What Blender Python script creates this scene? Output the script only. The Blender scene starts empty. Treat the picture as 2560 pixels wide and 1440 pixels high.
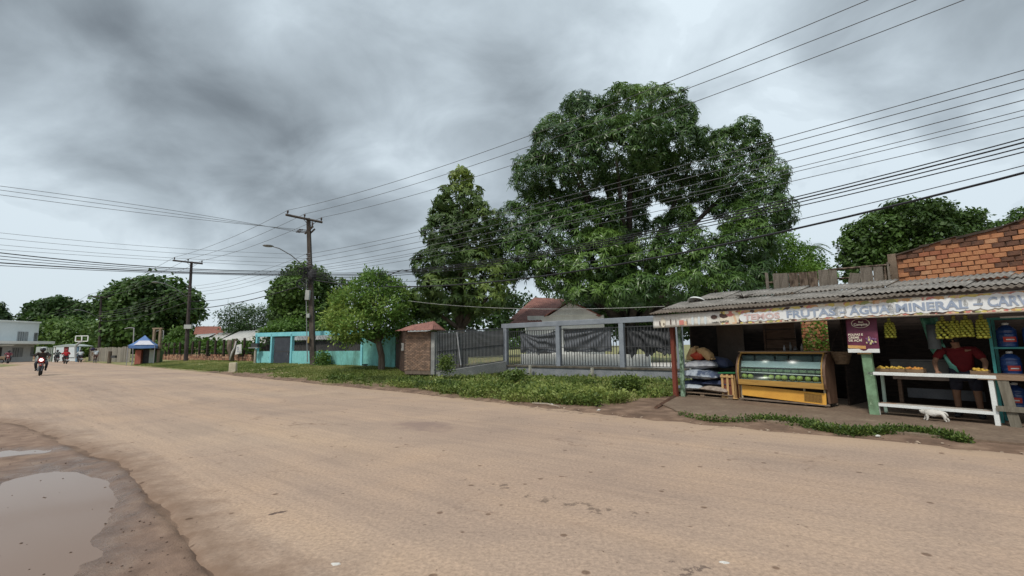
import bpy, bmesh, math, random
import numpy as np
from mathutils import Vector, Matrix, noise as mnoise
from mathutils.geometry import delaunay_2d_cdt

rnd = random.Random(7)
rng = np.random.default_rng(11)
R = math.radians
sc = bpy.context.scene
col = sc.collection

# ------------------------------------------------------------ camera, sky, sun
FPX = 1138.0
PITCH = math.atan((866 - 720) / FPX)
ROLL = R(0.7)
CZ = 1.65
cd = bpy.data.cameras.new('camera'); cam = bpy.data.objects.new('camera', cd); col.objects.link(cam)
cd.sensor_width = 36; cd.lens = FPX / 2560 * 36; cd.clip_start = .05; cd.clip_end = 3000
_cp, _sp = math.cos(PITCH), math.sin(PITCH)
_f = Vector((0, _cp, _sp)); _r0 = Vector((1, 0, 0)); _u0 = Vector((0, -_sp, _cp))
_c, _s = math.cos(ROLL), math.sin(ROLL)
_rt = _r0 * _c - _u0 * _s
_up = _r0 * _s + _u0 * _c
cam.matrix_world = Matrix(((_rt.x, _up.x, -_f.x, 0), (_rt.y, _up.y, -_f.y, 0), (_rt.z, _up.z, -_f.z, CZ), (0, 0, 0, 1)))
sc.camera = cam

SUN_EL, SUN_AZ = R(52), R(215)      # azimuth measured clockwise from +Y
sd = Vector((math.sin(SUN_AZ) * math.cos(SUN_EL), math.cos(SUN_AZ) * math.cos(SUN_EL), math.sin(SUN_EL)))
sl = bpy.data.lights.new('sun', 'SUN'); sl.energy = 1.5; sl.angle = R(10); sl.color = (1, .95, .87)
so = bpy.data.objects.new('sun', sl); col.objects.link(so)
so.rotation_euler = sd.to_track_quat('Z', 'Y').to_euler()

w = bpy.data.worlds.new('World'); sc.world = w; w.use_nodes = True
nt = w.node_tree; nt.nodes.clear()
def wn(t, **k):
    n = nt.nodes.new(t)
    for a, b in k.items(): setattr(n, a, b)
    return n
L = nt.links.new
def wmath(op, a, b=None, c=None):
    n = wn('ShaderNodeMath', operation=op)
    for i, v in enumerate((a, b, c)):
        if v is None: continue
        if isinstance(v, (int, float)): n.inputs[i].default_value = v
        else: L(v, n.inputs[i])
    return n.outputs[0]
wout = wn('ShaderNodeOutputWorld'); bg = wn('ShaderNodeBackground'); bg.inputs[1].default_value = 0.1
L(bg.outputs[0], wout.inputs[0])
tc = wn('ShaderNodeTexCoord'); sep = wn('ShaderNodeSeparateXYZ'); L(tc.outputs['Generated'], sep.inputs[0])
zz = wmath('ADD', wmath('MAXIMUM', sep.outputs[2], 0.0), 0.42)
cx = wmath('DIVIDE', sep.outputs[0], zz); cy = wmath('DIVIDE', sep.outputs[1], zz)
cmb = wn('ShaderNodeCombineXYZ'); L(cx, cmb.inputs[0]); L(cy, cmb.inputs[1])
def wnoise(scale, detail, rough, off, dist=0.0):
    m = wn('ShaderNodeMapping'); m.inputs['Location'].default_value = off
    m.inputs['Scale'].default_value = (scale, scale * 1.15, 1); L(cmb.outputs[0], m.inputs[0])
    n = wn('ShaderNodeTexNoise'); n.inputs['Scale'].default_value = 1.0; n.inputs['Detail'].default_value = detail
    n.inputs['Roughness'].default_value = rough; n.inputs['Distortion'].default_value = dist
    L(m.outputs[0], n.inputs[0]); return n.outputs[0]
n1 = wnoise(1.15, 4, .45, (3.1, 1.7, 0), .2); n2 = wnoise(3.4, 7, .52, (8.3, 2.2, 0), .35)
val = wmath('ADD', wmath('MULTIPLY', n1, .95), wmath('MULTIPLY', n2, .70))     # ~ .81 mean
# broad cloud masses: (azimuth, elevation, weight, tightness)
def dirv(u, v):
    x = (u - 1280) / FPX; y = -(v - 720) / FPX
    x, y = x * _c + y * _s, -x * _s + y * _c
    return Vector((x, _cp - y * _sp, _sp + y * _cp)).normalized()
for (u, v, wt, k) in [(560, 500, -.22, 18), (230, 360, -.20, 20), (930, 330, -.06, 20), (480, 60, .12, 20), (1500, 160, .03, 8), (700, 60, .08, 30),
                      (30, 720, .42, 50), (1250, 120, -.10, 40), (2400, 130, -.08, 20), (2080, 330, .05, 20), (2050, 620, .22, 30), (330, 690, .22, 60),
                      (620, 770, .34, 60), (1020, 540, .16, 40), (700, 460, .14, 90), (1250, 420, .02, 40), (1800, 60, .04, 20), (60, 60, -.03, 20), (2480, 480, .06, 30)]:
    d = dirv(u, v)
    vm = wn('ShaderNodeVectorMath', operation='DOT_PRODUCT'); L(tc.outputs['Generated'], vm.inputs[0]); vm.inputs[1].default_value = d
    e_ = wmath('POWER', wmath('MAXIMUM', vm.outputs['Value'], 0.001), float(k))
    val = wmath('ADD', val, wmath('MULTIPLY', e_, wt))
ramp = wn('ShaderNodeValToRGB'); L(val, ramp.inputs[0])
cr = ramp.color_ramp; cr.interpolation = 'B_SPLINE'
stops = [(.42, (.080, .093, .103)), (.56, (.128, .149, .164)), (.70, (.205, .237, .260)), (.85, (.290, .335, .367)), (.98, (.42, .478, .515))]
cr.elements[0].position = stops[0][0]; cr.elements[0].color = (*stops[0][1], 1)
cr.elements[1].position = stops[-1][0]; cr.elements[1].color = (*stops[-1][1], 1)
for p, c in stops[1:-1]:
    e = cr.elements.new(p); e.color = (*c, 1)
sky = wn('ShaderNodeTexSky', sky_type='NISHITA'); sky.sun_disc = False; sky.sun_elevation = SUN_EL; sky.sun_rotation = SUN_AZ
sky.dust_density = 3.0
csc = wn('ShaderNodeVectorMath', operation='SCALE'); L(ramp.outputs[0], csc.inputs[0]); csc.inputs['Scale'].default_value = 10.0
# overhead the cloud deck is brighter than near the horizon, as under any overcast
top = wmath('MULTIPLY_ADD', wmath('MAXIMUM', sep.outputs[2], 0.0), .30, 1.0)
csc2 = wn('ShaderNodeVectorMath', operation='SCALE'); L(csc.outputs[0], csc2.inputs[0]); L(top, csc2.inputs['Scale'])
mx = wn('ShaderNodeMix', data_type='RGBA'); mx.inputs[0].default_value = .93
L(sky.outputs[0], mx.inputs[6]); L(csc2.outputs[0], mx.inputs[7]); L(mx.outputs[2], bg.inputs[0])

vs = sc.view_settings; vs.view_transform = 'Standard'; vs.look = 'None'; vs.exposure = 0.70; vs.gamma = 1; vs.use_curve_mapping = False
sc.render.engine = 'CYCLES'
sc.cycles.max_bounces = 5; sc.cycles.diffuse_bounces = 3; sc.cycles.glossy_bounces = 2; sc.cycles.transparent_max_bounces = 6
sc.cycles.use_denoising = True

# ------------------------------------------------------------ pixel rays to world places
def ray(u, v):
    x = (u - 1280) / FPX; y = -(v - 720) / FPX
    x, y = x * _c + y * _s, -x * _s + y * _c
    return Vector((x, _cp - y * _sp, _sp + y * _cp))
def D(u, v, d):
    r = ray(u, v); t = d / r.y
    return Vector((r.x * t, d, CZ + r.z * t))
def ss(a, b, x):
    t = np.clip((x - a) / (b - a), 0, 1); return t * t * (3 - 2 * t)
def zroad(x, y):
    return .26 * ss(14, 34, -x * .788 + y * .616)
def GP(u, v, off=0.0):
    z = 0.0
    for _ in range(8):
        r = ray(u, v); t = (z + off - CZ) / r.z; x, y = r.x * t, r.y * t; z = float(zroad(np.array(x), np.array(y)))
    return (x, y)
class Frame:
    def __init__(s, ox, oy, tx, ty):
        l = math.hypot(tx, ty); s.o = (ox, oy); s.t = (tx / l, ty / l); s.n = (-ty / l, tx / l); s.rz = math.atan2(ty, tx)
    def w(s, a, b, z=0): return Vector((s.o[0] + a * s.t[0] + b * s.n[0], s.o[1] + a * s.t[1] + b * s.n[1], z))
    def pix(s, u, v, b=0):
        r = ray(u, v); n = s.n
        t = (b + s.o[0] * n[0] + s.o[1] * n[1]) / (r.x * n[0] + r.y * n[1])
        return ((r.x * t - s.o[0]) * s.t[0] + (r.y * t - s.o[1]) * s.t[1], CZ + r.z * t)
ST = Frame(5.2, 14.5, .6, -.8)       # stall: a along its front to the right, b inwards
_a, _b = D(640, 910, 36.5), D(990, 920, 28.7)
TQ = Frame(_a.x, _a.y, _b.x - _a.x, _b.y - _a.y)         # turquoise wall
GF = Frame(-.41, 27, 5.68, -4.7)      # grey fence

# ------------------------------------------------------------ materials
_m = {}
def M(name, c1, c2=None, scale=3.0, rough=.75, bump=0.0, stretch=(1, 1, 1), metal=0.0, spec=.3, fine=.12, emit=0, alpha=1, lo=.35, hi=.65, bscale=None, c3=None):
    if name in _m: return _m[name]
    m = bpy.data.materials.new(name); m.use_nodes = True; n = m.node_tree; P = n.nodes['Principled BSDF']
    P.inputs['Roughness'].default_value = rough; P.inputs['Metallic'].default_value = metal
    P.inputs['Specular IOR Level'].default_value = spec
    c2 = c2 or tuple(x * .8 for x in c1)
    t = n.nodes.new('ShaderNodeTexCoord'); mp = n.nodes.new('ShaderNodeMapping'); mp.inputs['Scale'].default_value = stretch
    n.links.new(t.outputs['Object'], mp.inputs[0])
    a = n.nodes.new('ShaderNodeTexNoise'); a.inputs['Scale'].default_value = scale; a.inputs['Detail'].default_value = 6; a.inputs['Roughness'].default_value = .6
    n.links.new(mp.outputs[0], a.inputs[0])
    r = n.nodes.new('ShaderNodeValToRGB'); r.color_ramp.elements[0].position = lo; r.color_ramp.elements[1].position = hi
    r.color_ramp.elements[0].color = (*c1, 1); r.color_ramp.elements[1].color = (*c2, 1)
    if c3:
        e = r.color_ramp.elements.new((lo + hi) / 2 + .12); e.color = (*c3, 1); r.color_ramp.elements[-1].color = (*c2, 1)
    n.links.new(a.outputs[0], r.inputs[0])
    b = n.nodes.new('ShaderNodeTexNoise'); b.inputs['Scale'].default_value = scale * 14; b.inputs['Detail'].default_value = 3
    n.links.new(mp.outputs[0], b.inputs[0])
    mr = n.nodes.new('ShaderNodeMapRange'); mr.inputs[1].default_value = .3; mr.inputs[2].default_value = .7
    mr.inputs[3].default_value = 1 - fine; mr.inputs[4].default_value = 1 + fine; n.links.new(b.outputs[0], mr.inputs[0])
    vm = n.nodes.new('ShaderNodeVectorMath'); vm.operation = 'SCALE'; n.links.new(r.outputs[0], vm.inputs[0]); n.links.new(mr.outputs[0], vm.inputs['Scale'])
    n.links.new(vm.outputs[0], P.inputs['Base Color'])
    if bump:
        bn = n.nodes.new('ShaderNodeBump'); bn.inputs['Strength'].default_value = bump; bn.inputs['Distance'].default_value = .02
        c = n.nodes.new('ShaderNodeTexNoise'); c.inputs['Scale'].default_value = bscale or scale * 6; c.inputs['Detail'].default_value = 4
        n.links.new(mp.outputs[0], c.inputs[0]); n.links.new(c.outputs[0], bn.inputs['Height']); n.links.new(bn.outputs[0], P.inputs['Normal'])
    if emit:
        P.inputs['Emission Color'].default_value = (*c1, 1); P.inputs['Emission Strength'].default_value = emit
    if alpha < 1: P.inputs['Alpha'].default_value = alpha
    _m[name] = m; return m

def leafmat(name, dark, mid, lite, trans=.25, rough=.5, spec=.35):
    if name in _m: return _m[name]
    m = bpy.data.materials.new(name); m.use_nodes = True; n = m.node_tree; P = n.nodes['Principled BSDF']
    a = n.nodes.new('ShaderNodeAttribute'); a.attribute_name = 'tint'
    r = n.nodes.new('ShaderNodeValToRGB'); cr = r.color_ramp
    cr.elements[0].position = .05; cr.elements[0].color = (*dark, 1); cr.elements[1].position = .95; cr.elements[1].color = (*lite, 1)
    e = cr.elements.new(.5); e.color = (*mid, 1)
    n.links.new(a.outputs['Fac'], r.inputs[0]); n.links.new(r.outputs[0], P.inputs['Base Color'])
    P.inputs['Roughness'].default_value = rough; P.inputs['Specular IOR Level'].default_value = spec
    tr = n.nodes.new('ShaderNodeBsdfTranslucent'); n.links.new(r.outputs[0], tr.inputs[0])
    mx = n.nodes.new('ShaderNodeMixShader'); mx.inputs[0].default_value = trans
    n.links.new(P.outputs[0], mx.inputs[1]); n.links.new(tr.outputs[0], mx.inputs[2])
    n.links.new(mx.outputs[0], n.nodes['Material Output'].inputs[0])
    _m[name] = m; return m

# ------------------------------------------------------------ mesh helpers
def tag(o, label=None, cat=None, group=None, kind=None):
    if label: o['label'] = label
    if cat: o['category'] = cat
    if group: o['group'] = group
    if kind: o['kind'] = kind
    return o
def root(name, label, cat, loc=(0, 0, 0), rz=0, group=None):
    o = bpy.data.objects.new(name, None); col.objects.link(o); o.empty_display_size = .2
    o.location = loc; o.rotation_euler = (0, 0, rz)
    return tag(o, label, cat, group)
def link(name, me, parent=None, loc=None, rot=None):
    o = bpy.data.objects.new(name, me); col.objects.link(o)
    if parent: o.parent = parent
    if loc is not None: o.location = loc
    if rot is not None: o.rotation_euler = rot
    return o
def copy_tree(o, parent=None):
    c = o.copy(); col.objects.link(c); c.parent = parent
    for ch in [x for x in o.children]: copy_tree(ch, c)
    return c

class MB:
    def __init__(s): s.v = []; s.f = []; s.mi = []; s.cur = 0
    def add(s, vs, fs, M_=None):
        o = len(s.v)
        if M_ is not None: vs = [M_ @ Vector(p) for p in vs]
        s.v += [tuple(p) for p in vs]; s.f += [tuple(i + o for i in f) for f in fs]; s.mi += [s.cur] * len(fs)
        return s
    def box(s, c, d, rot=None, bev=0.0):
        hx, hy, hz = d[0] / 2, d[1] / 2, d[2] / 2
        M_ = Matrix.Translation(Vector(c))
        if rot: M_ = M_ @ (Matrix.Rotation(rot[2], 4, 'Z') @ Matrix.Rotation(rot[1], 4, 'Y') @ Matrix.Rotation(rot[0], 4, 'X'))
        if bev <= 0:
            vs = [(x, y, z) for x in (-hx, hx) for y in (-hy, hy) for z in (-hz, hz)]
            fs = [(0, 1, 3, 2), (4, 6, 7, 5), (0, 4, 5, 1), (2, 3, 7, 6), (0, 2, 6, 4), (1, 5, 7, 3)]
            return s.add(vs, fs, M_)
        b = min(bev, hx * .9, hy * .9, hz * .9)
        bm = bmesh.new(); bmesh.ops.create_cube(bm, size=1)
        for q in bm.verts: q.co = Vector((q.co.x * d[0], q.co.y * d[1], q.co.z * d[2]))
        bmesh.ops.bevel(bm, geom=list(bm.edges), offset=b, segments=1, affect='EDGES')
        bm.verts.index_update()
        vs = [q.co.copy() for q in bm.verts]; fs = [tuple(q.index for q in f.verts) for f in bm.faces]; bm.free()
        return s.add(vs, fs, M_)
    def span(s, x0, x1, y0, y1, z0, z1, bev=0.0):
        return s.box(((x0 + x1) / 2, (y0 + y1) / 2, (z0 + z1) / 2), (x1 - x0, y1 - y0, z1 - z0), None, bev)
    def tube(s, pts, r, n=8, cap=True):
        pts = [Vector(p) for p in pts]
        rr = r if isinstance(r, (list, tuple)) else [r] * len(pts)
        vs = []; fs = []
        pu = None
        for i, p in enumerate(pts):
            t = (pts[min(i + 1, len(pts) - 1)] - pts[max(i - 1, 0)])
            t = t.normalized() if t.length > 1e-9 else Vector((0, 0, 1))
            if pu is None:
                pu = t.orthogonal().normalized()
                if abs(t.z) > .9: pu = Vector((1, 0, 0)) - t * t.x; pu.normalize()
            else:
                pu = (pu - t * pu.dot(t)); pu = pu.normalized() if pu.length > 1e-6 else t.orthogonal().normalized()
            w_ = t.cross(pu)
            for k in range(n):
                a = 2 * math.pi * (k + .5) / n
                vs.append(p + (pu * math.cos(a) + w_ * math.sin(a)) * rr[i])
        for i in range(len(pts) - 1):
            for k in range(n):
                fs.append((i * n + k, i * n + (k + 1) % n, (i + 1) * n + (k + 1) % n, (i + 1) * n + k))
        if cap:
            fs.append(tuple(range(n))[::-1]); fs.append(tuple((len(pts) - 1) * n + k for k in range(n)))
        return s.add(vs, fs)
    def ell(s, c, r, seg=12, rings=8, M_=None, noise_=0.0, seed=0):
        vs = [(0, 0, 1)]; fs = []
        for i in range(1, rings):
            th = math.pi * i / rings
            for k in range(seg):
                a = 2 * math.pi * k / seg; vs.append((math.sin(th) * math.cos(a), math.sin(th) * math.sin(a), math.cos(th)))
        vs.append((0, 0, -1)); n = seg
        for k in range(n): fs.append((0, 1 + k, 1 + (k + 1) % n))
        for i in range(rings - 2):
            for k in range(n):
                a = 1 + i * n; fs.append((a + k, a + n + k, a + n + (k + 1) % n, a + (k + 1) % n))
        l = len(vs) - 1; a = 1 + (rings - 2) * n
        for k in range(n): fs.append((l, a + (k + 1) % n, a + k))
        r = r if isinstance(r, (tuple, list)) else (r, r, r)
        out = []
        for p in vs:
            p = Vector(p); q = 1.0
            if noise_: q += noise_ * mnoise.noise(p * 2.3 + Vector((seed, 0, 0)))
            out.append(Vector((p.x * r[0] * q, p.y * r[1] * q, p.z * r[2] * q)))
        T = Matrix.Translation(Vector(c)) @ (M_ if M_ is not None else Matrix.Identity(4))
        return s.add(out, fs, T)
    def lathe(s, prof, c=(0, 0, 0), n=16, M_=None):
        vs = []; fs = []
        for r, z in prof:
            for k in range(n):
                a = 2 * math.pi * k / n; vs.append((r * math.cos(a), r * math.sin(a), z))
        for i in range(len(prof) - 1):
            for k in range(n): fs.append((i * n + k, i * n + (k + 1) % n, (i + 1) * n + (k + 1) % n, (i + 1) * n + k))
        fs.append(tuple(range(n))[::-1]); fs.append(tuple((len(prof) - 1) * n + k for k in range(n)))
        T = Matrix.Translation(Vector(c)) @ (M_ if M_ is not None else Matrix.Identity(4))
        return s.add(vs, fs, T)
    def torus(s, c, R_, r, M_=None, n=20, m=6, sx=1, sy=1):
        vs = []; fs = []
        for i in range(n):
            a = 2 * math.pi * i / n
            for k in range(m):
                b = 2 * math.pi * k / m; q = R_ + r * math.cos(b)
                vs.append((q * math.cos(a) * sx, q * math.sin(a) * sy, r * math.sin(b)))
        for i in range(n):
            for k in range(m):
                fs.append((i * m + k, ((i + 1) % n) * m + k, ((i + 1) % n) * m + (k + 1) % m, i * m + (k + 1) % m))
        T = Matrix.Translation(Vector(c)) @ (M_ if M_ is not None else Matrix.Identity(4))
        return s.add(vs, fs, T)
    def prism(s, poly, y0, y1):
        """poly in (x,z), extruded along y"""
        n = len(poly); vs = [(x, y0, z) for x, z in poly] + [(x, y1, z) for x, z in poly]
        fs = [tuple(range(n)), tuple(range(n, 2 * n))[::-1]]
        for i in range(n): fs.append((i, i + n, (i + 1) % n + n, (i + 1) % n))
        return s.add(vs, fs)
    def sheet(s, fn, nu, nv, th=0.0):
        """fn(u,v)->(x,y,z) for u,v in 0..1; optional second side th below along local normal (approx)"""
        vs = [Vector(fn(i / nu, j / nv)) for i in range(nu + 1) for j in range(nv + 1)]
        fs = [(i * (nv + 1) + j, (i + 1) * (nv + 1) + j, (i + 1) * (nv + 1) + j + 1, i * (nv + 1) + j + 1) for i in range(nu) for j in range(nv)]
        if th:
            k = len(vs); d = th if isinstance(th, Vector) else Vector((0, 0, -th))
            vs2 = [p + d for p in vs]; fs2 = [tuple(q + k for q in f[::-1]) for f in fs]
            rim = [i * (nv + 1) for i in range(nu + 1)] + [nu * (nv + 1) + j for j in range(1, nv + 1)] + \
                  [i * (nv + 1) + nv for i in range(nu - 1, -1, -1)] + [j for j in range(nv - 1, 0, -1)]
            fr = [(rim[i], rim[(i + 1) % len(rim)], rim[(i + 1) % len(rim)] + k, rim[i] + k) for i in range(len(rim))]
            return s.add(vs + vs2, fs + fs2 + fr)
        return s.add(vs, fs)
    def mesh(s, name, mats, smooth=False):
        me = bpy.data.meshes.new(name); me.from_pydata(s.v, [], s.f)
        for m in (mats if isinstance(mats, (list, tuple)) else [mats]): me.materials.append(m)
        if len(set(s.mi)) > 1: me.polygons.foreach_set('material_index', s.mi)
        bm = bmesh.new(); bm.from_mesh(me); bmesh.ops.recalc_face_normals(bm, faces=bm.faces); bm.to_mesh(me); bm.free()
        if smooth: me.polygons.foreach_set('use_smooth', [True] * len(me.polygons))
        me.update(); return me
    def build(s, name, mats, parent=None, loc=None, rot=None, smooth=False):
        return link(name, s.mesh(name, mats, smooth), parent, loc, rot)

def npmesh(name, V, F, mat, attrs=None, smooth=False):
    """V (n,3), F (m,4) quads or (m,3)"""
    me = bpy.data.meshes.new(name); k = F.shape[1]
    me.vertices.add(len(V)); me.vertices.foreach_set('co', V.astype(np.float32).ravel())
    me.loops.add(F.size); me.loops.foreach_set('vertex_index', F.astype(np.int32).ravel())
    me.polygons.add(len(F)); me.polygons.foreach_set('loop_start', np.arange(0, F.size, k, dtype=np.int32))
    me.polygons.foreach_set('loop_total', np.full(len(F), k, dtype=np.int32))
    if smooth: me.polygons.foreach_set('use_smooth', np.ones(len(F), dtype=bool))
    for an, av in (attrs or {}).items():
        a = me.attributes.new(an, 'FLOAT', 'POINT'); a.data.foreach_set('value', av.astype(np.float32))
    me.update(calc_edges=True); me.materials.append(mat); return me

def font(text, size, mat, parent, loc, rot=(R(90), 0, 0), bold=0.0, ext=.002, xs=1.0, name='lettering', align='LEFT'):
    c = bpy.data.curves.new(name, 'FONT'); c.body = text; c.size = size; c.offset = bold; c.extrude = ext; c.align_x = align
    c.resolution_u = 3; c.materials.append(mat)
    tmp = bpy.data.objects.new('tmp', c); col.objects.link(tmp); dg = bpy.context.evaluated_depsgraph_get()
    me = bpy.data.meshes.new_from_object(tmp.evaluated_get(dg)); bpy.data.objects.remove(tmp); bpy.data.curves.remove(c)
    if not me.materials: me.materials.append(mat)
    o = link(name, me, parent, loc, rot); o.scale = (xs, 1, 1); o['kind'] = 'stuff'; return o

def skin(name, pts, edges, rad, mat, parent=None, sub=1, loc=None):
    me = bpy.data.meshes.new(name); me.from_pydata([Vector(p) for p in pts], edges, []); me.materials.append(mat)
    o = link(name, me, parent, loc)
    md = o.modifiers.new('skin', 'SKIN'); md.use_smooth_shade = True; md.branch_smoothing = .3
    sv = me.skin_vertices[0].data
    for i, r_ in enumerate(rad):
        sv[i].radius = (r_, r_) if not isinstance(r_, tuple) else r_
        sv[i].use_root = (i == 0)
    s_ = o.modifiers.new('sub', 'SUBSURF'); s_.levels = sub; s_.render_levels = sub
    return o

# ------------------------------------------------------------ ground, road
FAR_PX = [(2560, 1132), (2200, 1098), (1900, 1070), (1640, 1047), (1400, 1020), (1200, 1000), (1000, 977), (800, 958), (600, 939),
          (420, 921), (300, 911), (240, 906), (205, 904)]
FAR = [(16.0, -3.5), (11.0, 2.6)] + [GP(u, v) for u, v in FAR_PX] + [(-78, 84), (-110, 96), (-100, 76), (-66, 58)] + [GP(60, 911), GP(0, 917)] + [(-62, 44), (-100, 52)]
NEAR_PX = [(-200, 1038), (0, 1056), (60, 1066), (110, 1088), (165, 1112), (210, 1138), (290, 1156), (335, 1192), (358, 1230), (372, 1262), (440, 1320), (485, 1385), (530, 1450)]
NEAR = [(-110, 34), (-40, 21)] + [GP(u, v) for u, v in NEAR_PX] + [(-.9, 2.6), (2.0, -1.0), (5.5, -9.0)]
def densify(pl, amp, step=.35, mx=40):
    out = []
    for i in range(len(pl) - 1):
        a, b = np.array(pl[i]), np.array(pl[i + 1]); l = np.linalg.norm(b - a); dist = np.linalg.norm((a + b) / 2)
        n = max(1, int(l / max(step, dist * .02))); nn = np.array([-(b - a)[1], (b - a)[0]]) / l
        for k in range(n):
            p = a + (b - a) * k / n
            j = mnoise.noise(Vector((p[0] * .9, p[1] * .9, 0))) + .6 * mnoise.noise(Vector((p[0] * 3.1, p[1] * 3.1, 4)))
            if dist < mx: p = p + nn * j * amp
            out.append(tuple(p))
    out.append(tuple(pl[-1])); return out
FARd = densify(FAR, .10); NEARd = densify(NEAR, .20, .06)
poly = FARd + NEARd
PA = np.array(poly)
def seg_dist(P, pl):
    A_ = np.array(pl[:-1]); B_ = np.array(pl[1:]); d = B_ - A_; l2 = np.maximum((d ** 2).sum(1), 1e-9)
    out = np.full(len(P), 1e9)
    for i in range(len(A_)):
        t = np.clip(((P - A_[i]) @ d[i]) / l2[i], 0, 1); q = P - (A_[i] + t[:, None] * d[i]); out = np.minimum(out, np.hypot(q[:, 0], q[:, 1]))
    return out
def inside(P, pl):
    c = np.zeros(len(P), bool); n = len(pl); x, y = P[:, 0], P[:, 1]
    for i in range(n):
        x0, y0 = pl[i]; x1, y1 = pl[(i + 1) % n]
        if y0 == y1: continue
        k = ((y0 > y) != (y1 > y)) & (x < (x1 - x0) * (y - y0) / (y1 - y0) + x0); c ^= k
    return c
def vnoise(P, sc_, seed=0.0):
    """cheap smooth value noise, vectorised, ~[0,1]"""
    x = P[:, 0] * sc_ + seed * 13.7; y = P[:, 1] * sc_ + seed * 7.1
    xi, yi = np.floor(x), np.floor(y); fx, fy = x - xi, y - yi; fx = fx * fx * (3 - 2 * fx); fy = fy * fy * (3 - 2 * fy)
    def h(a, b):
        v = np.sin(a * 127.1 + b * 311.7 + seed) * 43758.5453; return v - np.floor(v)
    return (h(xi, yi) * (1 - fx) + h(xi + 1, yi) * fx) * (1 - fy) + (h(xi, yi + 1) * (1 - fx) + h(xi + 1, yi + 1) * fx) * fy
def fbm(P, sc_, seed=0.0): return (vnoise(P, sc_, seed) * .55 + vnoise(P, sc_ * 2.1, seed + 1) * .28 + vnoise(P, sc_ * 4.3, seed + 2) * .17)
PUD = [((-5.15, 5.25), (2.25, .62), 135, .05), ((-8.7, 7.95), (.85, .30), 10, .05)]
PW = -.042
def ground(P):
    x, y = P[:, 0], P[:, 1]
    zr = zroad(x, y); df = seg_dist(P, FAR); dn = seg_dist(P, NEAR); ins = inside(P, FAR + NEAR)
    s = -x * .788 + y * .616
    far = (df < dn) & ~ins
    z = zr - np.where(ins, .022 + .033 * ss(0, .4, dn), .055)
    e = np.where(far, df, 0)
    a_ = (x - 5.2) * .6 - (y - 14.5) * .8; b_ = (x - 5.2) * .8 + (y - 14.5) * .6
    stall = ss(-1.2, -.4, a_)
    rise = .05 * ss(0, .5, e) + ss(14, 26, s) * (.2 * ss(0, 4, e) + .018 * np.minimum(e, 18)) * 1.0
    z = z + np.where(far, rise + (fbm(P, .9, 3) - .5) * .10 * ss(.3, 1.2, e) * (1 - stall) * ss(-6, 2, s), 0)
    near = (~far) & ~ins
    mud = (fbm(P, 1.1, 5) - .5) * .030 + (fbm(P, 6, 6) - .5) * .016
    z = z + np.where(near, .034 + mud * ss(0, .25, dn) + .020 * (1 - ss(.02, .35, dn)), 0)
    wet = np.zeros_like(x)
    for (c, r_, an, dp) in PUD:
        ca, sa = math.cos(R(an)), math.sin(R(an)); dx, dy = x - c[0], y - c[1]
        q = np.hypot((dx * ca + dy * sa) / r_[0], (-dx * sa + dy * ca) / r_[1]) + (fbm(P, 1.6, 8) - .5) * .42 + (fbm(P, 6.0, 9) - .5) * .12
        z = z - np.where(near | True, dp * (1 - ss(.75, 1.15, q)), 0) * np.where(near, 1, 0)
        wet = np.maximum(wet, 1 - ss(.8, 2.0, q))
    grassy = np.where(far, ss(.5, 1.9, e + 1.6 * ss(24, 40, s) + (fbm(P, .55, 1) - .5) * 3.2 + (fbm(P, 2.5, 2) - .5) * 1.2), 0) * (1 - stall * ss(-4.5, -3.5, b_) * (b_ < 9))
    return z, grassy, np.where(near, wet, 0), e, np.where(near, dn, 0)

def polar(ths, r0, r1, q):
    rs = [r0]
    while rs[-1] < r1: rs.append(rs[-1] * q)
    rs = np.array(rs); T_, R_ = np.meshgrid(ths, rs); return np.stack([R_ * np.sin(T_), R_ * np.cos(T_)], -1), len(rs)
ths = np.concatenate([np.linspace(-58, 58, 420), np.linspace(58, 302, 60)[1:-1]]) * math.pi / 180
Pg, nr = polar(ths, .6, 900, 1.021); nt_ = len(ths)
Pf = Pg.reshape(-1, 2)
z, gr, wet, e, nd = ground(Pf)
V = np.column_stack([Pf, z]); V = np.vstack([V, [[0, 0, float(z[:nt_].mean())]]])
i, j = np.meshgrid(np.arange(nr - 1), np.arange(nt_), indexing='ij'); j2 = (j + 1) % nt_
F = np.stack([i * nt_ + j, i * nt_ + j2, (i + 1) * nt_ + j2, (i + 1) * nt_ + j], -1).reshape(-1, 4)[:, ::-1]
capq = np.array([[len(Pf), k, (k + 1) % nt_, (k + 1) % nt_] for k in range(0)]).reshape(-1, 4)

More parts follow.
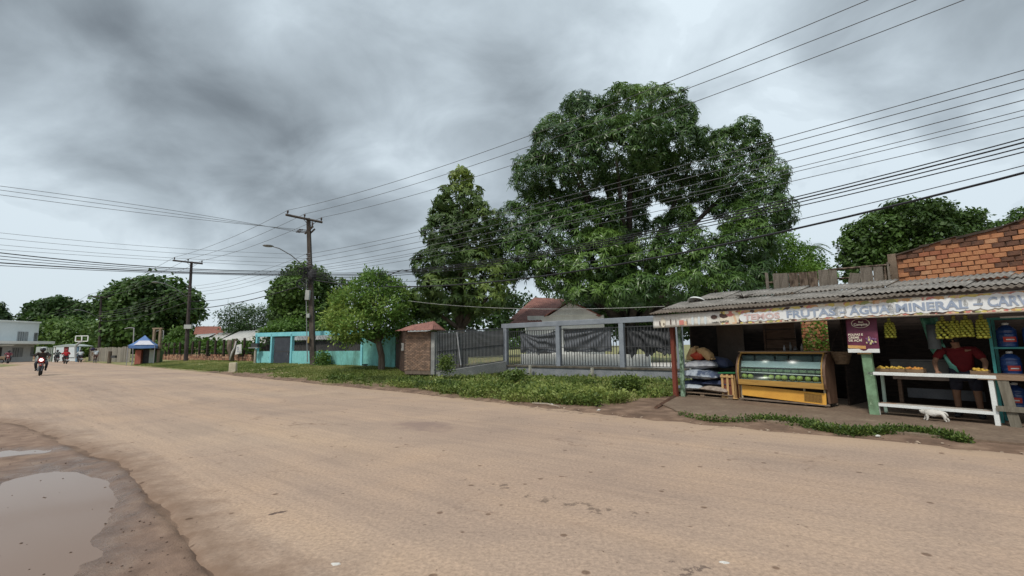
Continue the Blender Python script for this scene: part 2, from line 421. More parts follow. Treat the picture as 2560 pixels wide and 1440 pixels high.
def ground_mat():
    m = bpy.data.materials.new('earth_and_turf'); m.use_nodes = True; n = m.node_tree; P = n.nodes['Principled BSDF']; lk = n.links.new
    def at(x):
        a = n.nodes.new('ShaderNodeAttribute'); a.attribute_name = x; return a.outputs['Fac']
    tc_ = n.nodes.new('ShaderNodeTexCoord')
    def nz(s, d=6, r=.6):
        a = n.nodes.new('ShaderNodeTexNoise'); a.inputs['Scale'].default_value = s; a.inputs['Detail'].default_value = d; a.inputs['Roughness'].default_value = r
        lk(tc_.outputs['Object'], a.inputs[0]); return a.outputs[0]
    def rp(f, st):
        r = n.nodes.new('ShaderNodeValToRGB'); lk(f, r.inputs[0]); c = r.color_ramp
        c.elements[0].position = st[0][0]; c.elements[0].color = (*st[0][1], 1); c.elements[1].position = st[-1][0]; c.elements[1].color = (*st[-1][1], 1)
        for p, q in st[1:-1]: c.elements.new(p).color = (*q, 1)
        return r.outputs[0]
    def mix(f, a, b):
        x = n.nodes.new('ShaderNodeMix'); x.data_type = 'RGBA'; lk(f, x.inputs[0]); lk(a, x.inputs[6]); lk(b, x.inputs[7]); return x.outputs[2]
    def mt(op, a, b):
        x = n.nodes.new('ShaderNodeMath'); x.operation = op
        for i_, q in enumerate((a, b)):
            if isinstance(q, (int, float)): x.inputs[i_].default_value = q
            else: lk(q, x.inputs[i_])
        return x.outputs[0]
    dirt = rp(nz(2.2, 8), [(.3, (.095, .056, .036)), (.5, (.175, .108, .070)), (.72, (.30, .20, .135))])
    turf = rp(nz(1.3, 8), [(.3, (.085, .115, .03)), (.46, (.18, .20, .06)), (.58, (.30, .235, .12)), (.75, (.13, .18, .045))])
    mudc = rp(nz(3.0, 9), [(.3, (.15, .092, .062)), (.5, (.24, .155, .108)), (.7, (.32, .22, .155))])
    near = n.nodes.new('ShaderNodeMapRange'); lk(at('neard'), near.inputs[0]); near.inputs[1].default_value = 0; near.inputs[2].default_value = .1
    base = mix(at('grassy'), dirt, turf); base = mix(near.outputs[0], base, mudc)
    wetc = n.nodes.new('ShaderNodeMix'); wetc.data_type = 'RGBA'; wetc.blend_type = 'MULTIPLY'; lk(mt('MULTIPLY', at('wet'), .8), wetc.inputs[0]); lk(base, wetc.inputs[6]); wetc.inputs[7].default_value = (.62, .60, .62, 1)
    lk(wetc.outputs[2], P.inputs['Base Color'])
    rg = n.nodes.new('ShaderNodeMapRange'); lk(mt('MULTIPLY', at('wet'), nz(4, 4)), rg.inputs[0]); rg.inputs[1].default_value = .1; rg.inputs[2].default_value = .5
    rg.inputs[3].default_value = .92; rg.inputs[4].default_value = .24; lk(rg.outputs[0], P.inputs['Roughness'])
    bp = n.nodes.new('ShaderNodeBump'); bp.inputs['Strength'].default_value = .7; bp.inputs['Distance'].default_value = .03
    lk(mt('ADD', nz(9, 8, .7), mt('MULTIPLY', nz(60, 3), .35)), bp.inputs['Height']); lk(bp.outputs[0], P.inputs['Normal'])
    return m
me = npmesh('ground', V, F, ground_mat(), {'grassy': np.append(gr, 0), 'wet': np.append(wet, 0), 'neard': np.append(nd, 0)}, True)
tag(link('ground', me), 'bare brown earth and thin turf beside the road', kind='structure')

# road as one sheet, constrained triangulation
gp, _ = polar(np.linspace(-75, 100, 300) * math.pi / 180, 1.2, 130, 1.03)
gp = gp.reshape(-1, 2); gi = inside(gp, poly) & (seg_dist(gp, poly + [poly[0]]) > .05 + .004 * np.hypot(gp[:, 0], gp[:, 1])); gp = gp[gi]
verts = [Vector(p) for p in poly] + [Vector(p) for p in gp]
ov, oe, of, *_ = delaunay_2d_cdt(verts, [(k, (k + 1) % len(poly)) for k in range(len(poly))], [list(range(len(poly)))], 1, 1e-5)
OV = np.array([[p.x, p.y] for p in ov]); dedge = seg_dist(OV, poly + [poly[0]])
OZ = zroad(OV[:, 0], OV[:, 1]) + np.where(dedge < .02, -.045, 0)
def road_mat():
    m = bpy.data.materials.new('dusty_asphalt'); m.use_nodes = True; n = m.node_tree; P = n.nodes['Principled BSDF']; lk = n.links.new
    tc_ = n.nodes.new('ShaderNodeTexCoord')
    def nz(s, d=6, r=.6, st=(1, 1, 1), rz=0, dist=0):
        mp = n.nodes.new('ShaderNodeMapping'); mp.inputs['Scale'].default_value = st; mp.inputs['Rotation'].default_value = (0, 0, rz); lk(tc_.outputs['Object'], mp.inputs[0])
        a = n.nodes.new('ShaderNodeTexNoise'); a.inputs['Scale'].default_value = s; a.inputs['Detail'].default_value = d; a.inputs['Roughness'].default_value = r; a.inputs['Distortion'].default_value = dist
        lk(mp.outputs[0], a.inputs[0]); return a.outputs[0]
    def rp(f, st, lin='LINEAR'):
        r = n.nodes.new('ShaderNodeValToRGB'); lk(f, r.inputs[0]); c = r.color_ramp; c.interpolation = lin
        c.elements[0].position = st[0][0]; c.elements[0].color = (*st[0][1], 1); c.elements[1].position = st[-1][0]; c.elements[1].color = (*st[-1][1], 1)
        for p, q in st[1:-1]: c.elements.new(p).color = (*q, 1)
        return r.outputs[0]
    def mul(a, b, f=1.0):
        x = n.nodes.new('ShaderNodeMix'); x.data_type = 'RGBA'; x.blend_type = 'MULTIPLY'; x.inputs[0].default_value = f; lk(a, x.inputs[6]); lk(b, x.inputs[7]); return x.outputs[2]
    big = nz(.12, 4, .5, (1, 2.6, 1), R(41))
    c = rp(big, [(.3, (.368, .266, .201)), (.5, (.402, .292, .218)), (.7, (.432, .318, .235))])
    c = mul(c, rp(nz(.55, 7, .62, dist=.6), [(.3, (.86, .87, .89)), (.5, (1, 1, 1)), (.7, (1.08, 1.06, 1.02))]))
    def nzr(s, st, d=5):
        m1 = n.nodes.new('ShaderNodeMapping'); m1.inputs['Rotation'].default_value = (0, 0, R(-142)); lk(tc_.outputs['Object'], m1.inputs[0])
        m2 = n.nodes.new('ShaderNodeMapping'); m2.inputs['Scale'].default_value = st; lk(m1.outputs[0], m2.inputs[0])
        a = n.nodes.new('ShaderNodeTexNoise'); a.inputs['Scale'].default_value = s; a.inputs['Detail'].default_value = d; lk(m2.outputs[0], a.inputs[0]); return a.outputs[0]
    c = mul(c, rp(nzr(1.0, (.045, .85, 1)), [(.32, (.91, .92, .94)), (.5, (1, 1, 1)), (.68, (1.06, 1.04, 1.0))]))
    c = mul(c, rp(nzr(3.0, (.12, 2.2, 1), 7), [(.30, (.90, .90, .91)), (.5, (1, 1, 1)), (.72, (1.07, 1.06, 1.05))]))
    c = mul(c, rp(nzr(5.0, (.7, 2.0, 1), 3), [(.0, (.50, .43, .40)), (.235, (.50, .43, .40)), (.262, (1, 1, 1)), (1, (1, 1, 1))]))
    c = mul(c, rp(nz(26, 6, .8), [(.3, (.62, .61, .60)), (.5, (1, 1, 1)), (.7, (1.35, 1.32, 1.28))]))
    def at(x):
        a = n.nodes.new('ShaderNodeAttribute'); a.attribute_name = x; return a.outputs['Fac']
    def edge(c, attr, w0, w1, colr, ns, amt):
        g = n.nodes.new('ShaderNodeMath'); g.operation = 'MULTIPLY_ADD'; lk(nz(ns, 7, .7), g.inputs[0]); g.inputs[1].default_value = -w1 * 2.2; lk(at(attr), g.inputs[2])
        mr = n.nodes.new('ShaderNodeMapRange'); lk(g.outputs[0], mr.inputs[0]); mr.inputs[1].default_value = w0 - w1 * 1.1; mr.inputs[2].default_value = w1 - w1 * 1.1; mr.inputs[3].default_value = amt; mr.inputs[4].default_value = 0
        x = n.nodes.new('ShaderNodeMix'); x.data_type = 'RGBA'; lk(mr.outputs[0], x.inputs[0]); lk(c, x.inputs[6]); x.inputs[7].default_value = (*colr, 1); return x.outputs[2]
    c = edge(c, 'near_edge', .0, .6, (.22, .145, .10), 3.0, 1.0)
    c = edge(c, 'far_edge', .0, 1.3, (.44, .31, .21), 1.2, .8)
    # worn dark flecks and grit
    c = mul(c, rp(nz(16, 2, .5), [(.0, (.42, .38, .36)), (.245, (.42, .38, .36)), (.28, (1, 1, 1)), (1, (1, 1, 1))]))
    v = n.nodes.new('ShaderNodeTexVoronoi'); v.inputs['Scale'].default_value = 2.6; v.inputs['Randomness'].default_value = 1; lk(tc_.outputs['Object'], v.inputs[0])
    c = mul(c, rp(v.outputs['Distance'], [(.0, (.35, .30, .28)), (.07, (.40, .34, .3)), (.10, (1, 1, 1)), (1, (1, 1, 1))]), .8)
    v2 = n.nodes.new('ShaderNodeTexVoronoi'); v2.inputs['Scale'].default_value = 11; mp2 = n.nodes.new('ShaderNodeMapping'); mp2.inputs['Location'].default_value = (5, 3, 0); lk(tc_.outputs['Object'], mp2.inputs[0]); lk(mp2.outputs[0], v2.inputs[0])
    c = mul(c, rp(v2.outputs['Distance'], [(.0, (1.7, 1.7, 1.7)), (.03, (1.5, 1.5, 1.5)), (.06, (1, 1, 1)), (1, (1, 1, 1))]))
    # cracks: distorted cell borders, shown only in patches
    v3 = n.nodes.new('ShaderNodeTexVoronoi'); v3.feature = 'DISTANCE_TO_EDGE'; v3.inputs['Scale'].default_value = .55
    wv = n.nodes.new('ShaderNodeTexNoise'); wv.inputs['Scale'].default_value = 2.5; wv.inputs['Detail'].default_value = 5; lk(tc_.outputs['Object'], wv.inputs[0])
    vm = n.nodes.new('ShaderNodeVectorMath'); vm.operation = 'MULTIPLY_ADD'; lk(wv.outputs[1], vm.inputs[0]); vm.inputs[1].default_value = (.9, .9, 0); lk(tc_.outputs['Object'], vm.inputs[2]); lk(vm.outputs[0], v3.inputs[0])
    crk = rp(v3.outputs['Distance'], [(.0, (.45, .40, .38)), (.006, (.6, .55, .52)), (.016, (1, 1, 1)), (1, (1, 1, 1))])
    msk = n.nodes.new('ShaderNodeMapRange'); lk(nz(.35, 5, .7), msk.inputs[0]); msk.inputs[1].default_value = .53; msk.inputs[2].default_value = .66
    x = n.nodes.new('ShaderNodeMix'); x.data_type = 'RGBA'; x.blend_type = 'MULTIPLY'; lk(msk.outputs[0], x.inputs[0]); lk(c, x.inputs[6]); lk(crk, x.inputs[7]); c = x.outputs[2]
    def strip(c, p0, p1, wd, st, colr):
        dx, dy = p1[0] - p0[0], p1[1] - p0[1]; l_ = math.hypot(dx, dy); dx /= l_; dy /= l_
        def dot(v_, off):
            q = n.nodes.new('ShaderNodeVectorMath'); q.operation = 'DOT_PRODUCT'; lk(tc_.outputs['Object'], q.inputs[0]); q.inputs[1].default_value = (v_[0], v_[1], 0)
            a = n.nodes.new('ShaderNodeMath'); a.operation = 'ADD'; lk(q.outputs['Value'], a.inputs[0]); a.inputs[1].default_value = off; return a.outputs[0]
        def mm(op, a, b):
            q = n.nodes.new('ShaderNodeMath'); q.operation = op
            for i_, z__ in enumerate((a, b)):
                if isinstance(z__, (int, float)): q.inputs[i_].default_value = z__
                elif z__ is not None: lk(z__, q.inputs[i_])
            return q.outputs[0]
        al = dot((dx, dy), -(p0[0] * dx + p0[1] * dy) - l_ / 2); ac = dot((-dy, dx), p0[0] * dy - p0[1] * dx)
        d_ = mm('ADD', mm('POWER', mm('ABSOLUTE', mm('DIVIDE', al, l_ / 2), None), 2.0), mm('POWER', mm('ABSOLUTE', mm('DIVIDE', ac, wd), None), 2.0))
        f = mm('SUBTRACT', mm('SUBTRACT', 1.0, d_), mm('MULTIPLY', mm('SUBTRACT', st[2], nz(st[0], 6, .7)), st[1]))
        mr = n.nodes.new('ShaderNodeMapRange'); lk(f, mr.inputs[0]); mr.inputs[1].default_value = 0; mr.inputs[2].default_value = st[3]; mr.inputs[4].default_value = st[4]
        x = n.nodes.new('ShaderNodeMix'); x.data_type = 'RGBA'; lk(mr.outputs[0], x.inputs[0]); lk(c, x.inputs[6]); x.inputs[7].default_value = (*colr, 1); return x.outputs[2]
    c = strip(c, GP(1000, 1052), GP(1130, 1078), .55, (2.2, 3.0, .5, .9, .6), (.21, .145, .125))
    c = strip(c, GP(860, 1040), GP(1400, 1110), 1.2, (1.1, 4.0, .56, 1.6, .3), (.26, .19, .16))
    c = strip(c, GP(1110, 1188), GP(1790, 1340), .22, (5.5, 9.0, .64, .35, .7), (.14, .10, .075))
    c = strip(c, GP(655, 1290), GP(730, 1274), .05, (12, 5.0, .62, .3, .9), (.09, .06, .05))
    c = strip(c, GP(1250, 1010), GP(1560, 1046), .18, (7, 8.0, .60, .3, .7), (.16, .11, .085))
    c = strip(c, GP(1600, 1400), GP(1900, 1440), .3, (6, 9.0, .66, .3, .8), (.14, .10, .08))
    lk(c, P.inputs['Base Color']); P.inputs['Roughness'].default_value = .85; P.inputs['Specular IOR Level'].default_value = .25
    bp = n.nodes.new('ShaderNodeBump'); bp.inputs['Strength'].default_value = .30; bp.inputs['Distance'].default_value = .012
    lk(nz(22, 8, .85), bp.inputs['Height']); lk(bp.outputs[0], P.inputs['Normal'])
    return m
rm = bpy.data.meshes.new('road'); rm.from_pydata([(p.x, p.y, float(q)) for p, q in zip(ov, OZ)], [], [tuple(f) for f in of])
_dn = seg_dist(OV, NEARd); _df = seg_dist(OV, FARd)
for _nm, _v in (('near_edge', _dn), ('far_edge', _df)):
    _a = rm.attributes.new(_nm, 'FLOAT', 'POINT'); _a.data.foreach_set('value', _v.astype(np.float32))
rm.materials.append(road_mat()); rm.polygons.foreach_set('use_smooth', [True] * len(rm.polygons))
_bm = bmesh.new(); _bm.from_mesh(rm); bmesh.ops.recalc_face_normals(_bm, faces=_bm.faces)
for f_ in _bm.faces:
    if f_.normal.z < 0: f_.normal_flip()
_bm.to_mesh(rm); _bm.free()
tag(link('road', rm), 'wide dusty sand coloured asphalt road', kind='structure')

# puddles
wm = bpy.data.materials.new('muddy_water'); wm.use_nodes = True; Pw = wm.node_tree.nodes['Principled BSDF']
Pw.inputs['Base Color'].default_value = (.24, .175, .14, 1); Pw.inputs['Roughness'].default_value = .07; Pw.inputs['IOR'].default_value = 1.12
_n = wm.node_tree.nodes.new('ShaderNodeTexNoise'); _n.inputs['Scale'].default_value = 3; _b = wm.node_tree.nodes.new('ShaderNodeBump'); _b.inputs['Strength'].default_value = .04
_t = wm.node_tree.nodes.new('ShaderNodeTexCoord'); wm.node_tree.links.new(_t.outputs['Object'], _n.inputs[0]); wm.node_tree.links.new(_n.outputs[0], _b.inputs['Height']); wm.node_tree.links.new(_b.outputs[0], Pw.inputs['Normal'])
for k, (c, r_, an, dp) in enumerate(PUD[:2]):
    n = 40; rr = 1.22
    pts = [(c[0] + rr * (r_[0] * math.cos(t_) * math.cos(R(an)) - r_[1] * math.sin(t_) * math.sin(R(an))),
            c[1] + rr * (r_[0] * math.cos(t_) * math.sin(R(an)) + r_[1] * math.sin(t_) * math.cos(R(an))), PW) for t_ in [2 * math.pi * q / n for q in range(n)]]
    o = MB().add(pts, [tuple(range(n))]).build('puddle', wm)
    tag(o, ['shallow brown puddle on the muddy shoulder nearest the camera', 'small bright puddle beyond the big one on the mud'][k], kind='structure')

def gz(x, y): return float(ground(np.array([[x, y]]))[0][0])

# ------------------------------------------------------------ vegetation
def tmpl_rosette(n=9, L_=.34, w_=.05, droop=.55, seed=0):
    r = random.Random(seed); V = []; F = []
    for k in range(n):
        a = 2 * math.pi * k / n + r.uniform(-.25, .25); up = r.uniform(-.35, .5); l = L_ * r.uniform(.75, 1.15)
        d = Vector((math.cos(a) * math.cos(up), math.sin(a) * math.cos(up), math.sin(up))); s_ = Vector((-math.sin(a), math.cos(a), r.uniform(-.3, .3))).normalized()
        p0 = d * .02; p1 = d * l * .5 + Vector((0, 0, -droop * l * .12)); p2 = d * l * .92 + Vector((0, 0, -droop * l * .55))
        o = len(V)
        for p, ww in ((p0, w_ * .35), (p1, w_), (p2, w_ * .12)): V += [p - s_ * ww / 2, p + s_ * ww / 2]
        F += [(o, o + 2, o + 3, o + 1), (o + 2, o + 4, o + 5, o + 3)]
    return np.array([tuple(v) for v in V]), np.array(F)
def tmpl_spray(n=7, L_=.3, leaf=.11, seed=0, asp=.55):
    """short leaves scattered round a twig, one quad each"""
    r = random.Random(seed); V = []; F = []
    for k in range(n):
        c = Vector((r.gauss(0, 1), r.gauss(0, 1), r.gauss(0, .8))) * L_ * .4
        d = Vector((r.gauss(0, 1), r.gauss(0, 1), r.gauss(-.1, .6))).normalized(); s_ = d.cross(Vector((r.gauss(0, .4), r.gauss(0, .4), 1))).normalized()
        l = leaf * r.uniform(.7, 1.3); ww = l * asp
        o = len(V); V += [c, c + d * l * .5 + s_ * ww / 2, c + d * l, c + d * l * .5 - s_ * ww / 2]; F.append((o, o + 1, o + 2, o + 3))
    return np.array([tuple(v) for v in V]), np.array(F)
def scatter(name, P, Nrm, tm, size, mat, parent=None, tint=None, up=.35, jit=.5, sz_jit=.25):
    """place a template at every P, its z axis near Nrm"""
    tv, tf = tm; n = len(P)
    ax = Nrm * .6 + np.array([0, 0, up]) + rng.normal(0, jit * .5, (n, 3)); ax /= np.linalg.norm(ax, axis=1)[:, None]
    rv = rng.normal(0, 1, (n, 3)); X = np.cross(ax, rv); X /= np.linalg.norm(X, axis=1)[:, None]; Y = np.cross(ax, X)
    s_ = size * (1 + rng.uniform(-sz_jit, sz_jit, n))
    W = (tv[None, :, 0, None] * X[:, None] + tv[None, :, 1, None] * Y[:, None] + tv[None, :, 2, None] * ax[:, None]) * s_[:, None, None] + P[:, None]
    k = len(tv); F = (tf[None] + (np.arange(n) * k)[:, None, None]).reshape(-1, tf.shape[1])
    t = np.repeat(np.clip(tint, 0, 1), k)
    lv = rng.normal(0, .07, (n, len(tf))); t = np.clip(t.reshape(n, k) + np.repeat(lv, k // len(tf) if k % len(tf) == 0 else 1, axis=1)[:, :k] if k % len(tf) == 0 else t.reshape(n, k), 0, 1).ravel()
    me = npmesh(name, W.reshape(-1, 3), F, mat, {'tint': t}); return link(name, me, parent)
def sines(P, sc_, seed):
    r = np.random.default_rng(seed); out = np.zeros(len(P))
    for _ in range(7):
        k = r.normal(0, 1, 3) * sc_; out += np.sin(P @ k + r.uniform(0, 6.28))
    return out / 7
def crown_points(lobes, dens, seed, bump=.16, gap=-9, gs=1.6, keep=.78, inner=.12, flat=1.0):
    """lobes: (x,y,z,rx,rz); points on their bumpy outer hull"""
    Ps = []; Ns = []
    C = np.array([[l[0], l[1], l[2]] for l in lobes]); Rr = np.array([[l[3], l[3] * flat, l[4]] for l in lobes])
    for i, l in enumerate(lobes):
        a_ = 4 * math.pi * ((l[3] * l[3] + 2 * l[3] * l[4]) / 3); n = int(a_ * dens)
        d = rng.normal(0, 1, (n, 3)); d /= np.linalg.norm(d, axis=1)[:, None]
        rad = 1 + bump * sines(d, 3.2, seed * 31 + i) * 1.6 + rng.normal(0, .035, n)
        ins_ = rng.random(n) < inner; rad = np.where(ins_, rad * rng.uniform(.55, .9, n), rad)
        p = C[i] + d * Rr[i] * rad[:, None]; nn = d / Rr[i]; nn /= np.linalg.norm(nn, axis=1)[:, None]
        ok = np.ones(n, bool)
        for j_ in range(len(lobes)):
            if j_ == i: continue
            q = (p - C[j_]) / (Rr[j_] * keep); ok &= (q ** 2).sum(1) > 1
        if gap > -5: ok &= sines(p, gs, seed + 5) > gap
        Ps.append(p[ok]); Ns.append(nn[ok])
    return np.vstack(Ps), np.vstack(Ns)
def lobes_px(lst, depth):
    out = []
    for (u, v, ru, rv, dd) in lst:
        d = depth + dd; c = D(u, v, d); k = d / FPX; out.append((c.x, c.y, c.z, ru * k, rv * k))
    return out
BARK = M('bark', (.075, .055, .04), (.16, .13, .10), 5, .9, .5, (1, 1, .3))
BARK2 = M('pale_bark', (.16, .13, .10), (.28, .24, .19), 5, .9, .4, (1, 1, .3))
def sublobes(lobes, k, seed, f0=.34, f1=.5, core=.84):
    r = np.random.default_rng(seed); out = []
    for l in lobes:
        out.append((l[0], l[1], l[2], l[3] * core, l[4] * core))
        for _ in range(k):
            d = r.normal(0, 1, 3); d /= np.linalg.norm(d)
            if d[2] < -.6: d[2] *= -1
            f = r.uniform(f0, f1); q = .78
            out.append((l[0] + d[0] * l[3] * q, l[1] + d[1] * l[3] * q, l[2] + d[2] * l[4] * q, l[3] * f, l[4] * f * 1.05))
    return out
def tree(name, label, lobes, tm, size, dens, mat, base, rtrunk, cat='tree', group=None, bump=.16, gap=-9, gs=1.6, tb=.5, tv=.22, seed=1, up=.35, bark=None, part='crown', limbs=True, tpos=None, inner=.12, fork=.45, sub=9):
    rt = root(name, label, cat, base, group=group)
    P, N_ = crown_points(sublobes(lobes, sub, seed) if sub else lobes, dens, seed, bump, gap, gs, inner=inner)
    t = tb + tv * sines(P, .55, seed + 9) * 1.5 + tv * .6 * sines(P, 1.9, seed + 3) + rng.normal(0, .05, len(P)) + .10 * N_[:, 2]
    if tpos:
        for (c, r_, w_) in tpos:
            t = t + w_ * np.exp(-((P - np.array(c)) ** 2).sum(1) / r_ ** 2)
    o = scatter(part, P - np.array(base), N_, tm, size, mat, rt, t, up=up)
    if rtrunk:
        b = Vector((0, 0, -.3)); m = MB(); C = [Vector(l[:3]) - Vector(base) for l in lobes]
        cen = sum(C, Vector()) / len(C); low = min(c.z for c in C)
        fk = Vector((cen.x * .35, cen.y * .35, max(.8, low * fork + cen.z * .1)))
        m.tube([b, b + (fk - b) * .1, b + (fk - b) * .55 + Vector((.1, 0, 0)), fk], [rtrunk * 1.35, rtrunk * 1.05, rtrunk * .9, rtrunk * .85], 10)
        m.build('trunk', bark or BARK, rt, smooth=True)
        if limbs:
            m = MB()
            for i, c in enumerate(C):
                if rnd.random() < (.85 if len(C) < 20 else .5):
                    mid = fk.lerp(c, .5) + Vector((rnd.uniform(-.3, .3), rnd.uniform(-.3, .3), .1 * (c - fk).length))
                    m.tube([fk - Vector((0, 0, .1)), mid, c], [rtrunk * .55, rtrunk * .33, rtrunk * .12], 6)
            m.build('limbs', bark or BARK, rt, smooth=True)
    return rt

MANGO = leafmat('mango_leaf', (.030, .062, .020), (.066, .132, .034), (.165, .275, .055), .26, .36, .5)
DARKL = leafmat('dark_leaf', (.028, .060, .016), (.068, .135, .028), (.15, .25, .05), .26)
MIDL = leafmat('mid_leaf', (.042, .082, .018), (.105, .19, .038), (.22, .32, .065), .3)
FRESH = leafmat('fresh_leaf', (.045, .10, .018), (.12, .23, .04), (.34, .42, .10), .32)
LIME = leafmat('bright_leaf', (.05, .11, .015), (.12, .23, .03), (.22, .36, .06), .3)

mg = [(1590, 290, 110, 75, 0), (1480, 305, 90, 62, 0), (1410, 360, 95, 70, -1), (1335, 445, 72, 60, 0), (1430, 430, 110, 70, -1), (1540, 380, 120, 80, -1.5),
      (1660, 350, 105, 80, 0), (1730, 400, 95, 72, 1), (1840, 370, 75, 62, 0), (1860, 440, 85, 80, 0), (1905, 530, 68, 72, -1), (1860, 610, 85, 80, -1.5),
      (1795, 500, 50, 52, 1), (1300, 560, 60, 70, 0), (1385, 600, 105, 80, -1), (1290, 650, 70, 60, -1), (1470, 560, 62, 62, 0), (1480, 650, 90, 70, -2),
      (1630, 640, 70, 45, -1), (1720, 610, 60, 50, -1.5), (1770, 660, 85, 62, -2), (1680, 720, 85, 50, -2.5), (1580, 730, 70, 45, -2.5), (1820, 720, 90, 42, -2.5),
      (1455, 720, 70, 42, -2), (1660, 560, 26, 32, 0), (1610, 450, 60, 42, 1), (1640, 800, 90, 45, 2.5), (1500, 790, 60, 40, 2.5), (1740, 780, 70, 40, 2.5), (1545, 455, 30, 30, 0),
      (1560, 500, 60, 35, 2), (1510, 545, 50, 45, -.5), (1700, 540, 36, 30, 0), (1420, 520, 70, 50, 1), (1700, 480, 60, 40, 1.5), (1590, 560, 35, 35, 2.5), (1540, 600, 55, 50, 1), (1540, 690, 60, 45, 0), (1850, 690, 70, 60, -1), (1390, 690, 70, 50, -1.5), (1890, 620, 45, 60, 0)]
ML = lobes_px(mg, 31)
topc = D(1600, 225, 30.5)
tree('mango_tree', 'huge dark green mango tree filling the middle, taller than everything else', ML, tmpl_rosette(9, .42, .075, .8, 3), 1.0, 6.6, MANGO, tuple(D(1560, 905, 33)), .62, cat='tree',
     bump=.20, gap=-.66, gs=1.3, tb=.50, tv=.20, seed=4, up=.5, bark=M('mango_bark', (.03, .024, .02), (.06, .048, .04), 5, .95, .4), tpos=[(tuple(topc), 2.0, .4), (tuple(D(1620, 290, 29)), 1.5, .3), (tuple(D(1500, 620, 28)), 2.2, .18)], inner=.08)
cl = [(1155, 455, 34, 34, 0), (1150, 510, 62, 48, 0), (1120, 570, 58, 62, -.3), (1185, 580, 62, 70, 0), (1110, 660, 68, 72, 0), (1190, 680, 80, 72, .4), (1110, 745, 75, 52, -.4), (1200, 750, 70, 46, -.2), (1075, 775, 42, 26, -.4), (1245, 720, 50, 60, .4)]
tree('climber_covered_tree', 'tall narrow tree clothed in creeper, left of the huge mango', lobes_px(cl, 28.5), tmpl_rosette(8, .34, .10, .7, 5), 1.0, 7.5, leafmat('creeper_leaf', (.03, .06, .018), (.075, .13, .034), (.21, .28, .055), .25), tuple(D(1150, 905, 29)), .3,
     bump=.16, gap=-.66, tb=.5, tv=.22, seed=6, up=.3, tpos=[(tuple(D(1155, 430, 28)), 1.3, .45), (tuple(D(1090, 720, 27)), 1.4, .3)])
fr = [(930, 725, 60, 42, 0), (880, 770, 55, 40, .2), (960, 765, 62, 48, -.2), (852, 802, 40, 36, 0), (900, 815, 58, 38, -.5), (965, 808, 48, 34, 0), (866, 836, 34, 24, -.2), (930, 700, 35, 22, 0), (1000, 770, 28, 45, .2), (985, 730, 26, 26, .2)]
tree('street_tree', 'round bright green tree on the verge in front of the turquoise wall', lobes_px(fr, 27), tmpl_spray(9, .38, .19, 7, .5), 1.0, 15, FRESH, (D(955, 921, 27).x, 27, D(955, 921, 27).z), .2,
     bump=.16, gap=-.62, gs=2.4, tb=.46, tv=.28, seed=8, tpos=[(tuple(D(845, 800, 26.5)), 1.3, .20), (tuple(D(960, 850, 27)), 1.2, -.15)], fork=.62)  # left tinted lighter and lower right darker, light fall put into leaf colour
bk = [(770, 725, 72, 50, 0), (735, 780, 55, 60, 0), (800, 780, 55, 60, 0), (840, 740, 28, 38, 1), (715, 740, 28, 40, 0), (775, 820, 80, 28, 0)]
tree('domed_tree', 'domed dark tree rising behind the tallest utility pole', lobes_px(bk, 52), tmpl_spray(9, .7, .38, 9, .6), 1.0, 5.5, MIDL, tuple(D(770, 880, 53)), .45, bump=.18, gap=-.6, gs=.9, tb=.28, tv=.2, seed=10)
ac = [(600, 790, 42, 26, 0), (640, 800, 45, 26, 0), (690, 805, 40, 20, 1), (580, 810, 28, 20, 0), (660, 822, 70, 18, 0)]
tree('feathery_tree', 'low feathery dark tree behind the long pale shed roof', lobes_px(ac, 62), tmpl_spray(9, .9, .32, 11, .35), 1.0, 3.6, DARKL, tuple(D(640, 870, 63)), .3, bump=.34, gap=-.4, gs=1.1, tb=.22, tv=.18, seed=12)
gb = [(375, 745, 78, 38, 0), (330, 780, 62, 45, 0), (420, 775, 62, 50, 0), (300, 740, 26, 18, 0), (360, 820, 68, 45, 0), (415, 820, 50, 38, 1), (300, 835, 38, 40, 0), (476, 760, 16, 22, 0), (482, 785, 12, 18, 0), (278, 770, 14, 12, 0), (395, 712, 7, 7, 0)]
tree('broad_leaved_tree', 'big dark broad leaved tree behind the blue tent', lobes_px(gb, 80), tmpl_spray(9, 1.25, .66, 13, .75), 1.0, 2.0, DARKL, tuple(D(370, 885, 82)), .5, bump=.26, gap=-.5, gs=.8, tb=.42, tv=.25, seed=14)
lt = [(140, 775, 40, 22, 0), (105, 790, 30, 25, 0), (180, 785, 36, 22, 0), (200, 800, 22, 14, 0), (85, 800, 16, 18, 0), (150, 800, 50, 20, 0)]
tree('rounded_tree', 'distant rounded dark tree above the white two storey building', lobes_px(lt, 125), tmpl_spray(9, 1.7, .9, 15, .6), 1.0, 1.1, DARKL, tuple(D(150, 880, 126)), .8, bump=.2, gap=-.6, gs=.5, tb=.22, tv=.15, seed=16)
hg = [(130, 845, 42, 32, 0), (190, 835, 45, 34, 0), (240, 840, 40, 34, 0), (160, 815, 26, 16, 0), (285, 850, 34, 34, -8), (100, 830, 20, 22, 0), (215, 860, 60, 22, 0)]
P_, N__ = crown_points(lobes_px(hg, 96), 1.8, 18, .24)
o = scatter('thicket', P_, N__, tmpl_spray(9, 1.2, .62, 17, .6), 1.0, MIDL, None, .42 + .3 * sines(P_, .35, 4) + rng.normal(0, .06, len(P_)))
tag(o, 'yellow green thicket of low trees behind the backboard and shelter', 'thicket', kind='stuff')
rb = [(1950, 640, 38, 50, 0), (1990, 650, 40, 40, 0), (2030, 672, 32, 30, 0), (1930, 680, 40, 40, 0), (1985, 690, 70, 25, 0), (1950, 610, 22, 22, 0)]
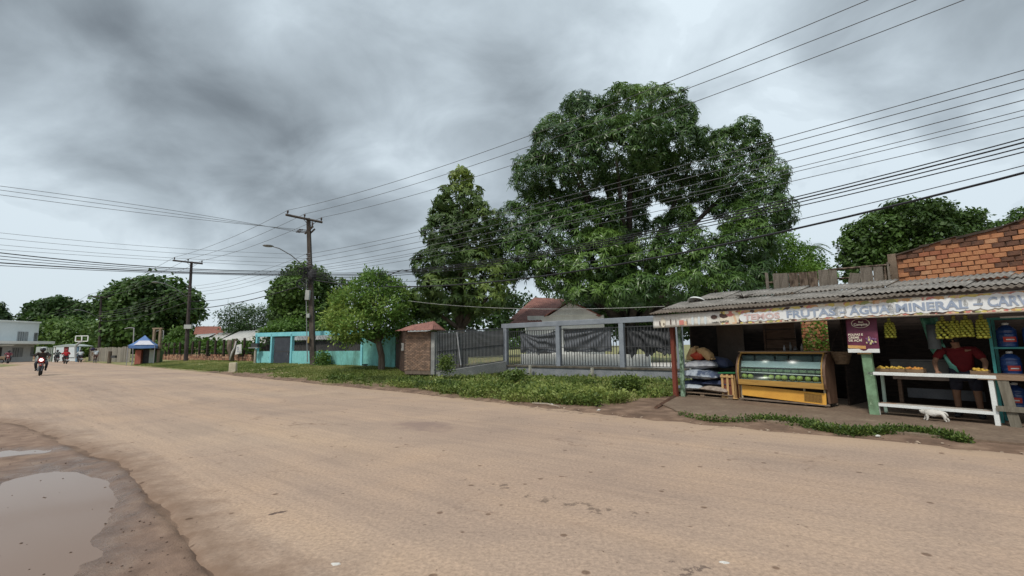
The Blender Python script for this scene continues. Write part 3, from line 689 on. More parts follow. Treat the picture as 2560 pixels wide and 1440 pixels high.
tree('lime_green_tree', 'fresh lime green tree above the weathered planks', lobes_px(rb, 36), tmpl_spray(9, .6, .26, 19, .4), 1.0, 9, LIME, tuple(D(1985, 850, 37)), .2, bump=.22, gap=-.6, gs=1.4, tb=.4, tv=.25, seed=20)
rt_ = [(2260, 550, 82, 40, 0), (2200, 575, 62, 45, 0), (2150, 600, 42, 45, 0), (2330, 560, 52, 35, 0), (2400, 560, 48, 30, 0), (2290, 600, 80, 45, 0), (2140, 645, 40, 35, 0), (2220, 640, 55, 40, 0), (2440, 570, 22, 20, 0), (2130, 690, 26, 20, 0), (2380, 595, 70, 30, 0)]
tree('spreading_tree', 'spreading dark tree behind the rough brick gable', lobes_px(rt_, 27), tmpl_spray(9, .42, .20, 21, .55), 1.0, 15, MIDL, tuple(D(2250, 860, 28)), .3, bump=.18, gap=-.5, gs=2.0, tb=.30, tv=.2, seed=22)
tree('small_far_tree', 'small dark treetop peeping over the brick gable at the right edge', lobes_px([(2560, 545, 30, 20, 0), (2510, 565, 22, 14, 0), (2590, 560, 40, 40, 0)], 30), tmpl_spray(9, .42, .20, 23, .55), 1.0, 14, DARKL, tuple(D(2570, 860, 31)), .2, seed=24, tb=.4)
tree('dark_far_tree', 'dark treetop behind the white building at the left edge', lobes_px([(-5, 800, 20, 16, 0), (-40, 790, 40, 30, 0)], 100), tmpl_spray(9, 1.2, .7, 25, .6), 1.0, 2, DARKL, tuple(D(-20, 880, 101)), .4, seed=26, tb=.2)
hz = [(700, 830, 40, 16, 0), (735, 818, 30, 16, 0), (820, 822, 45, 14, 2)]
tree('flowering_shrub', 'bright green bush with pale blooms over the turquoise wall', lobes_px(hz, 42), tmpl_spray(9, .5, .24, 27, .5), 1.0, 12, LIME, tuple(D(725, 870, 42.5)), .1, cat='shrub', seed=28, tb=.35, limbs=False)
for (u, v, r_, d_, lb) in [(805, 897, 13, 31.2, 'leafy green shrub at the foot of the tallest utility pole'), (452, 845, 20, 60, 'small leafy tree beside the red tiled roof far left')]:
    tree('shrub', lb, lobes_px([(u, v, r_, r_ * 1.2, 0), (u + r_ * .5, v + r_, r_ * .8, r_ * .7, 0)], d_), tmpl_spray(9, .3 * d_ / 31, .16 * d_ / 31, 29, .6), 1.0, 30 * (31 / d_) ** 2, MIDL, tuple(D(u, v + r_ * 1.8, d_)), .05, cat='shrub', seed=30, limbs=False)
# dark background growth behind everything on the left and middle, so the far field reads as tree line
bgw = [(u, 862 + rnd.uniform(-8, 6), 50, 22, rnd.uniform(-12, 12)) for u in range(-260, 1300, 55)]
P_, N__ = crown_points(lobes_px(bgw, 130), .5, 41, .25)
tag(scatter('far_woods', P_, N__, tmpl_spray(9, 2.0, 1.2, 31, .7), 1.0, DARKL, None, .3 + .2 * sines(P_, .2, 4)), 'distant line of dark woods closing the view', kind='stuff')
bgw = [(u, 800 + rnd.uniform(-20, 20), 62, 52, rnd.uniform(-2, 4)) for u in range(1060, 1960, 75)]
P_, N__ = crown_points(lobes_px(bgw, 42), 3.2, 43, .2)
tag(scatter('backyard_growth', P_, N__, tmpl_spray(9, .8, .42, 33, .6), 1.0, DARKL, None, .25 + .2 * sines(P_, .4, 5)), 'dense dark undergrowth behind the house and mango', kind='stuff')

# palm, only its head shows over the lime green tree
pb = D(2024, 618, 50); rt = root('palm_tree', 'small palm with drooping fronds beyond the lime green tree', 'palm', (pb.x, pb.y, .3))
MB().tube([(0, 0, -.5), (.1, 0, pb.z * .5), (0, 0, pb.z - .3)], [.18, .14, .12], 8).build('trunk', BARK2, rt, smooth=True)
for k in range(11):
    a = k * 2.4; m = MB(); up_ = .9 if k % 3 == 0 else .35
    sp = [Vector((math.cos(a) * 2.3 * t, math.sin(a) * 2.3 * t, pb.z - .3 + up_ * 2.2 * t - 2.2 * t * t)) for t in [0, .25, .5, .75, 1.0]]
    m.tube(sp, [.03, .025, .02, .015, .008], 4)
    for q in range(1, 15):
        t = q / 15; i_ = min(3, int(t * 4)); p = sp[i_].lerp(sp[i_ + 1], t * 4 - i_)
        for sg in (-1, 1):
            s_ = Vector((-math.sin(a), math.cos(a), 0)) * sg; l = .55 * math.sin(math.pi * min(1, t + .15)) + .12
            e_ = p + s_ * l * .7 + Vector((math.cos(a) * .2, math.sin(a) * .2, -l * .6))
            m.add([p, p + (e_ - p) * .5 + Vector((0, 0, .03)), e_, p + (e_ - p) * .45 - Vector((0, 0, .05))], [(0, 1, 2, 3)])
    m.build('frond', M('palm_green', (.03, .06, .02), (.07, .11, .03), 2), rt)

# verge grass and weeds
GRASS = leafmat('grass_blade', (.06, .085, .02), (.16, .21, .045), (.36, .34, .13), .3)
WEED = leafmat('weed_leaf', (.035, .065, .014), (.115, .17, .035), (.27, .32, .08), .25)
def tuft(n=5, h=.1, w_=.012, seed=0):
    r = random.Random(seed); V = []; F = []
    for k in range(n):
        a = r.uniform(0, 6.28); o = len(V); b = Vector((r.gauss(0, .03), r.gauss(0, .03), -.01)); l = h * r.uniform(.6, 1.3); ln = r.uniform(.2, .9)
        s_ = Vector((-math.sin(a), math.cos(a), 0)) * w_; d = Vector((math.cos(a), math.sin(a), 0))
        m_ = b + d * l * ln * .35 + Vector((0, 0, l * .6)); t = b + d * l * ln + Vector((0, 0, l * .9))
        V += [b - s_, b + s_, m_ + s_ * .8, m_ - s_ * .8, m_ - s_ * .8, m_ + s_ * .8, t + s_ * .1, t - s_ * .1]; F += [(o, o + 1, o + 2, o + 3), (o + 4, o + 5, o + 6, o + 7)]
    return np.array([tuple(v) for v in V]), np.array(F)
def region_px(n, u0, u1, v0, v1, poly_=None):
    U = rng.uniform(u0, u1, n); Vv = rng.uniform(v0, v1, n); out = []
    for u, v in zip(U, Vv):
        r = ray(u, v); t = (.15 - CZ) / r.z
        out.append((r.x * t, r.y * t))
    return np.array(out)
# turf tufts spread over the verge, denser near
cand = []
for _ in range(2):
    s_ = rng.uniform(-2, 52, 60000); b_ = rng.uniform(.2, 13, 60000)
    cand.append(np.column_stack([1.2 + -.80 * s_ + .6 * b_, 12.4 + .60 * s_ + .8 * b_]))
C_ = np.vstack(cand); C_ = C_[C_[:, 1] < 56]
zc, gc, _, ec, _ = ground(C_)
a__ = (C_[:, 0] - 5.2) * .6 - (C_[:, 1] - 14.5) * .8
dd = np.hypot(C_[:, 0], C_[:, 1]); ok = (rng.random(len(C_)) < gc * np.clip(26 / dd, .25, 1) * (.35 + .9 * (fbm(C_, .5, 21) > .42))) & (ec > .35) & (a__ < -.3)
C_ = C_[ok]; zc = zc[ok]; dd = dd[ok]
t = .55 + .5 * (fbm(C_, .35, 9) - .5) * 2 + rng.normal(0, .12, len(C_))
o = scatter('verge_grass', np.column_stack([C_, zc]), np.zeros((len(C_), 3)) + [0, 0, 1.], tuft(5, .085, .009, 2), 1.25, GRASS, None, t, jit=.25)
tag(o, 'short patchy grass on the verge along the far side of the road', kind='stuff')
# rank weeds in front of the grey fence
fb = MB()
wpts = []
cand = rng.uniform(0, 1, (90000, 2))
A0, A1 = np.array([-7.0, 19.5]), np.array([4.6, 12.2])
pp = A0 + (A1 - A0) * cand[:, :1] + np.array([.55, .83]) * (cand[:, 1:] * 9.5 - .8)
zw, gw, _, ew, _ = ground(pp)
gfb = (pp[:, 0] - GF.o[0]) * GF.n[0] + (pp[:, 1] - GF.o[1]) * GF.n[1]
aa = (pp[:, 0] - 5.2) * .6 - (pp[:, 1] - 14.5) * .8; bb = (pp[:, 0] - 5.2) * .8 + (pp[:, 1] - 14.5) * .6
al = cand[:, 0]
dens = ss(.15, .8, ew + (fbm(pp, 1.2, 31) - .5) * 1.4 - .5 * (1 - ss(.25, .5, al))) * (gfb < -.25) * ((aa < -.35) | (bb > 5)) * (.3 + .7 * ss(.1, .45, al)) * (.10 + (fbm(pp, .8, 33) > .47) * .9) * (.35 + .65 * (fbm(pp, 3.5, 34) > .42))
dens = dens * (1 - .72 * ss(1.4, 3.0, ew)) * (1 - .8 * ((aa > -2.2) & (bb > -2.0)))
ok = rng.random(len(pp)) < dens; pp = pp[ok]; zw = zw[ok]; al = al[ok]; ew = ew[ok]
hgt = (.05 + .20 * ss(.3, 1.2, ew) * (1 - .75 * ss(2.6, 4.6, ew))) * ss(-.1, .6, al + .15) * (.5 + fbm(pp, 1.5, 35)); hz_ = rng.random(len(pp)) ** .8
tw = .42 + (fbm(pp, .8, 37) - .5) * 1.2 + (fbm(pp, 3.0, 39) - .5) * .6 + .22 * hz_ + rng.normal(0, .1, len(pp))
half = rng.random(len(pp)) < .75
o = scatter('roadside_weeds', np.column_stack([pp, zw + hgt * hz_])[half], np.zeros((half.sum(), 3)) + [0, 0, 1.], tmpl_spray(8, .17, .085, 35, .5), 1.15, WEED, None, tw[half], jit=1.0)
tag(o, 'rank creeping weeds heaped along the road in front of the grey fence', kind='stuff')
o = scatter('tall_grass', np.column_stack([pp, zw])[~half], np.zeros(((~half).sum(), 3)) + [0, 0, 1.], tuft(5, .20, .009, 4), 1.0, GRASS, None, tw[~half] + .1, jit=.5)
tag(o, 'longer grass stems growing through the weeds before the grey fence', kind='stuff')
# taller clumps standing out of the weeds
for i, (u, v, d, r_, h_, lb) in enumerate([(1116, 908, 22.5, 13, 22, 'leafy weed standing up in front of the driveway gate'), (1572, 955, 16.5, 30, 15, 'bushy weed clump beside the lower slab'), (1290, 935, 20, 26, 10, 'dark weed clump at the foot of the first fence post'),
                                     (1625, 985, 15.2, 36, 10, 'yellowish weed clump in front of the lower slab'), (1440, 988, 15.5, 44, 10, 'sprawling weed clump near the middle of the weeds'), (870, 945, 23.5, 42, 7, 'low dark weed patch before the street tree')]):
    P_, N__ = crown_points(sublobes(lobes_px([(u, v + h_ * .4, r_, h_ * .8, 0)], d), 7, 60 + i, .3, .7), 75, 60 + i, .6)
    b = D(u, v + h_, d); rt = root('tall_weed', lb, 'weed', (b.x, b.y, gz(b.x, b.y)), group='taller weed clumps on the verge')
    scatter('leaves', P_ - np.array([b.x, b.y, gz(b.x, b.y)]), N__, tmpl_spray(8, .2, .10, 61 + i, .5), 1.0, WEED, rt, .5 + .25 * sines(P_, 2.5, i) + rng.normal(0, .12, len(P_)) + (.15 if i in (3, 4) else -.05), jit=1.)
# strip of creeping weed along the pavement edge
nS = 2900; q = rng.uniform(0, 1, nS); u_ = 1700 + q * 720
ctr = np.array([(lambda p: (p[0], p[1]))(GP(1700 + k * 7.2, 1038 + (k / 100) * 62 + 7 * math.sin(k * .045 * 3))) for k in range(101)])
base_ = ctr[(q * 100).astype(int)] + rng.normal(0, 1, (nS, 2)) * (.04 + .075 * np.sin(np.pi * np.clip(q, 0.02, 1)) * (q > .2)[:])[:, None] * np.array([1.0, .8])
keep_ = rng.random(nS) < np.where(q < .28, .22, 1); base_ = base_[keep_]
o = scatter('edge_weeds', np.column_stack([base_, np.full(len(base_), .0) + rng.uniform(-.02, .045, len(base_))]), np.zeros((len(base_), 3)) + [0, 0, 1.], tmpl_spray(7, .11, .055, 37, .5), 1.0, WEED, None, .35 + rng.normal(0, .15, len(base_)), jit=1.0)
tag(o, 'narrow strip of creeping weed along the edge of the stall pavement', kind='stuff')
# pebbles and clods
def stones(name, label, P, smin, smax, mat):
    V_ = []; F_ = []; b = MB()
    for (x, y, z_) in P:
        s_ = rnd.uniform(smin, smax); b.ell((x, y, z_), (s_, s_ * rnd.uniform(.6, 1), s_ * rnd.uniform(.35, .6)), 5, 4, Matrix.Rotation(rnd.uniform(0, 6), 4, 'Z'), .4, rnd.random() * 9)
    return tag(b.build(name, mat), label, kind='stuff')
pm = []
for _ in range(230):
    u, v = rnd.uniform(-60, 520), rnd.uniform(1060, 1440); p = GP(u, v); pm.append(p)
A_ = np.array(pm); zA = ground(A_)[0]
stones('pebbles', 'loose pebbles and clods scattered over the muddy shoulder', [(x, y, max(float(z_), PW) + .002) for (x, y), z_ in zip(pm, zA) if z_ > PW - .004 or rnd.random() < .25][:420], .004, .014, M('clod', (.07, .045, .035), (.17, .12, .09), 8, .9))
pm = [(lambda p: (p[0] + rnd.gauss(0, .10) + .06, p[1] + rnd.gauss(0, .10) + .1))(FARd[rnd.randrange(30, min(len(FARd), 190))]) for _ in range(420)]
A_ = np.array(pm); zA = ground(A_)[0]
stones('gravel', 'gravel and dry litter along the far edge of the road', [(x, y, float(z_) + .012) for (x, y), z_ in zip(pm, zA)], .012, .04, M('grit', (.20, .13, .09), (.42, .33, .25), 6, .9))

# ------------------------------------------------------------ fruit stall
def sroot(name, label, cat, a, b, z=.03, group=None, rz=0): return root(name, label, cat, ST.w(a, b, z), ST.rz + rz, group)
def prismx(m, poly_, x0, x1):
    n = len(poly_); vs = [(x0, y, z_) for y, z_ in poly_] + [(x1, y, z_) for y, z_ in poly_]
    fs = [tuple(range(n)), tuple(range(n, 2 * n))[::-1]] + [(i, i + n, (i + 1) % n + n, (i + 1) % n) for i in range(n)]
    return m.add(vs, fs)
PAVE = M('worn_concrete', (.165, .115, .082), (.27, .20, .145), 1.3, .85, .35, fine=.2, c3=(.21, .155, .11))
fe = [GP(u, v) for u, v in [(1650, 1011), (1690, 1030), (1760, 1040), (1880, 1052), (2000, 1064), (2200, 1081), (2400, 1099), (2560, 1113), (2700, 1128)]]
fe = [(p[0], p[1]) for p in densify(fe, .05, .2)]
pv = fe + [tuple(ST.w(11.5, -1.5).xy), tuple(ST.w(11.5, 3.4).xy), tuple(ST.w(-.3, 3.4).xy), tuple(ST.w(-.3, .2).xy)]
n = len(pv); me_v = [(x, y, .03) for x, y in pv] + [(x, y, -.12) for x, y in pv]
o = MB().add(me_v, [tuple(range(n))[::-1]] + [(i, (i + 1) % n, (i + 1) % n + n, i + n) for i in range(n)]).build('pavement', PAVE)
tag(o, 'worn earthy concrete apron under the fruit stall', kind='structure')

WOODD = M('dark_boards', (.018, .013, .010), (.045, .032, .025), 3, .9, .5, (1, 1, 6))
WOODB = M('brown_boards', (.10, .062, .042), (.17, .11, .075), 3, .85, .5, (1, 1, 7))
WOODG = M('weathered_planks', (.12, .10, .08), (.30, .26, .21), 3.5, .9, .6, (4, 4, .7), c3=(.22, .19, .155), fine=.3)
WOODK = M('stained_planks', (.045, .03, .022), (.20, .15, .11), 3.5, .9, .6, (3, 3, .9), lo=.42, hi=.62, fine=.3)
GREENP = M('flaking_green_paint', (.20, .33, .20), (.30, .42, .27), 6, .7, .3, c3=(.12, .19, .11), lo=.4, hi=.7)
MOSSP = M('mossy_green_post', (.05, .085, .05), (.28, .40, .29), 9, .8, .4, (1, 1, .6), lo=.42, hi=.58)
REDP = M('oxide_red_paint', (.17, .045, .032), (.24, .07, .045), 4, .6, .3, (8, 8, .5))
WHITEP = M('white_paint', (.72, .74, .72), (.58, .60, .57), 4, .55, .2, (1, 1, 1), lo=.5, hi=.8)
TEAL = M('teal_metal', (.04, .22, .21), (.06, .30, .28), 5, .5)
stall = sroot('fruit_stall', 'open fruit stall with corrugated roof, printed banner and painted posts', 'stall', 0, 0)
m = MB().span(-.215, -.085, -.05, .05, -.03, 1.1).span(-.213, -.087, -.048, .048, 1.105, 2.2)
for k in range(5): m.span(-.205 + k * .026, -.195 + k * .026, -.056, -.05, 0, 2.18)
m.build('red_post', REDP, stall)
MB().tube([(.02, .12, 0), (.04, .12, 1.1), (.02, .12, 2.3)], [.075, .065, .07], 8).build('mossy_post', MOSSP, stall)
MB().box((4.90, .0, 1.08), (.19, .12, 2.2), (0, R(-1.5), 0), .012).build('green_post', GREENP, stall)
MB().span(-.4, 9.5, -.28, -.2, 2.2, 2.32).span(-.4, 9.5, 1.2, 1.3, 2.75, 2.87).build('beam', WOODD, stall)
# walls
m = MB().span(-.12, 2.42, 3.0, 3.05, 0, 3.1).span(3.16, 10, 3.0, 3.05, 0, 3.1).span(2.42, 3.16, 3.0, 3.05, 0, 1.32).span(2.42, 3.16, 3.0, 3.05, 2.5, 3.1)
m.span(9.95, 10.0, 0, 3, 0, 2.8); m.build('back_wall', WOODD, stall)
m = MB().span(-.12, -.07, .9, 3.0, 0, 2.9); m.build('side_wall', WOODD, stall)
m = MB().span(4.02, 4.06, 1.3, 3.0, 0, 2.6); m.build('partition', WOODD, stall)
MB().box((.72, 1.9, 1.2), (.85, .03, 2.4), (0, 0, R(4))).build('plywood_sheet', M('grey_brown_ply', (.085, .068, .055), (.13, .105, .085), 2, .8, .2), stall)
for k in range(7): MB().box((1.98, 2.6, .35 + k * .31), (.86, .025, .28), (rnd.uniform(-.02, .02), rnd.uniform(-.01, .01), 0)).build('board', WOODB, stall)
MB().box((1.52, 2.55, 1.2), (.05, .05, 2.4)).build('stud', WOODB, stall)
# corrugated roof: three overlapping rows of sheets
FIB = M('fibre_cement', (.15, .14, .125), (.33, .315, .29), 2.2, .85, .5, (1, 1, 1), fine=.35, c3=(.27, .25, .225))
FIBD = M('dirty_fibre_cement', (.10, .08, .062), (.19, .16, .13), 2.4, .9, .5, fine=.35)
SL = (3.25 - 2.62) / 2.45
def sheet_mesh(width, length, name, mat):
    waves = round(width / .106)
    return MB().sheet(lambda u, v: (u * width, v * length, (.017 * math.sin(u * waves * 2 * math.pi))), waves * 6, 3, .008).mesh(name, mat, True)
sm1 = sheet_mesh(1.062, .66, 'roof_sheet', FIBD); sm2 = sheet_mesh(1.062, 1.18, 'roof_sheet', FIB); sm3 = sheet_mesh(1.062, 1.18, 'roof_sheet', FIB)
for row, (b0, sm, a0, nn, dz) in enumerate([(-.52, sm1, -.62, 10, 0), (-.02, sm2, -.50, 10, .035), (1.02, sm3, .02, 10, .07)]):
    for k in range(nn):
        link('roof_sheet', sm, stall, (a0 + k * 1.02, b0 + rnd.uniform(-.025, .025), 2.60 + (b0 + .52) * (SL - .013 * k) + dz - (k % 2) * .012 + rnd.uniform(-.008, .008)), (math.atan(SL - .013 * k) + rnd.uniform(-.008, .008), rnd.uniform(-.006, .006), rnd.uniform(-.01, .01)))
# banner
BX0, BX1, BY = -.60, 9.3, -.36
ban = sroot('banner', 'long faded white banner with fruit print and lettering under the stall eave', 'banner', 0, BY, 0)
BANW = M('banner_vinyl', (.76, .74, .70), (.66, .63, .56), 1.2, .5, .05)
MB().sheet(lambda u, v: (BX0 + u * (BX1 - BX0), .006 * math.sin(u * 31) * (1 - v), 2.175 + v * .40 + .012 * math.sin(u * 14)), 120, 4, Vector((0, .012, 0))).build('vinyl', BANW, ban, smooth=True)
PRC = [M('print_' + k_, c, c, 2, .5, fine=.05) for k_, c in [('yellow', (.70, .58, .18)), ('pink', (.62, .24, .20)), ('orange', (.62, .36, .17)), ('green', (.36, .38, .15)), ('dark', (.10, .06, .05)), ('peach', (.72, .50, .33)), ('cream', (.74, .68, .55)), ('ice', (.62, .68, .70))]]
def disc(m, x, z_, rx, rz_, y, n_=10, ph=0):
    vs = [(x + rx * math.cos(2 * math.pi * k / n_ + ph), y, z_ + rz_ * math.sin(2 * math.pi * k / n_ + ph)) for k in range(n_)]
    vs2 = [(a_, y + .002, c_) for a_, _, c_ in vs]
    m.add(vs + vs2, [tuple(range(n_)), tuple(range(n_, 2 * n_))[::-1]] + [(i, (i + 1) % n_, (i + 1) % n_ + n_, i + n_) for i in range(n_)])
m = MB(); a = 1.72
def topz(a): return 2.575 + .012 * math.sin((a - BX0) / (BX1 - BX0) * 14)
lay = 0
m.cur = 6
for k in range(44): m.box((1.75 + k * .17, -.0165 - .0, 2.375 + .012 * math.sin((1.75 + k * .17 - BX0) / (BX1 - BX0) * 14)), (.168, .003, .37))
while a < 9.1:
    lay += 1
    r_ = rnd.choice([.03, .05, .07, .09]); m.cur = rnd.choices(range(7), [5, 3, 3, .6, 1.3, 4, 4])[0]
    disc(m, a, topz(a) - r_ * .9 - .01, r_ * 1.3, r_ * .85, -.020 - (lay % 6) * .0012); a += r_ * rnd.uniform(.7, 1.5)
a = 1.75
while a < 9.1:
    lay += 1
    r_ = rnd.uniform(.02, .045); m.cur = rnd.choices(range(7), [3, 3, 2, 1, 2.5, 3, 4])[0]
    disc(m, a, topz(a) - .375 + r_ * .6, r_ * 1.5, r_ * .6, -.020 - (lay % 6) * .0012); a += r_ * rnd.uniform(.8, 1.8)
tag(m.build('fruit_print', PRC, ban), kind='stuff')
# left end prints: bottles, tins, charcoal lumps, salmon arc
def ba(u): return ST.pix(u, 800, BY)[0]
def pp(name, ci, *a_, **k_):
    m = MB(); disc(m, *a_, **k_); m.build(name, PRC[ci], ban)
for u, w_, h_ in [(1650, .05, .16), (1660, .05, .09), (1677, .04, .2), (1690, .025, .18), (1718, .025, .18)]: pp('bottle_print', 4, ba(u), 2.24 + h_ / 2, w_ / 2, h_ / 2, -.018)
pp('tin_print', 1, ba(1704), 2.31, .11, .10, -.019, 4, R(45)); pp('tin_print', 5, ba(1714), 2.28, .06, .09, -.0175, 4, R(45))
pp('jar_print', 6, ba(1658), 2.35, .09, .16, -.0172)
for u in (1732, 1748, 1764): pp('bottle_print', 7, ba(u), 2.34, .045, .13, -.0176)
m = MB(); m.add([(ba(1841) + .03 * math.cos(k * .45) - .03 + e_, -.021, 2.20 + k * .045) for k in range(9) for e_ in (-.03, .03)], [(2 * k, 2 * k + 1, 2 * k + 3, 2 * k + 2) for k in range(8)]); m.build('arc_print', PRC[5], ban)
pp('charcoal_print', 4, ba(1786), 2.42, .10, .06, -.019, 7, .3); pp('charcoal_print', 4, ba(1811), 2.445, .14, .085, -.0195, 7, .1)
pp('berry_print', 4, ba(1852), 2.28, .05, .08, -.024, 8)
LETT = M('lettering_blue', (.29, .35, .46), (.36, .42, .52), 3, .5, fine=.04); LETW = M('lettering_halo', (.80, .82, .82), (.74, .76, .77), 3, .5, fine=.04)
LETP = M('lettering_pink', (.62, .44, .42), (.66, .52, .50), 3, .5, fine=.04); BLK = M('print_black', (.03, .03, .03), (.05, .05, .05), 3, .6)
def word(txt, u0, u1, zb, h, mat, halo=True, bold=.007, y=-.046, par=None, bb=BY):
    x0, x1 = ST.pix(u0, 790, bb)[0], ST.pix(u1, 790, bb)[0]
    o = font(txt, h / .72, mat, par or ban, (x0, y, zb), bold=bold); wd_ = max(v.co.x for v in o.data.vertices) - min(v.co.x for v in o.data.vertices)
    o.scale.x = (x1 - x0) / max(wd_, .01)
    if halo:
        # a filled cloud between the letters
        m = MB(); n_ = int((x1 - x0) / .12)
        for k in range(n_ + 1): disc(m, x0 + (x1 - x0) * k / max(n_, 1), zb + h * .5 + (.01 if k % 2 else -.01), .14, h * .80, y + .0085 + (k % 2) * .0012, 12)
        tag(m.build('cloud_print', LETW, par or ban), kind='stuff')
word('TEMOS', 1862, 1952, 2.285, .15, LETP); word('FRUTAS', 1967, 2090, 2.285, .17, LETT); word('-', 2102, 2114, 2.29, .16, LETT)
word('ÁGUA', 2128, 2230, 2.28, .17, LETT); word('MINERAL', 2242, 2423, 2.285, .17, LETT); word('-', 2438, 2461, 2.30, .16, LETT)
word('CARVÃO', 2474, 2640, 2.295, .18, LETT)
word('CARVÃO', 1780, 1797, 2.245, .035, BLK, False, .002, -.024); word('CARVÃO', 1800, 1822, 2.245, .05, BLK, False, .003, -.024)

# weathered planks standing above the roof
pf = root('plank_screen', 'screen of weathered upright planks standing above the stall roof', 'fence', ST.w(0, 3.2, 0), ST.rz)
for (x0, x1, tl, tr, lean, mt_) in [(215, 265, 812, 830, 0, WOODG), (345, 455, 842, 838, 0, WOODG), (460, 600, 838, 832, 0, WOODG), (615, 770, 835, 828, 0, WOODK), (780, 935, 828, 812, 0, WOODK), (940, 1095, 812, 800, 0, WOODK),
                              (1108, 1290, 790, 778, 0, WOODG), (1296, 1425, 785, 778, .0, WOODG), (1600, 1800, 815, 850, 11, WOODG), (1812, 2020, 745, 735, 0, WOODG), (2028, 2200, 728, 720, 0, WOODG), (2215, 2250, 725, 720, 0, WOODK), (2262, 2300, 640, 640, 0, WOODG)]:
    u0, u1 = 1880 + x0 / 6.737, 1880 + x1 / 6.737; vt = 560 + (tl + tr) / 2 / 6.737
    a0, zt = ST.pix(u0, vt, 3.2); a1, _ = ST.pix(u1, vt, 3.2)
    dz = rnd.uniform(-.01, .02); m = MB()
    ww = a1 - a0; zb = 2.75
    pl = [(-ww / 2, 0), (ww / 2, 0), (ww / 2 + rnd.uniform(-.012, .012), (zt - zb) * .5), (ww / 2 - rnd.uniform(0, .012), zt - zb - rnd.uniform(0, .02)), (-ww / 2 + rnd.uniform(0, .01), zt - zb + rnd.uniform(0, .02)), (-ww / 2 + rnd.uniform(-.012, .01), (zt - zb) * .55)]
    m.prism(pl, -.014, .014); m.build('plank', mt_, pf, ((a0 + a1) / 2 - (.12 if lean else 0), rnd.uniform(-.01, .02), zb), (0, R(lean), 0))
a0, z0 = ST.pix(2070, 675, 3.24); a1, z1 = ST.pix(2225, 662, 3.24)
MB().tube([(a0, .04, z0), (a1, .04, z1)], .035, 4).build('rail', WOODK, pf)
a0, z0 = ST.pix(1912, 700, 3.24); MB().tube([(a0, .05, z0 - .1), (a1, .05, z1 - .3)], .03, 4).build('rail', WOODK, pf)

# rough brick gable behind the stall
bw = root('brick_gable', 'rough orange hollow brick gable wall with a sloping top, behind the stall roof', 'wall', ST.w(0, 3.55, 0), ST.rz)
rake = [ST.pix(u, v, 3.5) for u, v in [(2237, 634), (2352, 599), (2497, 566), (2560, 543)]]; rake.append((rake[-1][0] + 2.2, rake[-1][1] + .95))
def rz_(a):
    for (x0, z0), (x1, z1) in zip(rake[:-1], rake[1:]):
        if a <= x1: return z0 + (z1 - z0) * (a - x0) / (x1 - x0)
    return rake[-1][1]
BA0, BA1 = rake[0][0], rake[-1][0]
BRK = [M('brick_orange', (.42, .175, .085), (.52, .25, .125), 3, .85, .3), M('brick_pale', (.46, .23, .12), (.54, .30, .17), 3, .85, .3), M('brick_red', (.34, .12, .065), (.44, .18, .10), 3, .85, .3),
       M('brick_sooty', (.07, .045, .035), (.20, .10, .065), 4, .9, .3)]
bl, bh = .235, .125
bme = []
for mt_ in BRK:
    m = MB().box((0, 0, 0), (bl - .022, .10, bh - .020), None, .006)
    for q in (-.03, 0, .03): m.span(-bl / 2 + .016, bl / 2 - .016, -.053, -.049, q - .006, q + .006)
    bme.append(m.mesh('brick', mt_))
m = MB(); m.prism([(BA0, 2.4), (BA1, 2.4)] + [(a_, z_ - .03) for a_, z_ in rake[::-1]], -.035, .06); m.build('mortar_core', M('clay_mortar', (.10, .055, .035), (.33, .15, .08), 2.2, .95, .5, lo=.42, hi=.52), bw)
row = 0; z_ = 2.5
while z_ < rake[-1][1]:
    a = BA0 + .03 + (bl / 2 if row % 2 else 0) + bl / 2
    while a < BA1 - .1:
        if z_ + bh / 2 < rz_(a - bl / 2) - .02 and z_ > 3.1:
            q = rnd.random(); sooty = mnoise.noise(Vector((a * .9, z_ * 1.6, 3))) > .08 and a > 6.3 or (a < BA0 + .4 and q < .6) or (z_ > rz_(a) - .32 and q < .45)
            if q > .03: 
                smooth_ = 5.4 < a < 7.0 and z_ < 4.1
                link('brick', bme[3] if sooty and rnd.random() < .75 else bme[rnd.choices([0, 1, 2], [6, 3 if not smooth_ else 1, 2])[0]], bw,
                     (a + rnd.uniform(-.006, .006), (-.022 if smooth_ else rnd.uniform(-.045, .012) - .01), z_ + rnd.uniform(-.004, .004)), (rnd.uniform(-.02, .02), rnd.uniform(-.02, .02), rnd.uniform(-.02, .02)))
        a += bl
    z_ += bh; row += 1
m = MB(); x = BA0 + .02
while x < BA1 - .05:
    l = rnd.uniform(.18, .55); x2 = min(BA1, x + l); za, zb = rz_(x) + rnd.uniform(-.035, .012), rz_(x2) + rnd.uniform(-.035, .012); t = rnd.uniform(.02, .06)
    m.add([(x, -.10, za - t), (x2 - .004, -.10, zb - t), (x2 - .004, .3, zb - t), (x, .3, za - t), (x, -.10, za), (x2 - .004, -.10, zb), (x2 - .004, .3, zb), (x, .3, za)], [(0, 1, 2, 3), (4, 7, 6, 5), (0, 4, 5, 1), (1, 5, 6, 2), (2, 6, 7, 3), (3, 7, 4, 0)])
    x = x2
tag(m.build('roof_edge', M('dark_roof_edge', (.05, .038, .03), (.11, .08, .06), 3, .9), bw), kind='stuff')
MB().span(BA0 - .17, BA0 + .02, -.08, .12, 2.4, rake[0][1] - .0).build('corner_column', M('stained_render', (.12, .09, .065), (.24, .18, .13), 3, .9, .4), bw)
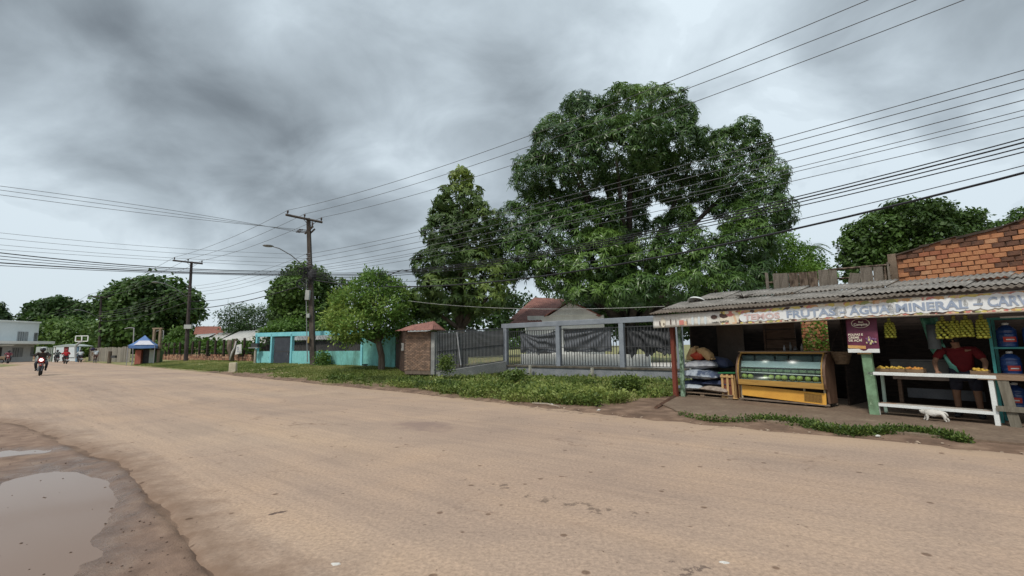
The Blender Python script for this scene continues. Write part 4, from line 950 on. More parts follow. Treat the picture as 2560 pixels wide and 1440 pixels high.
# overgrown brick wall glimpsed through the stall's back opening
bb_ = root('garden_wall', 'low orange brick wall with creepers seen through the opening at the back of the stall', 'wall', ST.w(.0, 7.0, 0), ST.rz)
for k in range(17):
    for q in range(19): link('brick', bme[(k * 3 + q * 5) % 3], bb_, (q * bl + (k % 2) * .12, rnd.uniform(-.01, .01), .9 + k * bh))
MB().span(-.2, 4.6, .03, .1, 0, 3.1).build('wall_core', M('clay_mortar2', (.25, .13, .08), (.35, .19, .12), 2, .95), bb_)
P_ = np.array([tuple(ST.w(.3 + rnd.random() * 4.3, 5.9 + rnd.random() * .8, 1.0 + rnd.random() ** 1.5 * 1.7)) for _ in range(420)])
tag(scatter('creeper_bush', P_, np.zeros((420, 3)) + [0, 0, 1.], tmpl_spray(9, .3, .14, 39, .5), 1.0, LIME, None, .5 + rng.normal(0, .18, 420), jit=1.), 'bright creeper seen through the opening at the back of the stall', kind='stuff')

# pallet with sacks
pal = sroot('wooden_pallet', 'low wooden pallet carrying the sacks beside the red post', 'pallet', -.42, .35)
PW_ = M('pallet_wood', (.16, .11, .075), (.27, .20, .14), 4, .9, .4, (.6, 4, 4))
for k in range(3): MB().box((.95, .05 + k * .36, .022), (1.88, .09, .022)).build('bottom_board', PW_, pal)
for k in range(3):
    for q in range(3): MB().box((.07 + k * .88, .05 + q * .36, .072), (.13, .1, .076)).build('block', PW_, pal)
for k in range(5): MB().box((.95, .03 + k * .19, .122), (1.9, .12, .02)).build('deck_board', PW_, pal)
def pillow(wd, dp, ht, seed, flat=.25):
    def fn(sgn):
        def f(u, v):
            x, y = u * 2 - 1, v * 2 - 1
            e_ = (max(0, 1 - abs(x) ** 3.2) * max(0, 1 - abs(y) ** 3.2)) ** .55
            pin = 1 - .10 * (1 - abs(x)) * abs(y) ** 2 - .12 * (1 - abs(y)) * abs(x) ** 2
            nz_ = mnoise.noise(Vector((x * 2.2, y * 2.2, seed + sgn))) * .16 + mnoise.noise(Vector((x * 5, y * 5, seed * 2 + sgn))) * .08
            return (x * wd / 2 * pin, y * dp / 2 * pin, sgn * ht / 2 * e_ * (1 if sgn > 0 else flat * 2) * (1 + nz_) + .02 * mnoise.noise(Vector((x * 3, y * 3, seed))) - ht * .15 * (x * x) * (0 if seed % 2 else 1))
        return f
    return MB().sheet(fn(1), 18, 12).sheet(fn(-1), 18, 12)
SKW = M('white_sack', (.50, .53, .56), (.34, .38, .42), 5, .6, .4); SKB = M('blue_print_sack', (.36, .40, .45), (.06, .08, .13), 2.6, .55, .4, lo=.48, hi=.60, c3=(.42, .47, .52))
SKG = M('grey_sack', (.40, .41, .43), (.20, .21, .24), 5, .6, .5); SKN = M('brown_sack', (.20, .16, .13), (.36, .30, .25), 7, .7, .5); SKD = M('navy_sack', (.02, .03, .07), (.05, .06, .11), 4, .5, .3)
for (mt_, a, b, z_, wd, dp, ht, ry, rz2, sd_, lb) in [
    (SKW, .05, .62, .25, .92, .62, .22, -.04, .06, 1, 'pale grey sack at the bottom left of the pile on the pallet'),
    (SKN, .90, .60, .24, .92, .60, .22, .05, -.05, 3, 'brownish sack at the bottom right of the pile on the pallet'),
    (SKD, .95, .70, .42, .9, .6, .2, .0, .03, 5, 'navy blue sack squeezed under the printed sack on the pallet'),
    (SKD, .12, .80, .38, .9, .6, .18, .0, .03, 11, 'dark sack half hidden behind the pale one on the pallet'),
    (SKB, .42, .60, .64, 1.30, .66, .38, .03, -.03, 7, 'big blue and white printed sack across the middle of the pile'),
    (SKG, .40, .66, .94, 1.12, .64, .34, -.05, .05, 9, 'grey plastic sack on top of the big printed sack'),
    (SKD, .85, .95, 1.0, .7, .5, .4, .2, .0, 13, 'navy sack standing behind the grey one at the top of the pile')]:
    o = pillow(wd, dp, ht, sd_).build('sack', mt_, None, ST.w(a, b, z_ + .03), (0, ry, ST.rz + rz2), smooth=True); tag(o, lb, 'sack', 'sacks piled on the pallet')
PAP = M('kraft_paper', (.42, .26, .12), (.52, .34, .17), 5, .8, .4); RDB = M('red_bag', (.35, .03, .015), (.45, .07, .03), 5, .5, .3)
for (mt_, a, z_, ry, wd, lb) in [(PAP, .14, 1.32, -1.0, .5, 'tan paper charcoal bag leaning left on top of the sacks'), (PAP, .60, 1.33, .62, .55, 'tan paper charcoal bag leaning right on top of the sacks'), (RDB, .34, 1.26, .02, .42, 'red bag wedged between the two tan paper bags')]:
    rt = root('paper_bag' if mt_ is PAP else 'red_bag', lb, 'bag', ST.w(a, .6, z_ + .03), ST.rz, 'bags on top of the sacks')
    pillow(wd, .3, .26, int(z_ * 100) % 17, .5).build('bag_body', mt_, rt, rot=(0, ry, 0), smooth=True)
    if mt_ is PAP: MB().box((wd * .5, 0, 0), (.05, .2, .04)).build('folded_end', mt_, rt, rot=(0, ry, 0))
# slatted crate with green lid
cr_ = sroot('slatted_crate', 'tall crate of pale wooden slats standing right of the sacks', 'crate', 1.12, .42)
CW = M('crate_wood', (.46, .28, .11), (.58, .38, .18), 4, .8, .3, (4, 4, .6)); CWR = M('crate_inside', (.14, .045, .03), (.20, .07, .045), 4, .8)
MB().box((.20, .2, .37), (.36, .36, .68)).build('inner_box', CWR, cr_)
for k in (0, .155, .31): MB().box((.045 + k, -.0, .37), (.065, .018, .70), (0, R(rnd.uniform(-1, 1)), 0)).build('slat', CW, cr_)
for z_ in (.05, .66): MB().box((.20, -.018, z_), (.40, .018, .06)).build('cross_slat', CW, cr_)
for k in (.08, .3): MB().box((.395, k, .37), (.018, .08, .70)).build('slat', CW, cr_)
MB().box((.33, .0, .045), (.3, .1, .02)).build('foot_slat', CW, cr_)
tag(MB().box((0, 0, 0), (.52, .42, .04), None, .01).build('crate_lid', M('green_plastic', (.02, .13, .05), (.03, .17, .07), 4, .4), None, ST.w(1.30, .62, .79), (0, R(-2), ST.rz)), 'green plastic lid lying on the slatted crate', 'lid')

# refrigerated display case
FX, FB = 1.66, .42
fr_ = sroot('display_case', 'yellow fronted glass display case with melons at the front of the stall', 'display case', FX, FB)
YEL = M('yellow_enamel', (.78, .42, .075), (.66, .33, .06), 2, .45, .08, fine=.06); YELW = M('yellow_wood_trim', (.46, .27, .07), (.34, .19, .05), 5, .5, .1, (.5, 4, 4)); BRN = M('brown_laminate', (.13, .075, .05), (.20, .12, .08), 4, .55, .1, (4, 4, .6))
prof = [(.06, .10), (0, .42), (-.08, .46), (-.13, .6), (-.14, .8), (-.10, 1.02), (0, 1.22), (.12, 1.33), (.25, 1.37), (.52, 1.37), (.52, .10)]
for x in (0, 2.20): prismx(MB(), prof, x, x + .055).build('side_panel', BRN, fr_)
for x in (.057, 2.165): 
    m = MB(); m.tube([(x + .012, y - .004, z_) for y, z_ in prof[2:9]], .018, 6); m.build('edge_strip', YELW, fr_)
m = MB().span(.055, 2.2, -.02, .50, .46, .60).build('cabinet_floor', BRN, fr_)
MB().box((1.13, -.135, .535), (2.14, .035, .145), (0, R(.4), 0), .006).build('front_lip', YELW, fr_)
MB().box((1.14, -.02, .255), (2.10, .025, .29), (0, R(2.6), 0), .006).build('front_panel', YEL, fr_)
gr_ = root_g = MB().box((0, 0, 0), (.40, .006, .20)).build('grille', M('grille_shadow', (.10, .045, .015), (.14, .06, .02), 4, .8), fr_, (1.90, -.036, .222), (0, R(2.6), 0))
for k in range(9): MB().box((0, 0, 0), (.41, .008, .007)).build('louvre', YELW, gr_, (0, -.006, -.09 + k * .0225))
for k in range(13): MB().box((0, 0, 0), (.006, .006, .20)).build('louvre', YELW, gr_, (-.19 + k * .0317, -.0065, 0))
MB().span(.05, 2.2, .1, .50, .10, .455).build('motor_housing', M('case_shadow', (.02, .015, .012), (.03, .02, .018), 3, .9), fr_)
MB().span(.0, 2.26, -.03, .0, .045, .085).span(0, 2.26, .46, .52, .045, .085).build('base_rail', M('grimy_rail', (.14, .10, .075), (.22, .17, .13), 4, .8), fr_)
for x in (.06, 1.68, 2.14): MB().span(x, x + .04, -.012, .02, .03, .45).build('front_leg', M('leg_cream', (.45, .38, .25), (.35, .28, .18), 4, .7), fr_)
for x in (.12, 2.1):
    for y in (.06, .46): MB().tube([(x - .015, y, .04), (x + .015, y, .04)], .04, 12).build('castor', M('black_rubber', (.02, .02, .02), (.035, .035, .035), 4, .8), fr_)
MB().span(.055, 2.2, .46, .50, .6, 1.33).build('back_panel', M('case_liner', (.16, .20, .21), (.11, .14, .15), 3, .4), fr_)
MB().span(.06, 2.195, .0, .45, .602, .625).build('lower_tray', M('tray_steel', (.30, .34, .30), (.22, .26, .23), 4, .35, metal=.3), fr_)
sh = MB().box((1.13, .25, .955), (2.10, .36, .022)).build('upper_shelf', WHITEP, fr_)
ICE = M('shelf_front_white', (.50, .62, .66), (.60, .70, .73), 2, .35, fine=.05)
MB().box((1.13, .07, 1.04), (2.10, .02, .17), (R(-12), 0, 0)).build('shelf_front', ICE, fr_)
MB().box((1.13, .02, .80), (2.12, .02, .022), (0, R(.6), 0)).build('price_rail', WHITEP, fr_)
for k in range(11): MB().box((.17 + k * .191, .07, .872), (.165, .14, .07), None, .012).build('fruit_tray', M('tray_green', (.13, .19, .11), (.18, .25, .15), 4, .5), fr_)
for x, w_ in [(.24, .34), (.70, .50), (1.15, .3), (1.62, .56), (2.05, .26)]: MB().box((x, .28, 1.19), (w_, .28, .17), None, .015).build('storage_bin', M('bin_grey', (.075, .10, .105), (.11, .14, .145), 4, .4), fr_)
gm = bpy.data.materials.new('curved_glass'); gm.use_nodes = True; gn = gm.node_tree; gn.nodes.clear()
go = gn.nodes.new('ShaderNodeOutputMaterial'); gt = gn.nodes.new('ShaderNodeBsdfTransparent'); gg = gn.nodes.new('ShaderNodeBsdfGlossy'); gg.inputs['Roughness'].default_value = .25
gt.inputs[0].default_value = (.90, .95, .93, 1); gx = gn.nodes.new('ShaderNodeMixShader'); gx.inputs[0].default_value = .045
gn.links.new(gt.outputs[0], gx.inputs[1]); gn.links.new(gg.outputs[0], gx.inputs[2]); gn.links.new(gx.outputs[0], go.inputs[0])
gp_ = prof[3:9]
MB().sheet(lambda u, v: (.07 + u * 2.1, gp_[min(5, int(round(v * 5)))][0] + .004, gp_[min(5, int(round(v * 5)))][1] + .004), 1, 5, Vector((0, .005, 0))).build('glass_front', gm, fr_, smooth=True)
MB().span(-.01, 2.27, .10, .54, 1.372, 1.40, .006).build('top_board', M('top_board_brown', (.20, .13, .08), (.28, .19, .12), 4, .6), fr_)
MB().tube([(.06, .10, 1.355), (2.2, .10, 1.355)], .022, 6).build('top_rail', YELW, fr_)
MEL = M('melon_skin', (.26, .33, .07), (.38, .46, .13), 7, .45, .15)
mmesh = MB().ell((0, 0, 0), (.082, .075, .07), 14, 10, None, .04).mesh('melon', MEL, True)
for k in range(12):
    if k == 2: continue
    o = link('melon', mmesh, None, ST.w(FX + .15 + k * .182 + rnd.uniform(-.02, .02), FB + .03 + rnd.uniform(-.02, .03) + (.07 if k in (3, 9) else 0), .03 + .692), (rnd.uniform(-.3, .3), rnd.uniform(-.3, .3), rnd.uniform(0, 6)))
    tag(o, 'round green melon, %s in the row low in the glass display case' % ['leftmost', 'second from left', '', 'third from left', 'fourth from left', 'fifth from left', 'sixth from left', 'seventh from left', 'fourth from right', 'third from right', 'second from right', 'rightmost'][k], 'melon', 'melons in the display case')
for i, (x, h_, r_, mt_, lb) in enumerate([(1.18, .16, .028, (.28, .30, .32), 'small glass jar, leftmost of the clutter on the display case'), (1.34, .24, .03, (.12, .13, .13), 'tall dark bottle on top of the display case'), (1.46, .13, .05, (.08, .08, .08), 'dark squat pot on top of the display case'), (1.62, .2, .035, (.2, .19, .17), 'grey bottle, rightmost on top of the display case')]):
    o = MB().lathe([(r_, 0), (r_, h_ * .6), (r_ * .4, h_ * .8), (r_ * .4, h_), (.001, h_)], n=12).build('jar', M('jar%d' % i, mt_, None, 4, .3), None, ST.w(FX + x, FB + .3, 1.43), (0, 0, 0), smooth=True); tag(o, lb, 'jar')
# wicker basket right of the case
bk_ = sroot('wicker_basket', 'brown wicker basket hanging in the dark doorway right of the display case', 'basket', 4.12, .85, 1.12)
m = MB()
for k in range(9): m.torus((0, 0, k * .035), .13 + .012 * k, .018, None, 18, 6)
m.build('basket_body', M('wicker', (.13, .085, .05), (.22, .15, .09), 12, .8), bk_, smooth=True)
m = MB().tube([(-.22, 0, .3), (-.15, 0, .55), (0, 0, .85), (.15, 0, .55), (.22, 0, .3)], .008, 5); m.build('handle', WOODD, bk_)

# white counter
ct = sroot('white_counter', 'white painted wooden counter with a lower shelf, at the front of the stall', 'counter', 4.94, .0)
MB().box((.96, .28, .925), (2.02, .62, .022)).build('counter_top', M('counter_grey', (.16, .16, .165), (.24, .24, .24), 3, .6), ct)
MB().box((.96, -.045, .915), (2.04, .03, .07), None, .005).build('front_edge', WHITEP, ct)
MB().box((.035, 0, .45), (.07, .07, .91), (0, R(-2), 0), .005).build('leg', WHITEP, ct)
MB().box((1.90, 0, .45), (.075, .07, .91), (0, R(-1), 0), .005).build('leg', WHITEP, ct)
for x in (.05, 1.86): MB().box((x, .55, .45), (.06, .06, .91), None, .005).build('rear_leg', M('pale_green_leg', (.34, .46, .38), (.45, .55, .47), 4, .7), ct)
RUSTW = M('stained_shelf', (.52, .50, .45), (.36, .20, .12), 1.7, .6, .1, (1, 2, 1), lo=.52, hi=.66)
MB().box((.96, .17, .235), (1.84, .36, .025)).build('lower_shelf', RUSTW, ct)
MB().box((.96, -.022, .225), (1.84, .022, .06)).build('shelf_edge', WHITEP, ct)
# fruit boxes on it
FRC = [M('yellow_fruit', (.50, .30, .04), (.60, .42, .08), 6, .5), M('orange_fruit', (.52, .20, .04), (.60, .30, .06), 6, .5)]
for i, (u, wd, fc, lb) in enumerate([(2208, .30, 0, 'open box of yellow fruit at the left end of the white counter'), (2248, .32, 0, 'open box of yellow fruit in the middle of the three on the counter'), (2288, .32, 1, 'open box of orange fruit, third from the green post'), (2450, .26, 0, 'box of yellow fruit alone at the right end of the counter')]):
    a, _ = ST.pix(u, 925, .3); rt = sroot('fruit_box', lb, 'box', a, .3, .968, 'boxes of fruit on the counter')
    BOXM = M('fruit_box_card', (.16, .10, .055), (.22, .145, .085), 5, .8)
    m = MB().box((0, 0, .008), (wd, .26, .014))
    for sx in (-1, 1): m.box((sx * (wd / 2 - .005), 0, .05), (.01, .26, .08))
    m.box((0, -.125, .045), (wd - .022, .01, .07)).box((0, .125, .05), (wd - .022, .01, .08)); m.build('tray', BOXM, rt)
    m = MB()
    for q in range(22): m.ell((rnd.uniform(-wd / 2 + .04, wd / 2 - .04), rnd.uniform(-.09, .09), .055 + rnd.random() * .06), .030, 8, 6, None, .1, q)
    tag(m.build('fruit', FRC[fc], rt, smooth=True), kind='stuff')
# rear table and metal case inside
it = sroot('rear_table', 'dark wooden table inside the stall behind the counter', 'table', 5.05, 1.15)
MB().box((.75, .3, .84), (1.6, .6, .05)).build('table_top', WOODB, it); MB().box((.75, -.02, .78), (1.5, .03, .09)).build('apron', M('pale_apron', (.20, .15, .12), (.30, .24, .20), 5, .8), it)
for x in (.1, 1.42): MB().box((x, .05, .4), (.07, .07, .8)).build('leg', WOODB, it)
MB().box((.85, .15, .42), (1.3, .02, .22)).build('lower_panel', M('grey_panel', (.085, .09, .10), (.12, .125, .135), 3, .6), it)
mc = sroot('metal_case', 'low dark grey case behind the fruit boxes', 'case', 5.05, .92, .9)
MB().span(0, 1.35, .1, .45, 0, .30, .01).build('case_body', M('case_grey', (.075, .075, .07), (.11, .11, .10), 4, .6), mc); MB().span(-.01, 1.36, .09, .46, .303, .33).build('lid', M('case_lid', (.09, .09, .085), (.13, .13, .12), 4, .5), mc)
# poster
PA0, PZ0 = ST.pix(2122, 880, -.12); PA1, _ = ST.pix(2200, 880, -.12)
po = sroot('ice_cream_poster', 'hanging purple poster with oval emblem and white bottom edge, on the green post', 'poster', PA0, -.12, 0)
pw = PA1 - PA0
def pst(u, v): return (u * pw - .04 * v * (1 - u) * 0, -.03 * math.sin(u * 3) * (1 - v) - .015 * math.sin(v * 5), 1.42 + v * .80 + .02 * u)
MB().sheet(pst, 12, 12, Vector((0, .004, 0))).build('sheet', M('purple_print', (.10, .022, .045), (.16, .04, .075), 2, .5, lo=.4, hi=.6), po, smooth=True)
MB().box((pw / 2, -.025, 1.455), (pw * 1.01, .012, .085)).build('white_edge', WHITEP, po)
m = MB().box((pw * .3, -.034, 1.54), (pw * .58, .004, .07), (0, R(3), 0)); m.build('orange_band', M('band_orange', (.55, .30, .10), (.6, .36, .14), 3, .5), po)
m = MB(); MB().torus((pw / 2, -.045, 2.08), .17, .008, Matrix.Rotation(R(90), 4, 'X'), 28, 4, 1, .6).build('oval_emblem', M('print_cream', (.55, .42, .38), (.6, .47, .42), 3, .5), po)
INK = M('print_cream', (.55, .42, .38))
font('Real', .055, INK, po, (pw * .44, -.048, 2.09), bold=.001, ext=.001); font('Campina', .075, INK, po, (pw * .28, -.048, 2.03), bold=.002, ext=.001)
for k, t_ in enumerate(['POLPAS E', 'CREME', 'DE AÇAÍ']): font(t_, .068, INK, po, (pw * .06, -.05, 1.80 - k * .066), bold=.0015, ext=.001)
m = MB()
for k in range(26): m.cur = 0 if k % 3 else 1; m.ell((pw * .78 + rnd.uniform(-.09, .09), -.045, 1.60 + rnd.uniform(0, .16)), (.022, .008, .022), 8, 5)
tag(m.build('berry_print', [M('berry', (.12, .05, .12), (.2, .1, .2), 5, .5), M('cream_blob', (.5, .45, .22), (.6, .55, .3), 5, .5)], po), kind='stuff')
MB().box((pw / 2, .01, 1.405), (.26, .02, .05)).build('wooden_batten', CW, po)
# hanging net bags of limes
LM = M('lime_skin', (.22, .24, .03), (.40, .38, .06), 9, .5, .1, lo=.3, hi=.75)
for i, (u, vt, vb, wd, lb) in enumerate([(2221, 792, 848, .22, 'net bag of limes hanging alone beside the purple poster'), (2354, 786, 851, .27, 'widest net bag of limes, left end of the row of four'), (2382, 786, 847, .20, 'net bag of limes hanging second in the row of four'),
                                 (2412, 784, 846, .22, 'net bag of limes hanging third in the row of four'), (2450, 780, 850, .21, 'net bag of limes hanging next to the teal rack')]):
    a, zt = ST.pix(u, vt, .05); _, zb = ST.pix(u, vb, .05); rt = sroot('lime_bag', lb, 'net bag', a, .05, 0, 'net bags of limes under the eave'); m = MB(); h_ = zt - zb
    q = 0
    for lv in range(9):
        f = (lv + .5) / 9; r_ = wd / 2 * math.sin(min(1, (1 - f) * 1.5 + .15) * math.pi / 2) * (.55 if f > .75 else 1); kk = 6 if r_ > .08 else 3
        for k in range(kk):
            an = k * 2 * math.pi / kk + lv * .7; m.ell((max(0, r_ - .032) * math.cos(an), max(0, r_ - .032) * math.sin(an), zb + .03 + f * h_ * .88), (.033, .033, .030), 8, 6, None, .05, k)
    tag(m.build('limes', LM, rt, smooth=True), kind='stuff')
    MB().tube([(0, 0, zt + .12), (0, 0, zt - .04), (.0, 0, zt - .12)], [.006, .018, .045], 8).build('bag_neck', M('net_green', (.16, .18, .05), (.22, .24, .08), 8, .7), rt, smooth=True)
# torn teal plastic sheet
ta, tz = ST.pix(2298, 795, .75); tb, _ = ST.pix(2345, 795, .75)
tp = sroot('teal_plastic_sheet', 'torn teal plastic sheet hanging inside the stall behind the limes', 'plastic sheet', ta, .75, 0)
TP = M('teal_plastic', (.10, .33, .24), (.16, .42, .33), 3, .35, .2)
MB().sheet(lambda u, v: (u * (tb - ta) * (.7 + .3 * v) + (1 - v) * .12, .05 * math.sin(u * 9 + v * 3), tz - (1 - v) * (.72 + .15 * math.sin(u * 5))), 14, 10, Vector((0, .004, 0))).build('main_sheet', TP, tp, smooth=True)
MB().sheet(lambda u, v: (tb - ta - .06 + (1 - v) * .16 + u * (.13 - .03 * v), .03 * math.sin(v * 9 + u * 4), .98 + v * .62), 4, 12, Vector((0, .004, 0))).build('torn_strip', TP, tp, smooth=True)
MB().tube([(.22, -.08, tz - .7), (.22, -.08, tz - .16)], .11, 14).build('grey_roll', M('grey_plastic', (.10, .12, .13), (.15, .17, .18), 4, .5), tp, smooth=True)
# drinks rack with blue jugs
rk = sroot('jug_rack', 'teal metal rack holding large blue water jugs at the right end of the stall', 'rack', 6.86, .45)
for x in (0, 1.55):
    for y in (0, .5): MB().box((x, y, 1.04), (.045, .045, 2.08)).build('upright', TEAL, rk)
for z_ in (.28, .90, 1.47, 2.06):
    for y in (0, .5): MB().box((.775, y, z_), (1.5, .03, .035)).build('shelf_bar', TEAL, rk)
    if z_ < 2: MB().box((.775, .25, z_ + .01), (1.5, .46, .012)).build('shelf', M('shelf_dark', (.03, .04, .045), (.05, .06, .065), 4, .6), rk)
MB().box((.55, -.03, 2.075), (.75, .02, .03)).build('lamp_rail', WHITEP, rk)
JB = M('blue_jug', (.015, .045, .16), (.025, .07, .22), 3, .2, .05, spec=.6); RL = M('red_label', (.48, .04, .03), (.55, .09, .06), 6, .5)
jroot = None
for r_i, z_ in enumerate((.305, .925, 1.495)):
    for k in range(4):
        a = 7.06 + k * .36; lb_ = [['lower', 'middle', 'top'][r_i]][0]
        lab = 'blue water jug with red label, %s on the %s shelf of the teal rack' % (['first', 'second', 'third', 'last'][k], lb_)
        if jroot is None:
            jroot = sroot('water_jug', lab, 'water jug', a, .68, z_, 'blue water jugs on the rack')
            MB().lathe([(.13, 0), (.15, .02), (.15, .08), (.142, .09), (.15, .10), (.15, .17), (.142, .18), (.15, .19), (.15, .30), (.142, .31), (.15, .32), (.145, .37), (.10, .43), (.045, .46), (.045, .48), (.001, .48)], n=22).build('bottle', JB, jroot, smooth=True)
            MB().lathe([(.05, .465), (.052, .50), (.03, .51), (.001, .51)], n=14).build('cap', WHITEP, jroot, smooth=True)
            m = MB(); m.sheet(lambda u, v: (.153 * math.sin((u - .5) * 1.3), -.153 * math.cos((u - .5) * 1.3), .125 + v * .10), 8, 1, Vector((0, .002, 0))); m.build('label', RL, jroot)
            m = MB(); m.sheet(lambda u, v: (.156 * math.sin((u - .5) * .8), -.156 * math.cos((u - .5) * .8), .16 + v * .022), 6, 1, Vector((0, .001, 0))); m.build('label_script', WHITEP, jroot)
        else:
            j_ = copy_tree(jroot); j_.location = ST.w(a, .68, z_ + .0); j_['label'] = lab; j_.rotation_euler.z = ST.rz + rnd.uniform(-.5, .5)
jroot.location = ST.w(7.06, .68, .305 + .0)
# rough timber table at the right end
tt = sroot('timber_trestle', 'rough brown timber trestle table at the right edge, in front of the blue jugs', 'table', 6.66, -.02)
MB().box((1.3, .25, .955), (2.6, .5, .03)).build('top', WOODB, tt); MB().box((1.3, -.02, .915), (2.6, .035, .10)).build('front_rail', M('worn_timber', (.20, .13, .085), (.30, .21, .14), 4, .8, .4, (.5, 4, 4)), tt)
GT = M('grey_timber', (.14, .125, .095), (.21, .19, .15), 4, .85, .4, (4, 4, .5))
MB().box((.38, .0, .44), (.15, .045, .90), (0, R(-6), 0)).build('leg', GT, tt); MB().box((2.3, .0, .44), (.15, .045, .90), (0, R(6), 0)).build('leg', GT, tt)
MB().box((1.3, -.05, .33), (2.2, .03, .10)).build('stretcher', GT, tt)
# dish, branch, timber edging
dd_ = ST.pix(1744, 752, 1.0); ds = sroot('satellite_dish', 'white dish lying at the left end of the corrugated roof', 'dish', dd_[0], 1.0, dd_[1] - .03)
MB().lathe([(.02, -.02), (.14, .0), (.24, .05), (.29, .11), (.28, .115), (.22, .065), (.13, .02), (.001, .0)], n=22, M_=Matrix.Rotation(R(155), 4, 'X')).build('bowl', WHITEP, ds, (0, 0, .1), smooth=True)
MB().tube([(0, 0, -.12), (0, 0, .05)], .02, 6).build('mount', M('galvanised', (.35, .36, .37), (.28, .29, .3), 4, .5, metal=.5), ds)
rb2 = sroot('dead_twigs', 'bundle of dead dark twigs caught on the corrugated roof', 'twigs', 1.75, .9, 2.92 + .08); m = MB()
for k in range(16):
    a = rnd.uniform(0, 6.28); l = rnd.uniform(.15, .5); m.tube([(0, 0, 0), (math.cos(a) * l * .5, math.sin(a) * l * .5, .06 + rnd.random() * .05), (math.cos(a) * l, math.sin(a) * l, rnd.uniform(.02, .18))], [.012, .008, .003], 4)
m.build('twigs', WOODD, rb2)
g0, g1 = Vector((*GP(1640, 1021), .02)), Vector((*GP(1697, 988), .06))
tag(MB().tube([g0, g1], .05, 4).build('edging_timber', M('old_red_timber', (.09, .045, .03), (.16, .09, .06), 4, .9, .4)), 'old reddish timber beam edging the pavement below the red post', 'timber')

# ------------------------------------------------------------ grey fence, gate, house
GREYP = M('blue_grey_paint', (.27, .295, .33), (.21, .23, .26), 2.5, .75, .2, fine=.1)
BARM = M('dark_iron', (.04, .042, .046), (.07, .07, .07), 5, .6)
RENDER = M('mouldy_render', (.20, .205, .20), (.33, .33, .31), 1.6, .9, .4, c3=(.27, .27, .26), fine=.2)
gf = root('grey_fence', 'grey fence of square posts and thin iron bars under one long beam', 'fence', GF.w(0, 0, .6), GF.rz)
def ga(u, b=0): return GF.pix(u, 860, b)[0]
pu = [1265, 1397, 1556, 1700]; pa = [ga(u) for u in pu]
for a in pa: MB().box((a, 0, 1.02), (.25, .25, 2.20), None, .015).build('post', GREYP, gf)
MB().box(((pa[0] + pa[-1]) / 2 + .0, 0, 2.24), (pa[-1] - pa[0] + .5, .27, .27), None, .015).build('beam', GREYP, gf)
barm = MB().box((0, 0, .98), (.028, .028, 1.92)).mesh('bar', BARM)
for k in range(3):
    a0, a1 = pa[k] + .16, pa[k + 1] - .16; n = int((a1 - a0) / .155)
    for q in range(n + 1): link('bar', barm, gf, (a0 + (a1 - a0) * q / n, 0, 0))
    for z_ in (.04, .97, 1.92): MB().box(((a0 + a1) / 2, 0, z_), (a1 - a0, .035, .035)).build('rail', BARM, gf)
MB().span(pa[0] - .3, pa[-1] + .3, -.22, .16, -.10, -.01).build('coping', M('mossy_coping', (.06, .05, .04), (.16, .14, .11), 4, .95, .5), gf)
rw = root('retaining_wall', 'low mouldy grey retaining wall under the grey fence', 'wall', GF.w(0, 0, 0), GF.rz)
MB().span(pa[0] - .25, pa[-1] + .2, -.16, .14, -.4, .49).build('wall_face', M('blue_grey_mould', (.20, .215, .235), (.28, .29, .305), 1.6, .9, .4, fine=.2), rw)
b_, _ = GF.pix(1592, 955, -.55); c_, _ = GF.pix(1680, 955, -.55)
MB().span(b_, c_ + .6, -.62, -.45, -.3, .14).build('lower_slab', RENDER, rw)
for k, (u, v0, v1) in enumerate([(1195, 912, 948), (1325, 914, 944), (1480, 920, 950)]):
    a, z1 = GF.pix(u, v0, -.5); w_ = GF.w(a, -.5, 0)
    o = MB().tube([(0, 0, -.1), (0, 0, z1 - float(gz(w_.x, w_.y)) + .02)], [.10, .09], 6).build('stub_post', M('lichen_concrete', (.30, .29, .24), (.42, .40, .34), 5, .9, .4), None, (w_.x, w_.y, gz(w_.x, w_.y)))
    tag(o, ['short concrete stub post among weeds before the shade cloth gate', 'short concrete stub post between the first and second fence posts', 'short concrete stub post between the second and third fence posts'][k], 'stub post', 'concrete stub posts in front of the grey fence')
yard = [GF.w(-1.0, .2, .5), GF.w(14, .2, .5), GF.w(14, 9, .5), GF.w(-1.0, 9, .5)]
tag(MB().add([*yard, *[p - Vector((0, 0, .8)) for p in yard]], [(0, 1, 2, 3), (0, 4, 5, 1), (1, 5, 6, 2), (2, 6, 7, 3), (3, 7, 4, 0), (7, 6, 5, 4)]).build('yard', M('pale_yard', (.66, .64, .60), (.58, .56, .52), 1.5, .9)), 'pale paved yard behind the grey fence', kind='structure')
WW = M('whitewash', (.80, .81, .78), (.66, .67, .64), 1.4, .85, .2)
o = root('white_yard_wall', 'low bright white wall across the yard behind the grey fence', 'wall', GF.w(-.6, 1.7, .5), GF.rz)
m = MB(); x = .4
while x < 8.6:
    w_ = rnd.uniform(.7, 1.3); m.box((x + w_ / 2, 0, .33 + rnd.uniform(-.02, .02)), (w_ - .004, .13, .70)); x += w_
m.build('wall_panel', WW, o); o.children[0]['kind'] = 'stuff'
